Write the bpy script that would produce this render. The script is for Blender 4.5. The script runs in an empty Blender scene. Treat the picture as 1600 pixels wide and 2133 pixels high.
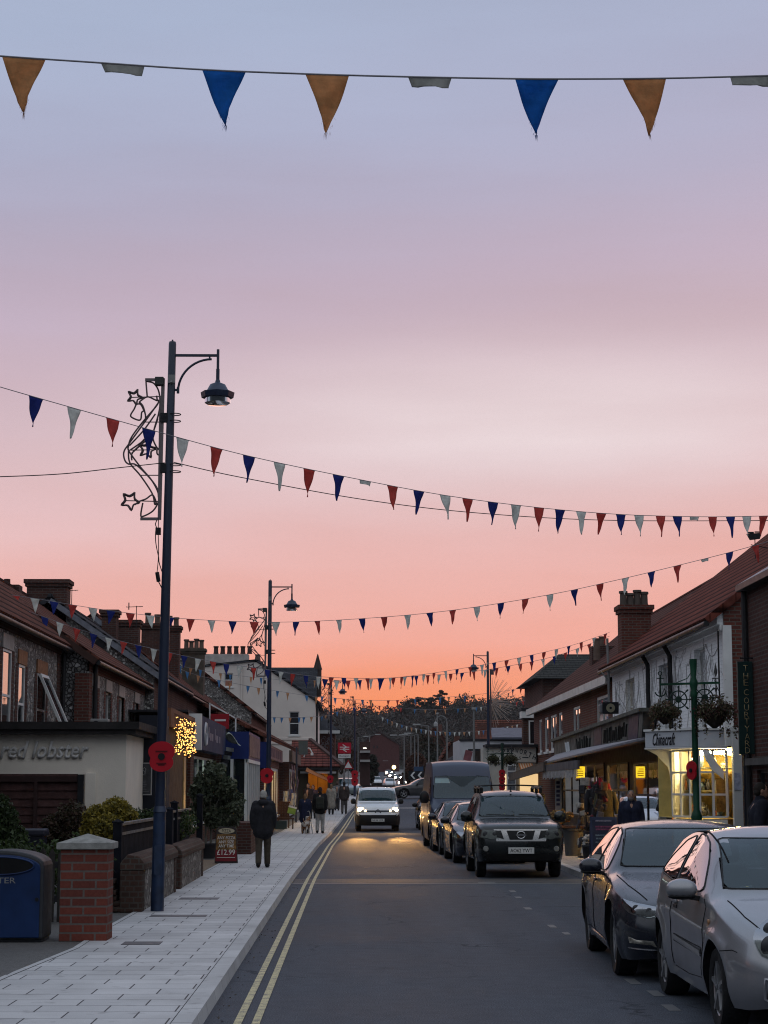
import bpy, bmesh, math, random
import numpy as np
from mathutils import Vector, Matrix
from mathutils.bvhtree import BVHTree
R = math.radians
S = bpy.context.scene
C = S.collection
V = Vector
# ---------------------------------------------------------------- camera and measuring
F, CH = 4000.0, 1.8
TH = math.atan(573.5 / F)
PS = math.atan(67 * math.cos(TH) / F)
_fh = V((math.sin(PS), math.cos(PS), 0)); _r = V((math.cos(PS), -math.sin(PS), 0)); _z = V((0, 0, 1))
_fw = _fh * math.cos(TH) + _z * math.sin(TH); _up = _z * math.cos(TH) - _fh * math.sin(TH)
def ray(px, py): return _fw * F + _r * (px - 800) + _up * (1066.5 - py)
def PY(px, py, Y):
    d = ray(px, py); t = Y / d.y; return V((d.x * t, Y, CH + d.z * t))
def PG(px, py, z=0):
    d = ray(px, py); t = (z - CH) / d.z; return V((d.x * t, d.y * t, z))
cam = bpy.data.cameras.new('camera'); cam.sensor_fit = 'HORIZONTAL'; cam.sensor_width = 36; cam.lens = F / 1600 * 36
cam.clip_end = 5000; cam.clip_start = .1
co = bpy.data.objects.new('camera', cam); C.objects.link(co)
m = Matrix((( _r.x, _up.x, -_fw.x), (_r.y, _up.y, -_fw.y), (_r.z, _up.z, -_fw.z))).to_4x4()
m.translation = (0, 0, CH); co.matrix_world = m
S.camera = co
S.view_settings.view_transform = 'Standard'; S.view_settings.look = 'None'
S.view_settings.exposure = 0; S.view_settings.gamma = 1
S.cycles.filter_width = 1.1; S.cycles.use_denoising = True; S.cycles.denoising_prefilter = 'NONE'; S.cycles.max_bounces = 6; S.cycles.transparent_max_bounces = 12
S.cycles.diffuse_bounces = 3; S.cycles.glossy_bounces = 3; S.cycles.sample_clamp_indirect = 4
S.cycles.caustics_reflective = False; S.cycles.caustics_refractive = False
def lin(c):
    c = c / 255
    return c / 12.92 if c <= .04045 else ((c + .055) / 1.055) ** 2.4
def s(r, g, b): return (lin(r), lin(g), lin(b), 1)
# ---------------------------------------------------------------- objects
def put(o, name, label=None, cat=None, group=None, kind=None, parent=None):
    o.name = name
    if o.name not in C.objects: C.objects.link(o)
    if parent: o.parent = parent
    for k, v in (('label', label), ('category', cat), ('group', group), ('kind', kind)):
        if v: o[k] = v
    return o
def thing(name, label, cat, loc=(0, 0, 0), rot=0, group=None):
    o = bpy.data.objects.new(name, None); o.empty_display_size = .1
    o.location = loc; o.rotation_euler = (0, 0, rot)
    return put(o, name, label, cat, group)
def org(o):
    p = V((0, 0, 0))
    while o: p = p + V(o.location); o = o.parent
    return p
def dup(root, loc=None, rot=None, label=None, group=None):
    r = root.copy(); C.objects.link(r)
    if loc is not None: r.location = loc
    if rot is not None: r.rotation_euler = (0, 0, rot)
    if label: r['label'] = label
    if group: r['group'] = group
    for ch in list(root.children):
        c = ch.copy(); C.objects.link(c); c.parent = r
        for g in list(ch.children):
            d = g.copy(); C.objects.link(d); d.parent = c
    return r
class MB:
    def __init__(self): self.v = []; self.f = []; self.mi = []
    def add(self, vs, fs, mi=0):
        n = len(self.v); self.v += [tuple(x) for x in vs]
        for f in fs: self.f.append([n + i for i in f]); self.mi.append(mi)
        return self
    def poly(self, pts, mi=0): return self.add(pts, [list(range(len(pts)))], mi)
    def box(self, x0, x1, y0, y1, z0, z1, mi=0):
        return self.add([(x0,y0,z0),(x1,y0,z0),(x1,y1,z0),(x0,y1,z0),(x0,y0,z1),(x1,y0,z1),(x1,y1,z1),(x0,y1,z1)],
            [(0,3,2,1),(4,5,6,7),(0,1,5,4),(1,2,6,5),(2,3,7,6),(3,0,4,7)], mi)
    def cbox(self, c, d, mi=0):
        return self.box(c[0]-d[0]/2, c[0]+d[0]/2, c[1]-d[1]/2, c[1]+d[1]/2, c[2]-d[2]/2, c[2]+d[2]/2, mi)
    def prism(self, pts, off, mi=0):                    # polygon swept along a vector
        n = len(pts); off = V(off); a = [V(p) for p in pts]; b = [p + off for p in a]
        return self.add(a + b, [list(range(n))[::-1], list(range(n, 2*n))] + [(i, (i+1) % n, n+(i+1) % n, n+i) for i in range(n)], mi)
    def slab(self, q, t, mi=0):                         # quad given thickness along its normal
        q = [V(p) for p in q]; n = (q[1]-q[0]).cross(q[3]-q[0]).normalized() * t
        return self.prism(q, n, mi)
    def bar(self, a, b, w, h=None, mi=0):
        a, b = V(a), V(b); h = h or w; d = (b-a).normalized()
        u = d.cross(_z) if abs(d.z) < .95 else d.cross(V((0,1,0))); u.normalize(); t = u.cross(d)
        q = [a+u*w/2+t*h/2, a-u*w/2+t*h/2, a-u*w/2-t*h/2, a+u*w/2-t*h/2]
        return self.prism(q, b-a, mi)
    def tube(self, pts, r, n=6, mi=0, closed=False):
        pts = [V(p) for p in pts]; k = len(pts); rr = r if hasattr(r, '__len__') else [r]*k
        vs = []; up = None
        for i, p in enumerate(pts):
            if closed: d = pts[(i+1) % k] - pts[i-1]
            else: d = pts[min(i+1, k-1)] - pts[max(i-1, 0)]
            if d.length < 1e-9: d = V((0,0,1))
            d.normalize()
            if up is None: up = V((0,0,1)) if abs(d.z) < .9 else V((1,0,0))
            u = d.cross(up)
            if u.length < 1e-5: u = d.cross(V((0,1,0)))
            u.normalize(); up = u.cross(d).normalized()
            for j in range(n):
                a = 2*math.pi*j/n; vs.append(p + (u*math.cos(a) + up*math.sin(a)) * rr[i])
        fs = []
        for i in range(k if closed else k-1):
            i2 = (i+1) % k
            for j in range(n):
                j2 = (j+1) % n; fs.append((i*n+j, i*n+j2, i2*n+j2, i2*n+j))
        if not closed: fs += [list(range(n))[::-1], [(k-1)*n+j for j in range(n)]]
        return self.add(vs, fs, mi)
    def lathe(self, prof, c=(0,0,0), n=16, axis='z', mi=0, cap=True):
        vs = []; c = V(c)
        for r_, h in prof:
            for j in range(n):
                a = 2*math.pi*j/n; x, y = r_*math.cos(a), r_*math.sin(a)
                vs.append(c + (V((x,y,h)) if axis == 'z' else V((h,x,y)) if axis == 'x' else V((y,h,x))))
        k = len(prof); fs = []
        for i in range(k-1):
            for j in range(n):
                j2 = (j+1) % n; fs.append((i*n+j, i*n+j2, (i+1)*n+j2, (i+1)*n+j))
        if cap: fs += [list(range(n))[::-1], [(k-1)*n+j for j in range(n)]]
        return self.add(vs, fs, mi)
    def ball(self, c, r, n=12, m_=8, mi=0):
        r = r if hasattr(r, '__len__') else (r, r, r); vs = []; fs = []
        for i in range(m_+1):
            t = math.pi*i/m_
            for j in range(n):
                a = 2*math.pi*j/n
                vs.append((c[0]+r[0]*math.sin(t)*math.cos(a), c[1]+r[1]*math.sin(t)*math.sin(a), c[2]-r[2]*math.cos(t)))
        for i in range(m_):
            for j in range(n):
                j2 = (j+1) % n; fs.append((i*n+j, i*n+j2, (i+1)*n+j2, (i+1)*n+j))
        return self.add(vs, fs, mi)
    def grid(self, fn, nu, nv, mi=0):
        vs = [fn(i/nu, j/nv) for i in range(nu+1) for j in range(nv+1)]
        return self.add(vs, [(i*(nv+1)+j, (i+1)*(nv+1)+j, (i+1)*(nv+1)+j+1, i*(nv+1)+j+1) for i in range(nu) for j in range(nv)], mi)
    def xf(self, M):                                    # transform everything so far
        self.v = [tuple(M @ V(p)) for p in self.v]; return self
    def build(self, name, mats, parent=None, smooth=None, bevel=0, loc=None, world=True, label=None, cat=None, group=None, kind=None, uv=True, weld=False):
        me = bpy.data.meshes.new(name)
        o0 = org(parent) if (parent and world) else V((0,0,0))
        top = parent is None
        vs = self.v
        base = V((0,0,0))
        if top and kind is None and vs:
            a = np.array(vs); mn, mx = a.min(0), a.max(0); base = V(((mn[0]+mx[0])/2, (mn[1]+mx[1])/2, mn[2]))
        o0 = o0 + base
        me.from_pydata([(p[0]-o0.x, p[1]-o0.y, p[2]-o0.z) for p in vs], [], self.f)
        mats = mats if isinstance(mats, (list, tuple)) else [mats]
        for m_ in mats: me.materials.append(m_)
        if len(mats) > 1: me.polygons.foreach_set('material_index', self.mi)
        if weld:
            bm = bmesh.new(); bm.from_mesh(me); bmesh.ops.remove_doubles(bm, verts=bm.verts, dist=1e-4)
            bmesh.ops.recalc_face_normals(bm, faces=bm.faces); bm.to_mesh(me); bm.free()
        if uv: make_uv(me, o0)
        if smooth is not None:
            me.shade_smooth()
            if smooth < 180: me.set_sharp_from_angle(angle=R(smooth))
        o = bpy.data.objects.new(name, me)
        if bevel:
            b = o.modifiers.new('bevel', 'BEVEL'); b.width = bevel; b.segments = 2; b.limit_method = 'ANGLE'; b.angle_limit = R(40)
        put(o, name, label, cat, group, kind, parent)
        if top: o.location = base if loc is None else loc
        return o
def make_uv(me, off):                                   # metre-true planar mapping per face, v runs up the face
    ul = me.uv_layers.new(name='uv'); nl = len(me.loops)
    if not nl: return
    co_ = np.empty(len(me.vertices)*3); me.vertices.foreach_get('co', co_); co_ = co_.reshape(-1,3) + np.array(off)
    li = np.empty(nl, dtype=np.int64); me.loops.foreach_get('vertex_index', li)
    nf = len(me.polygons); nn = np.empty(nf*3); me.polygons.foreach_get('normal', nn); nn = nn.reshape(-1,3)
    tot = np.empty(nf, dtype=np.int64); me.polygons.foreach_get('loop_total', tot)
    fi = np.repeat(np.arange(nf), tot); n = nn[fi]
    u = np.stack([-n[:,1], n[:,0], np.zeros(nl)], 1); ln = np.linalg.norm(u, axis=1)
    flat = ln < .15; u[flat] = (1,0,0); ln[flat] = 1; u /= ln[:,None]
    v = np.cross(n, u); v[flat] = (0,1,0); p = co_[li]
    out = np.stack([(p*u).sum(1), (p*v).sum(1)], 1).astype(np.float32)
    ul.data.foreach_set('uv', out.ravel())
def raw(name, vs, fs, mats, parent=None, **k):          # fast mesh from numpy quads/tris (leaf clouds)
    me = bpy.data.meshes.new(name); n, w = fs.shape
    o0 = org(parent) if parent else V((0,0,0))
    me.vertices.add(len(vs)); me.vertices.foreach_set('co', (vs - np.array(o0)).astype(np.float32).ravel())
    me.loops.add(n*w); me.loops.foreach_set('vertex_index', fs.astype(np.int32).ravel())
    me.polygons.add(n); me.polygons.foreach_set('loop_start', (np.arange(n)*w).astype(np.int32))
    me.update(calc_edges=True)
    for m_ in (mats if isinstance(mats, list) else [mats]): me.materials.append(m_)
    o = bpy.data.objects.new(name, me)
    return put(o, name, parent=parent, **k)
def leaf_cloud(blobs, n, size, seed=1, stretch=1.0, hollow=.55):
    """leaf quads scattered through ellipsoids (cx,cy,cz,rx,ry,rz)"""
    g = np.random.default_rng(seed); b = np.array(blobs, float)
    w = b[:,3]*b[:,4]*b[:,5]; w = w**.67; idx = g.choice(len(b), n, p=w/w.sum())
    d = g.normal(size=(n,3)); d /= np.linalg.norm(d, axis=1)[:,None]
    r = (hollow + (1-hollow)*g.random(n))**.6
    r *= 1 + .18*np.sin(d[:,0]*7+d[:,2]*5+idx)*np.cos(d[:,1]*6+idx*2)
    c = b[idx,:3] + d*r[:,None]*b[idx,3:6]
    a = g.normal(size=(n,3)); a /= np.linalg.norm(a, axis=1)[:,None]
    t = np.cross(a, g.normal(size=(n,3))); t /= np.linalg.norm(t, axis=1)[:,None]
    sz = size*(.6+.8*g.random(n))[:,None]
    q = np.stack([c-a*sz*stretch, c+t*sz*.5, c+a*sz*stretch, c-t*sz*.5], 1).reshape(-1,3)
    return q, np.arange(n*4).reshape(n,4)
def text(body, size, mat_, parent, origin, xdir=(1,0,0), updir=(0,0,1), name='lettering', extrude=.004, shear=0, offset=0, align='CENTER', sx=1, spacing=1, world=True):
    cu = bpy.data.curves.new('t', 'FONT'); cu.body = body; cu.size = size; cu.extrude = extrude; cu.shear = shear
    cu.offset = offset; cu.align_x = align; cu.align_y = 'CENTER'; cu.space_character = spacing; cu.resolution_u = 2
    o = bpy.data.objects.new('t', cu); C.objects.link(o)
    bpy.context.view_layer.update()
    me = bpy.data.meshes.new_from_object(o.evaluated_get(bpy.context.evaluated_depsgraph_get()))
    bpy.data.objects.remove(o); me.materials.clear(); me.materials.append(mat_)
    x = V(xdir).normalized(); up = V(updir).normalized(); n = x.cross(up)
    M = Matrix((x*sx, up, n)).transposed().to_4x4(); M.translation = V(origin) - (org(parent) if (parent and world) else V((0,0,0)))
    me.transform(M); me.name = name
    ob = bpy.data.objects.new(name, me)
    return put(ob, name, parent=parent)
# ---------------------------------------------------------------- materials
class NT:
    def __init__(self, name):
        self.m = bpy.data.materials.new(name); self.m.use_nodes = True; self.t = self.m.node_tree; self.t.nodes.clear()
        self.out = self.n('ShaderNodeOutputMaterial')
    def n(self, typ, **k):
        nd = self.t.nodes.new(typ)
        for a, v in k.items():
            if a in nd.inputs or a.replace('_', ' ') in nd.inputs:
                self.set(nd, a if a in nd.inputs else a.replace('_', ' '), v)
            else: setattr(nd, a, v)
        return nd
    def set(self, nd, i, v):
        inp = nd.inputs[i]
        if hasattr(v, 'is_output'): self.t.links.new(v, inp)
        else: inp.default_value = v
    def link(self, a, b): self.t.links.new(a, b)
    def ramp(self, fac, stops, interp='LINEAR'):
        r_ = self.n('ShaderNodeValToRGB'); self.link(fac, r_.inputs[0]); e = r_.color_ramp.elements; r_.color_ramp.interpolation = interp
        while len(e) < len(stops): e.new(.5)
        for x, (p, c) in zip(e, stops): x.position = p; x.color = c if hasattr(c, '__len__') else (c, c, c, 1)
        return r_.outputs[0]
    def mix(self, fac, a, b, typ='MIX'):
        x = self.n('ShaderNodeMix', data_type='RGBA', blend_type=typ)
        for i, v in ((0, fac), (6, a), (7, b)): self.set(x, i, v)
        return x.outputs[2]
    def noise(self, vec, scale, detail=4, rough=.6):
        x = self.n('ShaderNodeTexNoise'); x.inputs['Scale'].default_value = scale; x.inputs['Detail'].default_value = detail; x.inputs['Roughness'].default_value = rough
        if vec: self.link(vec, x.inputs[0])
        return x.outputs[0]
    def coord(self, k='Object'): return self.n('ShaderNodeTexCoord').outputs[k]
    def bump(self, h, strength=.3, dist=.02):
        b = self.n('ShaderNodeBump'); b.inputs['Strength'].default_value = strength; b.inputs['Distance'].default_value = dist; self.link(h, b.inputs['Height']); return b.outputs[0]
    def pbr(self, col, rough=.6, metal=0, spec=.5, normal=None, coat=0, emit=None, estr=0, alpha=None):
        p = self.n('ShaderNodeBsdfPrincipled')
        self.set(p, 'Base Color', col); self.set(p, 'Roughness', rough); self.set(p, 'Metallic', metal)
        p.inputs['Specular IOR Level'].default_value = spec; p.inputs['Coat Weight'].default_value = coat; p.inputs['Coat Roughness'].default_value = .05
        if normal: self.link(normal, p.inputs['Normal'])
        if emit: self.set(p, 'Emission Color', emit); p.inputs['Emission Strength'].default_value = estr
        return p.outputs[0]
    def done(self, sh): self.link(sh, self.out.inputs[0]); return self.m
_mc = {}
def rgb(c): return c if len(c) == 4 else (c[0], c[1], c[2], 1)
def mat(name, col, rough=.7, metal=0, var=.18, vs=2.5, bump=0, bs=60, spec=.22, coat=0):
    if name in _mc: return _mc[name]
    t = NT(name); col = rgb(col); tc = t.coord(); nz = t.noise(tc, vs, 5)
    lo = tuple(max(0, c*(1-var)) for c in col[:3])+(1,); hi = tuple(c*(1+var) for c in col[:3])+(1,)
    cc = t.ramp(nz, [(.3, lo), (.7, hi)])
    rr = t.ramp(t.noise(tc, vs*2.3, 4), [(.3, max(.02, rough*.85)), (.7, min(1, rough*1.12))])
    nm = t.bump(t.noise(tc, bs, 3), bump, .01) if bump else None
    _mc[name] = t.done(t.pbr(cc, rr, metal, spec, nm, coat)); return _mc[name]
def glow(name, col, strength, base=(.8,.8,.8,1)):
    if name in _mc: return _mc[name]
    t = NT(name); _mc[name] = t.done(t.pbr(base, .4, emit=rgb(col), estr=strength)); return _mc[name]
def brick(name, c1, c2, mortar, bw=.225, bh=.075, mort=.011, dirt=.5, rough=.85):
    if name in _mc: return _mc[name]
    t = NT(name); uv = t.coord('UV')
    b = t.n('ShaderNodeTexBrick'); t.link(uv, b.inputs[0]); i = b.inputs
    i['Color1'].default_value = rgb(c1); i['Color2'].default_value = rgb(c2); i['Mortar'].default_value = rgb(mortar)
    i['Scale'].default_value = 1; i['Mortar Size'].default_value = mort; i['Mortar Smooth'].default_value = .2; i['Bias'].default_value = -.1; i['Brick Width'].default_value = bw; i['Row Height'].default_value = bh
    big = t.noise(uv, .7, 5); fine = t.noise(uv, 25, 3)
    col = t.mix(t.ramp(big, [(.35, 0), (.75, dirt)]), b.outputs[0], tuple(c*.35 for c in c1[:3])+(1,))
    col = t.mix(.35, col, t.mix(1, col, t.ramp(fine, [(.2, .45), (.8, 1.5)]), 'MULTIPLY'))
    h = t.mix(.3, t.ramp(b.outputs['Fac'], [(0, 1), (1, 0)]), fine)
    _mc[name] = t.done(t.pbr(col, rough, spec=.08, normal=t.bump(h, .5, .012))); return _mc[name]
def flint(name, scale=9, pale=(.26,.25,.24), dark=(.05,.05,.055), mortar=(.13,.12,.11)):
    if name in _mc: return _mc[name]
    t = NT(name); uv = t.coord('UV'); nz = t.noise(uv, 4, 2)
    wv = t.n('ShaderNodeVectorMath', operation='ADD'); t.link(uv, wv.inputs[0])
    sc = t.n('ShaderNodeVectorMath', operation='SCALE'); t.link(t.n('ShaderNodeTexNoise', Scale=3.0).outputs[1], sc.inputs[0]); sc.inputs['Scale'].default_value = .12; t.link(sc.outputs[0], wv.inputs[1])
    v = t.n('ShaderNodeTexVoronoi'); v.inputs['Scale'].default_value = scale; t.link(wv.outputs[0], v.inputs[0])
    e = t.n('ShaderNodeTexVoronoi', feature='DISTANCE_TO_EDGE'); e.inputs['Scale'].default_value = scale; t.link(wv.outputs[0], e.inputs[0])
    g = t.n('ShaderNodeSeparateColor'); t.link(v.outputs['Color'], g.inputs[0])
    stone = t.ramp(g.outputs[0], [(.0, rgb(dark)), (.45, rgb(tuple(.5*(a+b) for a, b in zip(pale, dark)))), (.8, rgb(pale)), (1, rgb(tuple(1.7*a for a in pale)))])
    stone = t.mix(.4, stone, t.mix(1, stone, t.ramp(t.noise(uv, 40, 3), [(.3, .3), (.7, 1.8)]), 'MULTIPLY'))
    ed = t.ramp(e.outputs['Distance'], [(.05, 0), (.16, 1)])
    col = t.mix(ed, rgb(mortar), stone)
    _mc[name] = t.done(t.pbr(col, .8, spec=.15, normal=t.bump(ed, .7, .03))); return _mc[name]
def tiles(name, c1, c2, w=.26, h=.3, wave=True):
    if name in _mc: return _mc[name]
    t = NT(name); uv = t.coord('UV'); sep = t.n('ShaderNodeSeparateXYZ'); t.link(uv, sep.inputs[0])
    b = t.n('ShaderNodeTexBrick', offset=0.0 if wave else .5); t.link(uv, b.inputs[0]); i = b.inputs
    i['Color1'].default_value = rgb(c1); i['Color2'].default_value = rgb(c2); i['Mortar'].default_value = tuple(x*.25 for x in c1[:3])+(1,)
    i['Scale'].default_value = 1; i['Mortar Size'].default_value = .018; i['Brick Width'].default_value = w; i['Row Height'].default_value = h; i['Mortar Smooth'].default_value = .6
    col = t.mix(t.ramp(t.noise(uv, .9, 5), [(.4, 0), (.75, .7)]), b.outputs[0], tuple(x*.4 for x in c1[:3])+(1,))
    col = t.mix(1, col, t.ramp(t.noise(uv, 6, 4), [(.2, .55), (.8, 1.35)]), 'MULTIPLY')
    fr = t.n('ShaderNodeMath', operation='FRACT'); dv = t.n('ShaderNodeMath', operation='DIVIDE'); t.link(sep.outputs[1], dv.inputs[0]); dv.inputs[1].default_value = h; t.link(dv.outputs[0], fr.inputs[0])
    col = t.mix(1, col, t.ramp(fr.outputs[0], [(0, .12), (.2, .2), (.36, 1), (1, 1.2)]), 'MULTIPLY')  # dark lower band of each course painted in, standing for lap shade
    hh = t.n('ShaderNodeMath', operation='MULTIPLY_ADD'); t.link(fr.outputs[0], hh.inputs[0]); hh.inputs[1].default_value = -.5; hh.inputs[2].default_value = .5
    hgt = hh.outputs[0]
    if wave:
        sn = t.n('ShaderNodeMath', operation='SINE'); mu = t.n('ShaderNodeMath', operation='MULTIPLY'); t.link(sep.outputs[0], mu.inputs[0]); mu.inputs[1].default_value = 2*math.pi/w; t.link(mu.outputs[0], sn.inputs[0])
        ad = t.n('ShaderNodeMath', operation='MULTIPLY_ADD'); t.link(sn.outputs[0], ad.inputs[0]); ad.inputs[1].default_value = .4; t.link(hgt, ad.inputs[2]); hgt = ad.outputs[0]
    _mc[name] = t.done(t.pbr(col, .9, spec=.06, normal=t.bump(hgt, .6, .05))); return _mc[name]
def leafmat(name, cols, rough=.6, trans=.25):
    if name in _mc: return _mc[name]
    t = NT(name); g = t.n('ShaderNodeNewGeometry'); n = len(cols)
    col = t.ramp(g.outputs['Random Per Island'], [((i+.5)/n, rgb(c)) for i, c in enumerate(cols)])
    p = t.pbr(col, rough, spec=.3); tr = t.n('ShaderNodeBsdfTranslucent'); t.link(col, tr.inputs[0])
    mx = t.n('ShaderNodeMixShader'); mx.inputs[0].default_value = trans; t.link(p, mx.inputs[1]); t.link(tr.outputs[0], mx.inputs[2])
    _mc[name] = t.done(mx.outputs[0]); return _mc[name]
def cloth(name, col, trans=.45):
    if name in _mc: return _mc[name]
    t = NT(name); tc = t.coord(); col = rgb(col)
    c = t.mix(1, col, t.ramp(t.noise(tc, 9, 5), [(.25, .72), (.75, 1.2)]), 'MULTIPLY')
    p = t.pbr(c, .85, spec=.15, normal=t.bump(t.noise(tc, 14, 3), .5, .02)); tr = t.n('ShaderNodeBsdfTranslucent'); t.link(c, tr.inputs[0])
    mx = t.n('ShaderNodeMixShader'); mx.inputs[0].default_value = trans; t.link(p, mx.inputs[1]); t.link(tr.outputs[0], mx.inputs[2])
    _mc[name] = t.done(mx.outputs[0]); return _mc[name]
def glass(name, tint=(.8,.85,.85), clear=.5, rough=.02, dark=(.02,.025,.03), ior=1.6, gl=.95):
    """pane: part clear, part mirror by angle, a little dark body"""
    if name in _mc: return _mc[name]
    t = NT(name); tr = t.n('ShaderNodeBsdfTransparent'); tr.inputs[0].default_value = rgb(tint)
    df = t.n('ShaderNodeBsdfDiffuse'); df.inputs[0].default_value = rgb(dark)
    a = t.n('ShaderNodeMixShader'); a.inputs[0].default_value = clear; t.link(df.outputs[0], a.inputs[1]); t.link(tr.outputs[0], a.inputs[2])
    g = t.n('ShaderNodeBsdfGlossy'); g.inputs['Roughness'].default_value = rough; g.inputs[0].default_value = (gl,gl,gl*1.03,1)
    fr = t.n('ShaderNodeFresnel'); fr.inputs[0].default_value = ior
    b = t.n('ShaderNodeMixShader'); t.link(fr.outputs[0], b.inputs[0]); t.link(a.outputs[0], b.inputs[1]); t.link(g.outputs[0], b.inputs[2])
    _mc[name] = t.done(b.outputs[0]); return _mc[name]
BLACK = mat('black_paint', (.012,.013,.016), .45, var=.3)
DARK = mat('dark_grey', (.022,.022,.026), .8, var=.3)
WHITEP = mat('white_paint', (.62,.62,.61), .55, var=.1)
GREYM = mat('grey_metal', (.22,.22,.23), .45, .6)
PANE = glass('window_pane', clear=.12, dark=(.015,.018,.022))
CLEAR = glass('shop_pane', clear=.97, ior=1.28)
def arr(a, b, n): return [a + (b-a)*i/n for i in range(n+1)]
def smoothpath(pts, n=8):                               # Catmull-Rom through points
    pts = [V(p) for p in pts]; out = []
    for i in range(len(pts)-1):
        p0, p1, p2, p3 = pts[max(i-1, 0)], pts[i], pts[i+1], pts[min(i+2, len(pts)-1)]
        for j in range(n):
            t = j/n; out.append(.5*((2*p1)+(p2-p0)*t+(2*p0-5*p1+4*p2-p3)*t*t+(3*p1-p0-3*p2+p3)*t**3))
    return out + [pts[-1]]
def lerp(xs, ys, x): return float(np.interp(x, xs, ys))
# ---------------------------------------------------------------- sky
def build_sky():
    w = bpy.data.worlds.new('World'); S.world = w; w.use_nodes = True; t = w.node_tree; t.nodes.clear()
    n = lambda typ: t.nodes.new(typ); L = t.links.new
    tc = n('ShaderNodeTexCoord'); sp = n('ShaderNodeSeparateXYZ'); L(tc.outputs['Generated'], sp.inputs[0])
    # long soft cloud streaks tilt the bands a little
    mp = n('ShaderNodeMapping'); mp.inputs['Scale'].default_value = (2.2, 1.0, 14); mp.inputs['Rotation'].default_value = (0, .12, 0); L(tc.outputs['Generated'], mp.inputs[0])
    nz = n('ShaderNodeTexNoise'); nz.inputs['Scale'].default_value = 1.6; nz.inputs['Detail'].default_value = 5; L(mp.outputs[0], nz.inputs[0])
    def mth(op, a, b=None, c=None):
        x = n('ShaderNodeMath'); x.operation = op
        for i, v in enumerate((a, b, c)):
            if v is None: continue
            if hasattr(v, 'is_output'): L(v, x.inputs[i])
            else: x.inputs[i].default_value = v
        return x.outputs[0]
    z = mth('MULTIPLY_ADD', mth('MULTIPLY', sp.outputs[0], sp.outputs[2]), -.38, sp.outputs[2])
    z = mth('ADD', z, mth('MULTIPLY_ADD', nz.outputs[0], .05, -.025))
    def ramp(f, st):
        r = n('ShaderNodeValToRGB'); L(f, r.inputs[0]); e = r.color_ramp.elements; r.color_ramp.interpolation = 'B_SPLINE' if 0 else 'LINEAR'
        while len(e) < len(st): e.new(.5)
        for a, (p, c) in zip(e, st): a.position = p; a.color = c
        return r.outputs[0]
    west = ramp(z, [(.0, s(253,140,82)), (.024, s(255,146,94)), (.045, s(254,160,122)), (.068, s(249,173,154)), (.098, s(241,181,171)), (.146, s(230,190,190)),
        (.172, s(222,190,194)), (.2, s(211,185,193)), (.225, s(203,179,190)), (.258, s(194,176,193)), (.302, s(179,173,195)), (.337, s(173,176,201)), (.395, s(169,180,206)), (.7, s(172,190,216)), (1, s(186,200,222))])
    east = ramp(sp.outputs[2], [(0, s(52,56,64)), (.10, s(78,86,96)), (.26, s(150,162,176)), (.42, s(206,214,226)), (.7, s(222,229,240)), (1, s(212,222,238))])  # unseen sky behind the camera, its brightness shaped to light ground and cars
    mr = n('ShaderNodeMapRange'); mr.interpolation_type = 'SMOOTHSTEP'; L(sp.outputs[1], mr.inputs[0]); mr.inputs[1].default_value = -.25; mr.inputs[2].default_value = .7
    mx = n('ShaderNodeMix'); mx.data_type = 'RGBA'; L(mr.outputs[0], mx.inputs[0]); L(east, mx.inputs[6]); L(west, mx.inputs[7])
    # pale high cloud over the street end
    d = n('ShaderNodeVectorMath'); d.operation = 'SUBTRACT'; L(tc.outputs['Generated'], d.inputs[0]); d.inputs[1].default_value = tuple(ray(1120, 890).normalized())
    sc = n('ShaderNodeVectorMath'); sc.operation = 'MULTIPLY'; L(d.outputs[0], sc.inputs[0]); sc.inputs[1].default_value = (5.0, 1, 22)
    ln = n('ShaderNodeVectorMath'); ln.operation = 'LENGTH'; L(sc.outputs[0], ln.inputs[0])
    cl = n('ShaderNodeMapRange'); cl.interpolation_type = 'SMOOTHSTEP'; L(ln.outputs['Value'], cl.inputs[0]); cl.inputs[1].default_value = 1.5; cl.inputs[2].default_value = 0; cl.inputs[3].default_value = 0; cl.inputs[4].default_value = .8
    m2 = n('ShaderNodeMix'); m2.data_type = 'RGBA'; L(mth('MULTIPLY', cl.outputs[0], mth('MULTIPLY_ADD', nz.outputs[0], 1.2, .3)), m2.inputs[0]); L(mx.outputs[2], m2.inputs[6]); m2.inputs[7].default_value = s(234,217,219)
    # orange glow low over the end of the road
    d2 = n('ShaderNodeVectorMath'); d2.operation = 'SUBTRACT'; L(tc.outputs['Generated'], d2.inputs[0]); d2.inputs[1].default_value = tuple(ray(800, 1530).normalized())
    sc2 = n('ShaderNodeVectorMath'); sc2.operation = 'MULTIPLY'; L(d2.outputs[0], sc2.inputs[0]); sc2.inputs[1].default_value = (5.5, 1, 17)
    ln2 = n('ShaderNodeVectorMath'); ln2.operation = 'LENGTH'; L(sc2.outputs[0], ln2.inputs[0])
    c2 = n('ShaderNodeMapRange'); c2.interpolation_type = 'SMOOTHSTEP'; L(ln2.outputs['Value'], c2.inputs[0]); c2.inputs[1].default_value = 1.0; c2.inputs[2].default_value = 0; c2.inputs[3].default_value = 0; c2.inputs[4].default_value = .8
    mg = n('ShaderNodeMix'); mg.data_type = 'RGBA'; L(c2.outputs[0], mg.inputs[0]); L(m2.outputs[2], mg.inputs[6]); mg.inputs[7].default_value = s(255,143,78); m2 = mg
    # faint streaks
    st = n('ShaderNodeMapRange'); L(nz.outputs[0], st.inputs[0]); st.inputs[1].default_value = .3; st.inputs[2].default_value = .7; st.inputs[3].default_value = .95; st.inputs[4].default_value = 1.045
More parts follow.
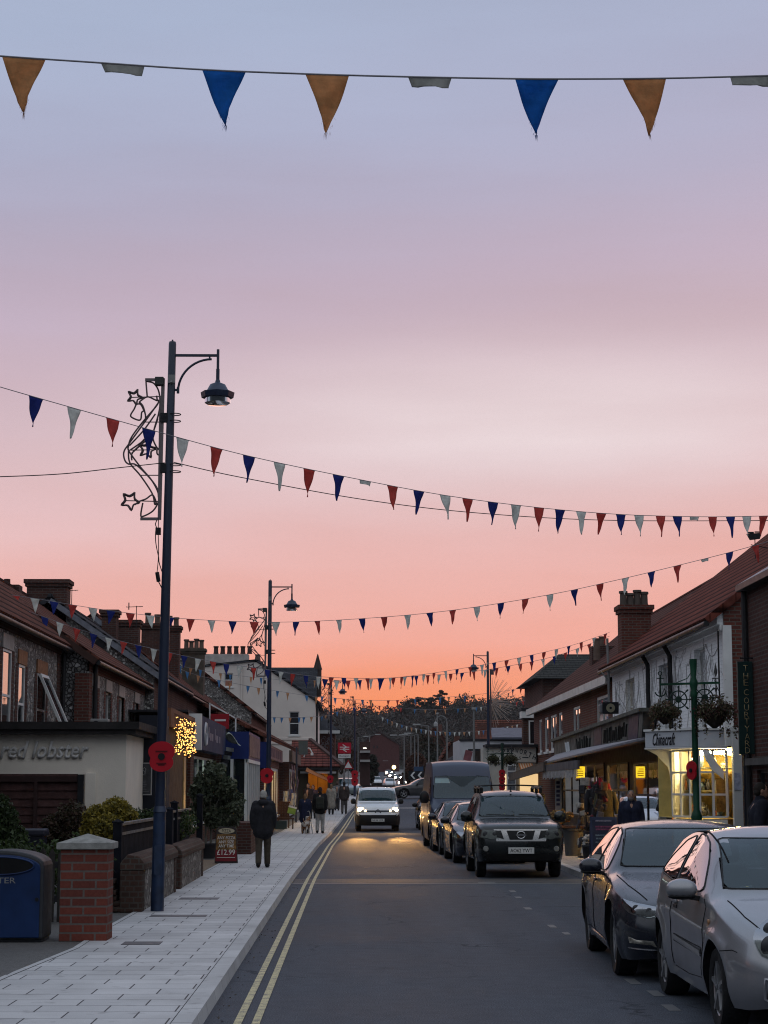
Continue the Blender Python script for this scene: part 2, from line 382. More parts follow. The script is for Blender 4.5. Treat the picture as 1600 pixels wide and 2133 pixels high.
    m3 = n('ShaderNodeMix'); m3.data_type = 'RGBA'; m3.blend_type = 'MULTIPLY'; m3.inputs[0].default_value = 1; L(m2.outputs[2], m3.inputs[6]); L(st.outputs[0], m3.inputs[7])
    bg = n('ShaderNodeBackground'); L(m3.outputs[2], bg.inputs[0]); bg.inputs[1].default_value = 1.0
    o = n('ShaderNodeOutputWorld'); L(bg.outputs[0], o.inputs[0])
    w.cycles.sampling_method = 'MANUAL'; w.cycles.sample_map_resolution = 512
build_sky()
sun = bpy.data.lights.new('sun', 'SUN'); sun.energy = .12; sun.angle = R(25); sun.color = (1, .62, .45)
so = bpy.data.objects.new('sun', sun); C.objects.link(so); so.rotation_euler = (R(-83), 0, R(-3))   # afterglow low over the far end of the street
# ---------------------------------------------------------------- ground
_gy, _gv = [-60, 75, 85, 110, 138, 200, 350, 420, 470, 520, 700, 1600], [0, 0, .08, .42, 1.03, 1.25, 2.0, 2.6, 4.6, 6.5, 12, 16]
def gz(y): return lerp(_gy, _gv, y)
def kl(y): return lerp([0, 38, 60, 80, 109, 140, 200, 300, 450], [-1.14, -1.14, -1.0, -.72, -.2, 1.0, 1.6, 2.6, 4.5], y)
def kr(y): return lerp([0, 38, 80, 109, 140, 200, 300, 450], [4.6, 4.6, 4.75, 5.1, 6.2, 8, 10.5, 11], y)
KH = .1
ys = sorted(set([2, 6, 10] + list(np.arange(12, 110, 3.0)) + list(np.arange(110, 521, 10.0))))
def strip(mb, fx0, fx1, z0, z1=None, yy=None, mi=0):
    z1 = z0 if z1 is None else z1; yy = yy or ys
    vs = []
    for y in yy: vs += [(fx0(y), y, gz(y)+z0), (fx1(y), y, gz(y)+z1)]
    return mb.add(vs, [(2*i, 2*i+1, 2*i+3, 2*i+2) for i in range(len(yy)-1)], mi)
def asphalt(name, a, b, aggregate=80, rough=.62, spec=.3):
    t = NT(name); tc = t.coord(); big = t.noise(tc, .35, 6); mid = t.noise(tc, 5, 4); fine = t.noise(tc, aggregate, 2, .7)
    mp = t.n('ShaderNodeMapping'); t.link(tc, mp.inputs[0]); mp.inputs['Scale'].default_value = (1.3, .05, 1); trk = t.noise(mp.outputs[0], 1.2, 3)
    col = t.ramp(big, [(.3, rgb(a)), (.7, rgb(b))])
    col = t.mix(1, col, t.ramp(trk, [(.3, .9), (.7, 1.08)]), 'MULTIPLY')
    sp_ = t.n('ShaderNodeTexVoronoi', feature='DISTANCE_TO_EDGE'); sp_.inputs['Scale'].default_value = .45; wv = t.n('ShaderNodeTexNoise', Scale=1.5, Detail=5.0); t.link(tc, wv.inputs[0]); vm = t.n('ShaderNodeVectorMath', operation='ADD'); t.link(tc, vm.inputs[0]); sc_ = t.n('ShaderNodeVectorMath', operation='SCALE'); t.link(wv.outputs[1], sc_.inputs[0]); sc_.inputs['Scale'].default_value = .9; t.link(sc_.outputs[0], vm.inputs[1]); t.link(vm.outputs[0], sp_.inputs[0])
    crack = t.ramp(sp_.outputs['Distance'], [(.0, .55), (.006, .6), (.012, 1)]); col = t.mix(t.ramp(big, [(.5, 0), (.62, 1)]), col, t.mix(1, col, crack, 'MULTIPLY'))
    stain = t.ramp(t.noise(tc, 1.1, 6, .7), [(.58, 0), (.75, .45)]); col = t.mix(stain, col, (.02,.02,.022,1))
    col = t.mix(1, col, t.ramp(fine, [(.25, .3), (.5, .95), (.75, 2.0)]), 'MULTIPLY')
    col = t.mix(1, col, t.ramp(mid, [(.3, .9), (.7, 1.1)]), 'MULTIPLY')
    ro = t.ramp(big, [(.3, rough-.08), (.7, rough+.1)])
    return t.done(t.pbr(col, ro, spec=spec, normal=t.bump(fine, .35, .006)))
ASPH = asphalt('asphalt', (.060,.068,.084), (.076,.085,.104), rough=.85, spec=.06)
ASPH2 = asphalt('worn_asphalt', (.085,.083,.082), (.12,.115,.11), 120, .8)
EARTH = asphalt('earth', (.05,.048,.042), (.09,.085,.075), 30, .9)
def slabs(name, c1, c2, bw, bh, mort=.007, off=.5):
    t = NT(name); uv = t.coord('UV'); b = t.n('ShaderNodeTexBrick', offset=off); t.link(uv, b.inputs[0]); i = b.inputs
    i['Color1'].default_value = rgb(c1); i['Color2'].default_value = rgb(c2); i['Mortar'].default_value = (.045,.045,.05,1); i['Scale'].default_value = 1
    i['Mortar Size'].default_value = mort; i['Mortar Smooth'].default_value = .1; i['Brick Width'].default_value = bw; i['Row Height'].default_value = bh
    col = t.mix(1, b.outputs[0], t.ramp(t.noise(uv, .8, 6), [(.25, .72), (.75, 1.15)]), 'MULTIPLY')
    col = t.mix(1, col, t.ramp(t.noise(uv, 120, 2), [(.3, .85), (.7, 1.12)]), 'MULTIPLY')
    sp = t.noise(uv, 3.5, 3); col = t.mix(t.ramp(sp, [(.60, 0), (.70, .45)]), col, (.14,.137,.135,1))
    gum = t.n('ShaderNodeTexVoronoi'); gum.inputs['Scale'].default_value = 2.3; t.link(uv, gum.inputs[0]); col = t.mix(t.ramp(gum.outputs['Distance'], [(.045, .55), (.07, 0)]), col, (.15,.15,.15,1))
    return t.done(t.pbr(col, .75, spec=.35, normal=t.bump(t.ramp(b.outputs['Fac'], [(0, 1), (1, 0)]), .5, .006)))
SLAB = slabs('paving_slabs', (.50,.495,.50), (.41,.408,.415), .54, .42)
KERB = slabs('kerb_stone', (.47,.47,.475), (.40,.40,.405), .9, .9, .006)
SETT = slabs('road_setts', (.085,.078,.076), (.05,.048,.05), .2, .1, .012)
mb = MB()
gx = [-700, -200, -60, -25, -12, 0, 12, 25, 60, 200, 700]; gy = [-60, 0, 40, 75, 85, 110, 138, 170, 200, 350, 420, 470, 520, 700, 1600]
mb.add([(x, y, gz(y)-.06) for y in gy for x in gx], [(j*len(gx)+i, j*len(gx)+i+1, (j+1)*len(gx)+i+1, (j+1)*len(gx)+i) for j in range(len(gy)-1) for i in range(len(gx)-1)])
mb.build('ground', EARTH, kind='structure')
mb = MB(); strip(mb, kl, kr, 0); mb.build('road', ASPH, kind='structure')
# left pavement, kerb, rough margin beside it
PWL = lambda y: kl(y) - lerp([0, 16, 21.5, 25.5, 27, 60, 90, 120, 520], [2.2, 2.08, 1.74, 1.86, 1.8, 1.85, 1.9, 1.7, 1.7], y)
mb = MB(); strip(mb, PWL, lambda y: kl(y)-.18, KH); mb.build('left_pavement', SLAB, kind='structure')
mb = MB(); strip(mb, lambda y: kl(y)-.172, lambda y: kl(y)-.02, KH+.002); strip(mb, lambda y: kl(y)-.02, lambda y: kl(y)+.004, KH+.002, -.01)
mb.build('left_kerb', KERB, kind='structure')
mb = MB(); strip(mb, lambda y: -14 if y < 100 else PWL(y)-5, lambda y: PWL(y)-.07, KH-.012); mb.build('forecourt', ASPH2, kind='structure')
mb = MB(); strip(mb, lambda y: PWL(y)-.066, lambda y: PWL(y)-.004, KH-.012+.016); mb.build('edging_kerb', KERB, kind='structure')
# right pavement
mb = MB(); strip(mb, lambda y: kr(y)+.02, lambda y: kr(y)+.19, KH+.002); strip(mb, lambda y: kr(y)-.004, lambda y: kr(y)+.02, -.01, KH+.002)
mb.build('right_kerb', KERB, kind='structure')
mb = MB(); strip(mb, lambda y: kr(y)+.2, lambda y: 14, KH); mb.build('right_pavement', slabs('right_paving', (.27,.265,.265), (.22,.215,.215), .6, .45), kind='structure')
# painted markings
def paint(name, col):
    t = NT(name); tc = t.coord(); nz = t.noise(tc, 7, 6, .7); f2 = t.noise(tc, 90, 2)
    wear = t.mix(.45, nz, f2); k = t.ramp(wear, [(.41, 0), (.54, 1)])
    return t.done(t.pbr(t.mix(k, (.10,.10,.102,1), rgb(col)), .7))
YEL = paint('yellow_paint', (.50,.44,.24)); WHT = paint('road_white', (.42,.42,.42)); WHT2 = paint('faded_white', (.105,.108,.112))
yy = [y for y in ys if 5 < y < 130]
for a, b in ((.235, .297), (.375, .437)):
    mb = MB(); strip(mb, lambda y: kl(y)+a, lambda y: kl(y)+b, .007, yy=yy); mb.build('yellow_line', YEL, kind='structure')
mb = MB(); strip(mb, lambda y: kl(y)+.02, kr, .004, yy=[37.1, 38.6]); mb.build('sett_strip', SETT, kind='structure')
mb = MB(); strip(mb, lambda y: kl(y)+.02, kr, .005, yy=[36.72, 37.0]); mb.build('ramp_edge_line', WHT2, kind='structure')
mb = MB()
for px, py, dx, dy in ((1015, 1840, .32, .5), (790, 1807, .7, .12), (1100, 1893, .1, .5), (1080, 1870, .1, .5), (1068, 1857, .1, .5), (1318, 2045, .1, .5), (1366, 2070, .1, .45), (1398, 2100, .1, .45), (1150, 1930, .09, .5), (1205, 1888, .7, .05), (1180, 1945, .08, .4)):
    p = PG(px, py); mb.box(p.x-dx/2, p.x+dx/2, p.y-dy/2, p.y+dy/2, .001, .0045)
mb.build('parking_bay_marking', WHT2, kind='structure')
mb = MB(); mb.box(2.2, 5.4, 139.2, 141.5, 0, .0)
mb = MB(); strip(mb, lambda y: 2.6, lambda y: 4.4, .006, yy=[116, 117.2]); mb.build('give_way_line', WHT, kind='structure')
mb = MB(); strip(mb, lambda y: PWL(y)-3.2, lambda y: PWL(y)-.07, KH-.008, yy=[38.2, 40, 42, 44, 46.5]); mb.build('brown_forecourt', asphalt('brown_gravel', (.16,.115,.08), (.20,.15,.105), 60, .9), kind='structure')
g_ = np.random.default_rng(5); n_ = 170; yy_ = 14+g_.random(n_)**1.6*30; xx_ = np.array([kl(y) for y in yy_])+.02+np.abs(g_.normal(0, .09, n_)); a_ = g_.random(n_)*6.28; s_ = .006+.012*g_.random(n_)
c_ = np.stack([xx_, yy_, np.full(n_, .008)], 1); u_ = np.stack([np.cos(a_)*s_, np.sin(a_)*s_, g_.random(n_)*.006], 1); v_ = np.stack([-np.sin(a_)*s_*.6, np.cos(a_)*s_*.6, g_.random(n_)*.006], 1)
raw('gutter_litter', np.stack([c_-u_, c_+v_, c_+u_, c_-v_], 1).reshape(-1,3), np.arange(n_*4).reshape(n_,4), leafmat('litter_leaf', [(.03,.022,.015), (.07,.05,.03), (.02,.02,.02), (.12,.11,.10)]), kind='stuff', label='fallen leaves and grit in the gutter by the yellow lines')
IRON = mat('cast_iron', (.10,.10,.105), .6, .3, bump=.6, bs=90)
mb = MB()
for px, py, dx, dy in ((296, 1965, .42, .42), (372, 1908, .75, .35), (415, 1872, .6, .5)):
    p = PG(px, py, KH)
    mb.box(p.x-dx/2, p.x+dx/2, p.y-dy/2, p.y+dy/2, KH-.01, KH+.004)
mb.build('service_cover', IRON, kind='structure')
# ---------------------------------------------------------------- street lamps
NAVY = mat('navy_paint', (.010,.018,.042), .38, var=.25, spec=.5)
NAVYB = mat('navy_paint_worn', (.012,.026,.062), .42, var=.45, vs=5, spec=.5)
STEEL = mat('motif_steel', (.10,.075,.08), .5, .3)
GALV = mat('galvanised', (.20,.20,.20), .5, .5)
RED = mat('poppy_red', (.40,.008,.018), .55, var=.12); BLK = mat('poppy_black', (.01,.01,.012), .6)
def post(px, py_top, Y, label, side=1, h=None, rot=0, lean=0, base=0, group='navy street lamps along the pavements'):
    top = PY(px, py_top, Y); h = h or top.z - base
    o = thing('street_lamp', label, 'street lamp', (top.x, Y, base), rot, group)
    L = lambda n, mb, m_, **k: mb.build(n, m_, o, world=False, **k)
    lx = lambda z: -math.tan(R(lean)) * (h - z)
    mb = MB(); mb.tube([(lx(z), 0, z) for z in (0, .3, 1.3, 1.36)], [.092, .092, .088, .088], 16); mb.tube([(lx(1.36), 0, 1.36), (lx(1.44), 0, 1.44)], [.1, .078], 16); L('base_section', mb, NAVYB, smooth=50)
    mb = MB(); mb.box(lx(.7)-.05, lx(.7)+.05, -.096, -.085, .5, .9); L('access_door', mb, NAVYB)
    mb = MB(); mb.tube([(lx(z), 0, z) for z in (1.44, 3.5, 5.4)] , [.074, .07, .062], 14); mb.tube([(lx(z), 0, z) for z in (5.4, h-.03, h)], [.062, .055, .048], 14); mb.tube([(0, 0, h), (0, 0, h+.03)], .014, 6); L('pole', mb, NAVY, smooth=50)
    za = h-.2; ax = .66*side
    mb = MB(); mb.bar((lx(za), 0, za), (ax, 0, za), .03, .035)
    a0, a1 = (.09*side, za-.53), (ax-.09*side, za-.055)
    mb.tube([(a0[0] + (a1[0]-a0[0])*(1-math.cos(t*math.pi/2)), 0, a0[1] + (a1[1]-a0[1])*math.sin(t*math.pi/2)) for t in arr(0, 1, 12)], .017, 8)
    mb.bar((a0[0]-.06*side, 0, a0[1]+.02), (a0[0], 0, a0[1]+.02), .03); mb.bar((a1[0]-.03*side, 0, a1[1]), (a1[0]-.03*side, 0, za), .025); mb.tube([(a0[0], 0, a0[1]-.03), (a0[0], 0, a0[1]+.06)], .02, 8)
    mb.tube([(ax, 0, za+.09), (ax, 0, za-.2), (ax, 0, za-.2), (ax, 0, za-.42)], [.02, .02, .026, .026], 8); L('bracket', mb, NAVY, smooth=50)
    mb = MB(); mb.lathe([(.03, -.36), (.04, -.40), (.11, -.43), (.165, -.53), (.19, -.56)], (ax, 0, za), 20); l = L('lamp_head', mb, NAVYB, smooth=40)
    mb = MB(); mb.lathe([(.19, -.545), (.245, -.545), (.23, -.625), (.2, -.635)], (ax, 0, za), 8); mb.build('shade', NAVY, l, world=False)
    mb = MB(); mb.lathe([(.185, -.63), (.185, -.70), (.15, -.72), (0.02, -.73)], (ax, 0, za), 20); mb.build('lens', glass('lamp_lens', clear=.2), l, world=False, smooth=40)
    mb = MB(); mb.box(-.05, .05, -.075, -.05, h-.62, h-.5); mb.tube([(0, -.075, h-.6), (0, -.1, h-.63)], .02, 8); L('sensor_box', mb, GALV)
    return o
lp1 = PG(326, 1903)
LAMP1 = post(359.5, 712, 27.2, 'tall navy street lamp beside the flint garden wall, carrying the large nearest poppy', lean=.62, base=KH)
LAMP2 = post(563, 1209, 58, 'navy street lamp standing between the pavement pedestrian and the blue shop box', base=KH)
LAMP3 = post(690, 1413, 111, 'slim navy street lamp in front of the pantiled lean-to shop', base=gz(111)+KH)
LAMP4 = post(739.5, 1459, 140, 'small navy street lamp behind the white oncoming van', base=gz(140)+KH)
LAMP5 = post(1016, 1357, 89, 'navy street lamp behind the black high-roofed van, its arm pointing over the road', side=-1, base=KH)
# ---------------------------------------------------------------- christmas motifs
def motif(Y, label, ref=None, k=1.0, dx=0, dz=0):
    P = lambda a, b: PY(250+a/6.09, 770+b/6.09, 27.2)
    o3 = P(515, 1000); o = thing('star_scroll_motif', label, 'christmas light', (o3.x, 27.2, o3.z), 0, 'unlit star scroll motifs fixed to the lamp posts')
    mk = lambda pts, n=6: [V(p) for p in smoothpath([P(*q) for q in pts], n)]
    mb = MB(); mb.bar(P(548, 110), P(500, 1905), .05, .03); mb.bar(P(508, 330), P(490, 1700), .022); mb.bar(P(258, 1893), P(495, 1893), .03, .04); mb.bar(P(320, 128), P(450, 128), .03, .04); mb.build('rail', mat('motif_rail', (.16,.135,.14), .5, .4), o)
    c = P(502, 150); mb = MB(); mb.cbox(c, (.125, .12, .12)); mb.build('control_box', mat('control_box', (.05,.05,.05), .6), o, bevel=.008)
    for z in (610, 1250):
        mb = MB()
        a = P(545, z); mb.cbox((a.x+.03, a.y, a.z), (.13, .09, .13)); 
        for q in (-.05, .05): mb.tube([(a.x+.17+.085*math.cos(t), a.y+.085*math.sin(t), a.z+q) for t in arr(0, 2*math.pi, 14)], .008, 5)
        mb.build('clamp', DARK, o)
    mb = MB(); r = .0125
    for pts in ([(345,340),(330,140),(350,150),(430,175),(490,270),(508,420),(490,560),(430,770),(420,880),(470,990),(515,1010)],
                [(485,380),(470,450),(300,650),(150,850),(108,970),(118,1040),(260,1235),(400,1400),(480,1550),(492,1660),(420,1790),(290,1862),(265,1835),(290,1690)],
                [(478,430),(330,640),(120,930),(50,1040),(58,1140),(105,1195),(200,1205),(360,1355),(468,1500),(488,1620)],
                [(108,1010),(125,1180),(260,1345),(408,1570),(440,1705),(458,1680),(412,1590),(330,1640),(250,1670),(185,1715)],
                [(245,410),(290,460),(320,560),(325,610)], [(465,330),(470,390),(440,380),(350,345),(270,390),(240,420)],
                [(130,1020),(260,930),(310,880)], [(150,1060),(270,950),(400,830),(480,620)], [(470,1010),(470,1060),(490,1080),(515,1040)],
                [(120,965),(300,770),(450,560)], [(150,1150),(160,1050),(320,900)]):
        mb.tube(mk(pts), r, 5)
    for a, b in (((150,352),(545,340)), ((300,665),(560,665)), ((110,1022),(520,1015)), ((270,1340),(540,1340)), ((80,1662),(500,1672))): mb.tube([P(*a), P(*b)], .008, 5)
    mb.build('scroll_tube', STEEL, o, smooth=60)
    def star(cx, cy, R_, r_, a0, dbl=True):
        mb = MB()
        for kk, off in ((1, 0), (.86, .04)) if dbl else ((1, 0),):
            pts = []
            for i in range(10):
                a = a0 + i*math.pi/5; q = (R_ if i % 2 == 0 else r_)*kk; p = P(cx+q*math.sin(a), cy-q*math.cos(a)); p.y += off; pts.append(p)
            mb.tube(smoothpath(pts+[pts[0]], 3), .0125, 5)
        mb.build('star', STEEL, o, smooth=60)
    star(185, 345, 105, 52, .4); star(128, 1665, 125, 68, .5); star(345, 1010, 120, 60, .2)
    mb = MB(); q = mk([(205,440),(180,500),(138,570),(150,605),(230,640),(265,625),(275,545),(300,515),(260,440),(205,440)]); mb.tube(q, r, 5); mb.build('bell', STEEL, o, smooth=60)
    mb = MB(); mb.tube(mk([(470,1905),(450,1960),(465,2010),(452,2060),(455,2200),(490,2380),(500,2460),(560,2640)]), .007, 5); mb.tube(mk([(490,1910),(485,2060),(490,2300),(480,2480),(470,2570)]), .006, 5); c = P(485, 2050); mb.cbox(c, (.075,.07,.1)); mb.tube([P(470,2570), P(490,2690)], .03, 7); mb.tube(mk([(490,2690),(530,2770)]), .008, 5)
    mb.build('power_lead', BLACK, o)
    return o, o3
MOT1, m0 = motif(27.2, 'unlit star scroll motif clamped to the tallest nearest lamp post')
l1 = org(LAMP1)
for lamp, lab in ((LAMP2, 'unlit star scroll motif on the lamp post in front of the cream gable'), (LAMP3, 'small unlit star scroll motif against the orange sky beside the cream gable'), (LAMP4, 'tiny unlit star scroll motif on the lamp post behind the white van')):
    p = org(lamp); dz = {58: -.48}.get(round(p.y), -.35)
    dup(MOT1, (p.x + (m0.x-l1.x)+.02, p.y, p.z + (m0.z-l1.z)+dz), label=lab)
# burst motif on the far lamp across the road
bx = PY(1022, 1462, 89); o = thing('starburst_motif', 'unlit starburst of thin rods on the right hand lamp post behind the black van', 'christmas light', bx)
mb = MB(); rnd = random.Random(5)
for i in range(38):
    a = -1.45 + 2.9*i/37 + rnd.uniform(-.03, .03); l = rnd.uniform(.85, 1.25)
    mb.tube([(.1*math.cos(a), rnd.uniform(-.1,.1), .1*math.sin(a)), (l*math.cos(a), rnd.uniform(-.35,.2), l*math.sin(a))], .0075, 4)
mb.build('rods', mat('burst_rod', (.42,.33,.28), .5), o, world=False)
mb = MB(); mb.box(-.03, .03, -.04, .04, -1.3, 1.5); mb.box(.02, .16, -.05, .05, 1.25, 1.5); mb.build('rail', STEEL, o, world=False)
# ---------------------------------------------------------------- poppies
def poppy(loc, r, label, rot=0, side=False):
    o = thing('poppy_sign', label, 'poppy', loc, rot, 'red poppies fixed to the lamp posts')
    mb = MB(); pts = []
    def lobe(cx, cz, rx, rz, a0, a1, n=14): return [(cx+rx*math.cos(a0+(a1-a0)*i/n), cz+rz*math.sin(a0+(a1-a0)*i/n)) for i in range(n+1)]
    up = lobe(0, .36, 1.0, .78, -.35, math.pi+.35); lo = lobe(0, -.42, .9, .72, math.pi-.45, 2*math.pi+.45)
    pts = [(x*r, z*r*1.0) for x, z in up + lo]
    mb.prism([(x, -.012, z) for x, z in pts], (0, .024, 0)); mb.build('petals', RED, o, world=False)
    mb = MB(); mb.lathe([(.26*r, -.03), (.26*r, -.012)], (0, 0, 0), 18, 'y'); mb.build('poppy_centre', BLK, o, world=False)
    return o
def poppy_txt(o, r):
    t = mat('poppy_print', (.10,.004,.008), .6); p = org(o)
    for i, (z, w) in enumerate(((.38, .9), (-.52, .75), (-.62, .5))):
        mb = MB(); mb.box(-w*r/2, w*r/2, -.0155, -.0125, z*r-.012, z*r+.012); mb.build('printed_line', t, o, world=False)
pp = PY(336.5, 1576, 26.95); o = poppy((pp.x, pp.y, pp.z), .185, 'largest red poppy sign, fixed to the nearest navy lamp post'); poppy_txt(o, .185)
pp = PY(556, 1616, 57.8); poppy(pp, .2, 'red poppy sign on the second lamp post above the grey haired walker')
pp = PY(688, 1623, 110.8); poppy(pp, .19, 'small red poppy sign on the lamp post by the pantiled shop')
pp = PY(739, 1622, 139.8)
for i, lab in ((0, 'upper faint red poppy on the lamp post behind the white van'), (1, 'lower faint red poppy on the lamp post behind the white van')): poppy((pp.x, pp.y, pp.z+.3-.52*i), .26, lab)
# ---------------------------------------------------------------- bunting
CORD = mat('bunting_cord', (.22,.21,.23), .8)
BC = {'r': cloth('flag_red', (.62,.10,.085)), 'w': cloth('flag_white', (.76,.78,.74)), 'b': cloth('flag_navy', (.03,.05,.27)),
      'o': cloth('flag_orange', (.66,.36,.165), .5), 'B': cloth('flag_blue', (.016,.16,.52), .5), 'W': cloth('flag_offwhite', (.46,.465,.44), .4), 'L': cloth('flag_skyblue', (.10,.27,.52), .4), 'O': cloth('flag_apricot', (.62,.36,.20), .45)}
def bunting(label, cord, flags, fw, fh, r=.006, seed=1, wind=.0, fray=False, nseg=10):
    """cord: (px,py,Y); flags: (px of the left corner, colour[, 't' torn])"""
    path = smoothpath([PY(*c) for c in cord], nseg)
    mid = path[len(path)//2]; o = thing('bunting', label, 'bunting', mid, 0, 'strings of triangular bunting across the street')
    mb = MB(); mb.tube(path, r, 5)
    for p in path: pass
    mb.build('cord', CORD, o)
    d = [0]
    for a, b in zip(path, path[1:]): d.append(d[-1] + (b-a).length)
    def pxof(p):
        q = p - V((0,0,CH)); return 800 + F*q.dot(_r)/q.dot(_fw)
    pxs = [pxof(p) for p in path]
    inc = pxs[-1] > pxs[0]
    rnd = random.Random(seed)
    def at(l): return V([np.interp(l, d, [p[i] for p in path]) for i in range(3)])
    for fl in flags:
        l0 = float(np.interp(fl[0], pxs, d)); col = fl[1]; torn = len(fl) > 2 and fl[2] == 't'
        h = fh*rnd.uniform(.93, 1.05); tipx = fw*(.5 + rnd.uniform(-.17, .17)); sway = rnd.uniform(-.12, .16) + wind; ph = rnd.uniform(0, 6)
        a, b = at(l0), at(l0+fw); u = (b-a)/fw; side = V((-u.y, u.x, 0)).normalized()
        nu, nv = 6, 10; mb = MB(); rows = []
        hh = h*(.14 if torn else 1)
        vs = []; fs = []
        for j in range(nv+1):
            t = j/nv*(.17 if torn else 1)
            w0 = tipx/fw*t; w1 = 1 + (tipx/fw-1)*t; sh = .06*math.sin(t*3+ph)*t
            for i in range(nu+1):
                q = i/nu; l = (w0 + (w1-w0)*q)*fw
                zz = t*h
                if torn and j == nv: zz *= (.55 + .55*q if q > .2 else .9) + rnd.uniform(-.1, .1)
                if fray and j > nv-4 and not torn and i in (0, nu): l += rnd.uniform(-.004, .004)
                p = a + u*l + V((0,0,-zz)) + side*(sway*zz + .013*math.sin(t*6+ph+q*4)*min(1, t*3)*fw/.24) + u*(sh*fw)
                vs.append(p)
        for j in range(nv):
            for i in range(nu): fs.append((j*(nu+1)+i, j*(nu+1)+i+1, (j+1)*(nu+1)+i+1, (j+1)*(nu+1)+i))
        mb.add(vs, fs)
        if fray and not torn:                           # loose threads at the tip
            tip = vs[-1]
            for k in range(16):
                tt = rnd.uniform(.72, 1.0); l = (tipx/fw*tt if rnd.random() < .5 else 1+(tipx/fw-1)*tt)*fw; p = a+u*l+V((0,0,-tt*h))
                e = p + u*rnd.uniform(-.012, .012) + V((0,0,-rnd.uniform(.008,.03)))
                mb.add([p-u*.0009, p+u*.0009, e], [(0,1,2)])
            for k in range(9):
                p = tip+u*rnd.uniform(-.006,.006); e = p+u*rnd.uniform(-.006,.006)+V((0,0,-rnd.uniform(.015,.04))); mb.add([p-u*.0012+V((0,0,.004)), p+u*.0012+V((0,0,.004)), e], [(0,1,2)])
        f = mb.build('flag', BC[col], o, smooth=180)
        sm = f.modifiers.new('cloth_thickness', 'SOLIDIFY'); sm.thickness = .0012
        if torn: f['label'] = 'torn off %s flag' % {'w': 'white', 'W': 'off-white'}.get(col, 'white')
    return o
bunting('nearest bunting high overhead with large orange, blue and torn off-white flags',
    [(-120,106,10.2), (4,117,10.2), (210,131,10.2), (421,145,10.2), (636,154,10.2), (850,160,10.2), (1073,164,10.2), (1240,164.5,10.2), (1395,163,10.2), (1521,160,10.2), (1720,154,10.2)],
    [(4,'o'), (210,'W','t'), (421,'B'), (636,'o'), (850,'W','t'), (1073,'B'), (1297,'o'), (1521,'W','t')], .243, .335, .0055, 3, fray=True)
fl2 = [-35,60,140,221,296,367,438,506,570,632,693,749,806,861,916,963,1016,1064,1112,1156,1200,1242,1283,1321,1366,1401,1437,1475,1512,1546,1581]
cy2 = ['r','b','w']
bunting('red, navy and white bunting sloping down past the tallest lamp post over the road',
    [(-60,785,19.6), (0,806,20), (220,869,21.4), (345,904,22.2), (506,947,23.3), (690,987,24.6), (916,1030,26.2), (1110,1056,27.6), (1283,1071,28.8), (1437,1076,29.9), (1530,1076,30.6), (1660,1073,31.5)],
    [(x, cy2[i % 3]) if x not in (749, 1437) else (x, 'w', 't') for i, x in enumerate(fl2)], .225, .34, .005, 4)
fl3 = [1566,1512,1460,1403,1349,1295,1242,1189,1138,1087,1036,986,936,888,842,793,747,700,655,610,566,520,476,432,388,345,304,262,222,184,142,103,63,22,-20]
c3 = 'rbwrbw'
def c3col(i): return 'rbw'[i % 3]
bunting('red, white and navy bunting rising rightwards to the red tiled roof',
    [(-60,1228,44.4), (63,1245,45), (222,1271,46), (388,1289,47), (566,1296,48), (747,1289,45.7), (936,1272,43.4), (1138,1240,40.8), (1295,1206,38.8), (1460,1166,36.8), (1566,1138,35.4), (1660,1110,34.2)],
    [(x, 'rbw'[i % 3]) if x != 1460 else (x, 'w', 't') for i, x in enumerate(fl3)], .235, .33, .006, 5)
fl4 = [12,49,85,117,152,187,219,250,281,313,340,373,405,437,465,522,552,581,611,604]
fl4 = [(12,'w'),(49,'r'),(85,'b'),(117,'w'),(152,'r'),(187,'b'),(219,'w'),(250,'r'),(281,'b'),(313,'w'),(345,'r'),(377,'b'),(406,'w'),(437,'r'),(465,'b'),(494,'w'),(522,'r'),(551,'b'),(580,'w'),(605,'r'),(632,'b'),(658,'w'),(685,'r'),(711,'b'),(737,'w'),(761,'r'),(786,'b'),(810,'w'),(834,'r'),(857,'b'),(880,'w'),(901,'r'),(925,'w'),(949,'b'),(976,'r'),(1000,'w'),(1025,'b'),(1051,'r'),(1077,'w'),(1103,'b'),(1129,'r'),(1155,'w'),(1181,'b'),(1207,'r'),(1234,'w'),(1258,'r')]
bunting('red, white and navy bunting hanging low across the flint and cream gables',
    [(-40,1242,43.5), (49,1270,44.2), (187,1318,45.5), (313,1350,46.8), (437,1377,48.2), (551,1394,49.7), (658,1409,51.5), (790,1413,54), (880,1405,57), (976,1390,60), (1077,1371,62), (1181,1347,64), (1240,1328,65.3), (1270,1317,66)],
    fl4, .225, .33, .006, 6)
bunting('second red and navy bunting close behind, over the orange sky between the lamp posts',
    [(668,1414,64), (720,1418,64.5), (790,1414,65.5), (870,1408,67), (960,1402,69), (1050,1389,71), (1140,1371,72.5), (1200,1352,74), (1270,1325,75)],
    [(x, c) for x, c in zip(range(671, 1262, 24), 'bwrbwbrwbrwrbrwrbrrwbrwrr')], .23, .33, .007, 7)
bunting('upper pale blue and apricot bunting in front of the cream gable',
    [(352,1382,76), (394,1391,76.5), (456,1402,77), (520,1410,78), (590,1416,79), (653,1417,80), (690,1419,81)],
    [(372,'L'),(394,'O'),(414,'L'),(456,'O'),(477,'L'),(520,'O'),(541,'L'),(653,'O')], .14*1.0, .33, .007, 8)
bunting('lower pale blue and apricot bunting slanting down the cream gable',
    [(360,1388,76), (413,1407,76.5), (476,1421,77.2), (539,1433,78), (600,1443,79), (662,1452,80), (700,1457,81)],
    [(386,'L'),(409,'O'),(452,'L'),(475,'O'),(513,'L'),(535,'O'),(575,'L'),(596,'O'),(635,'L'),(656,'O')], .17, .33, .007, 9)
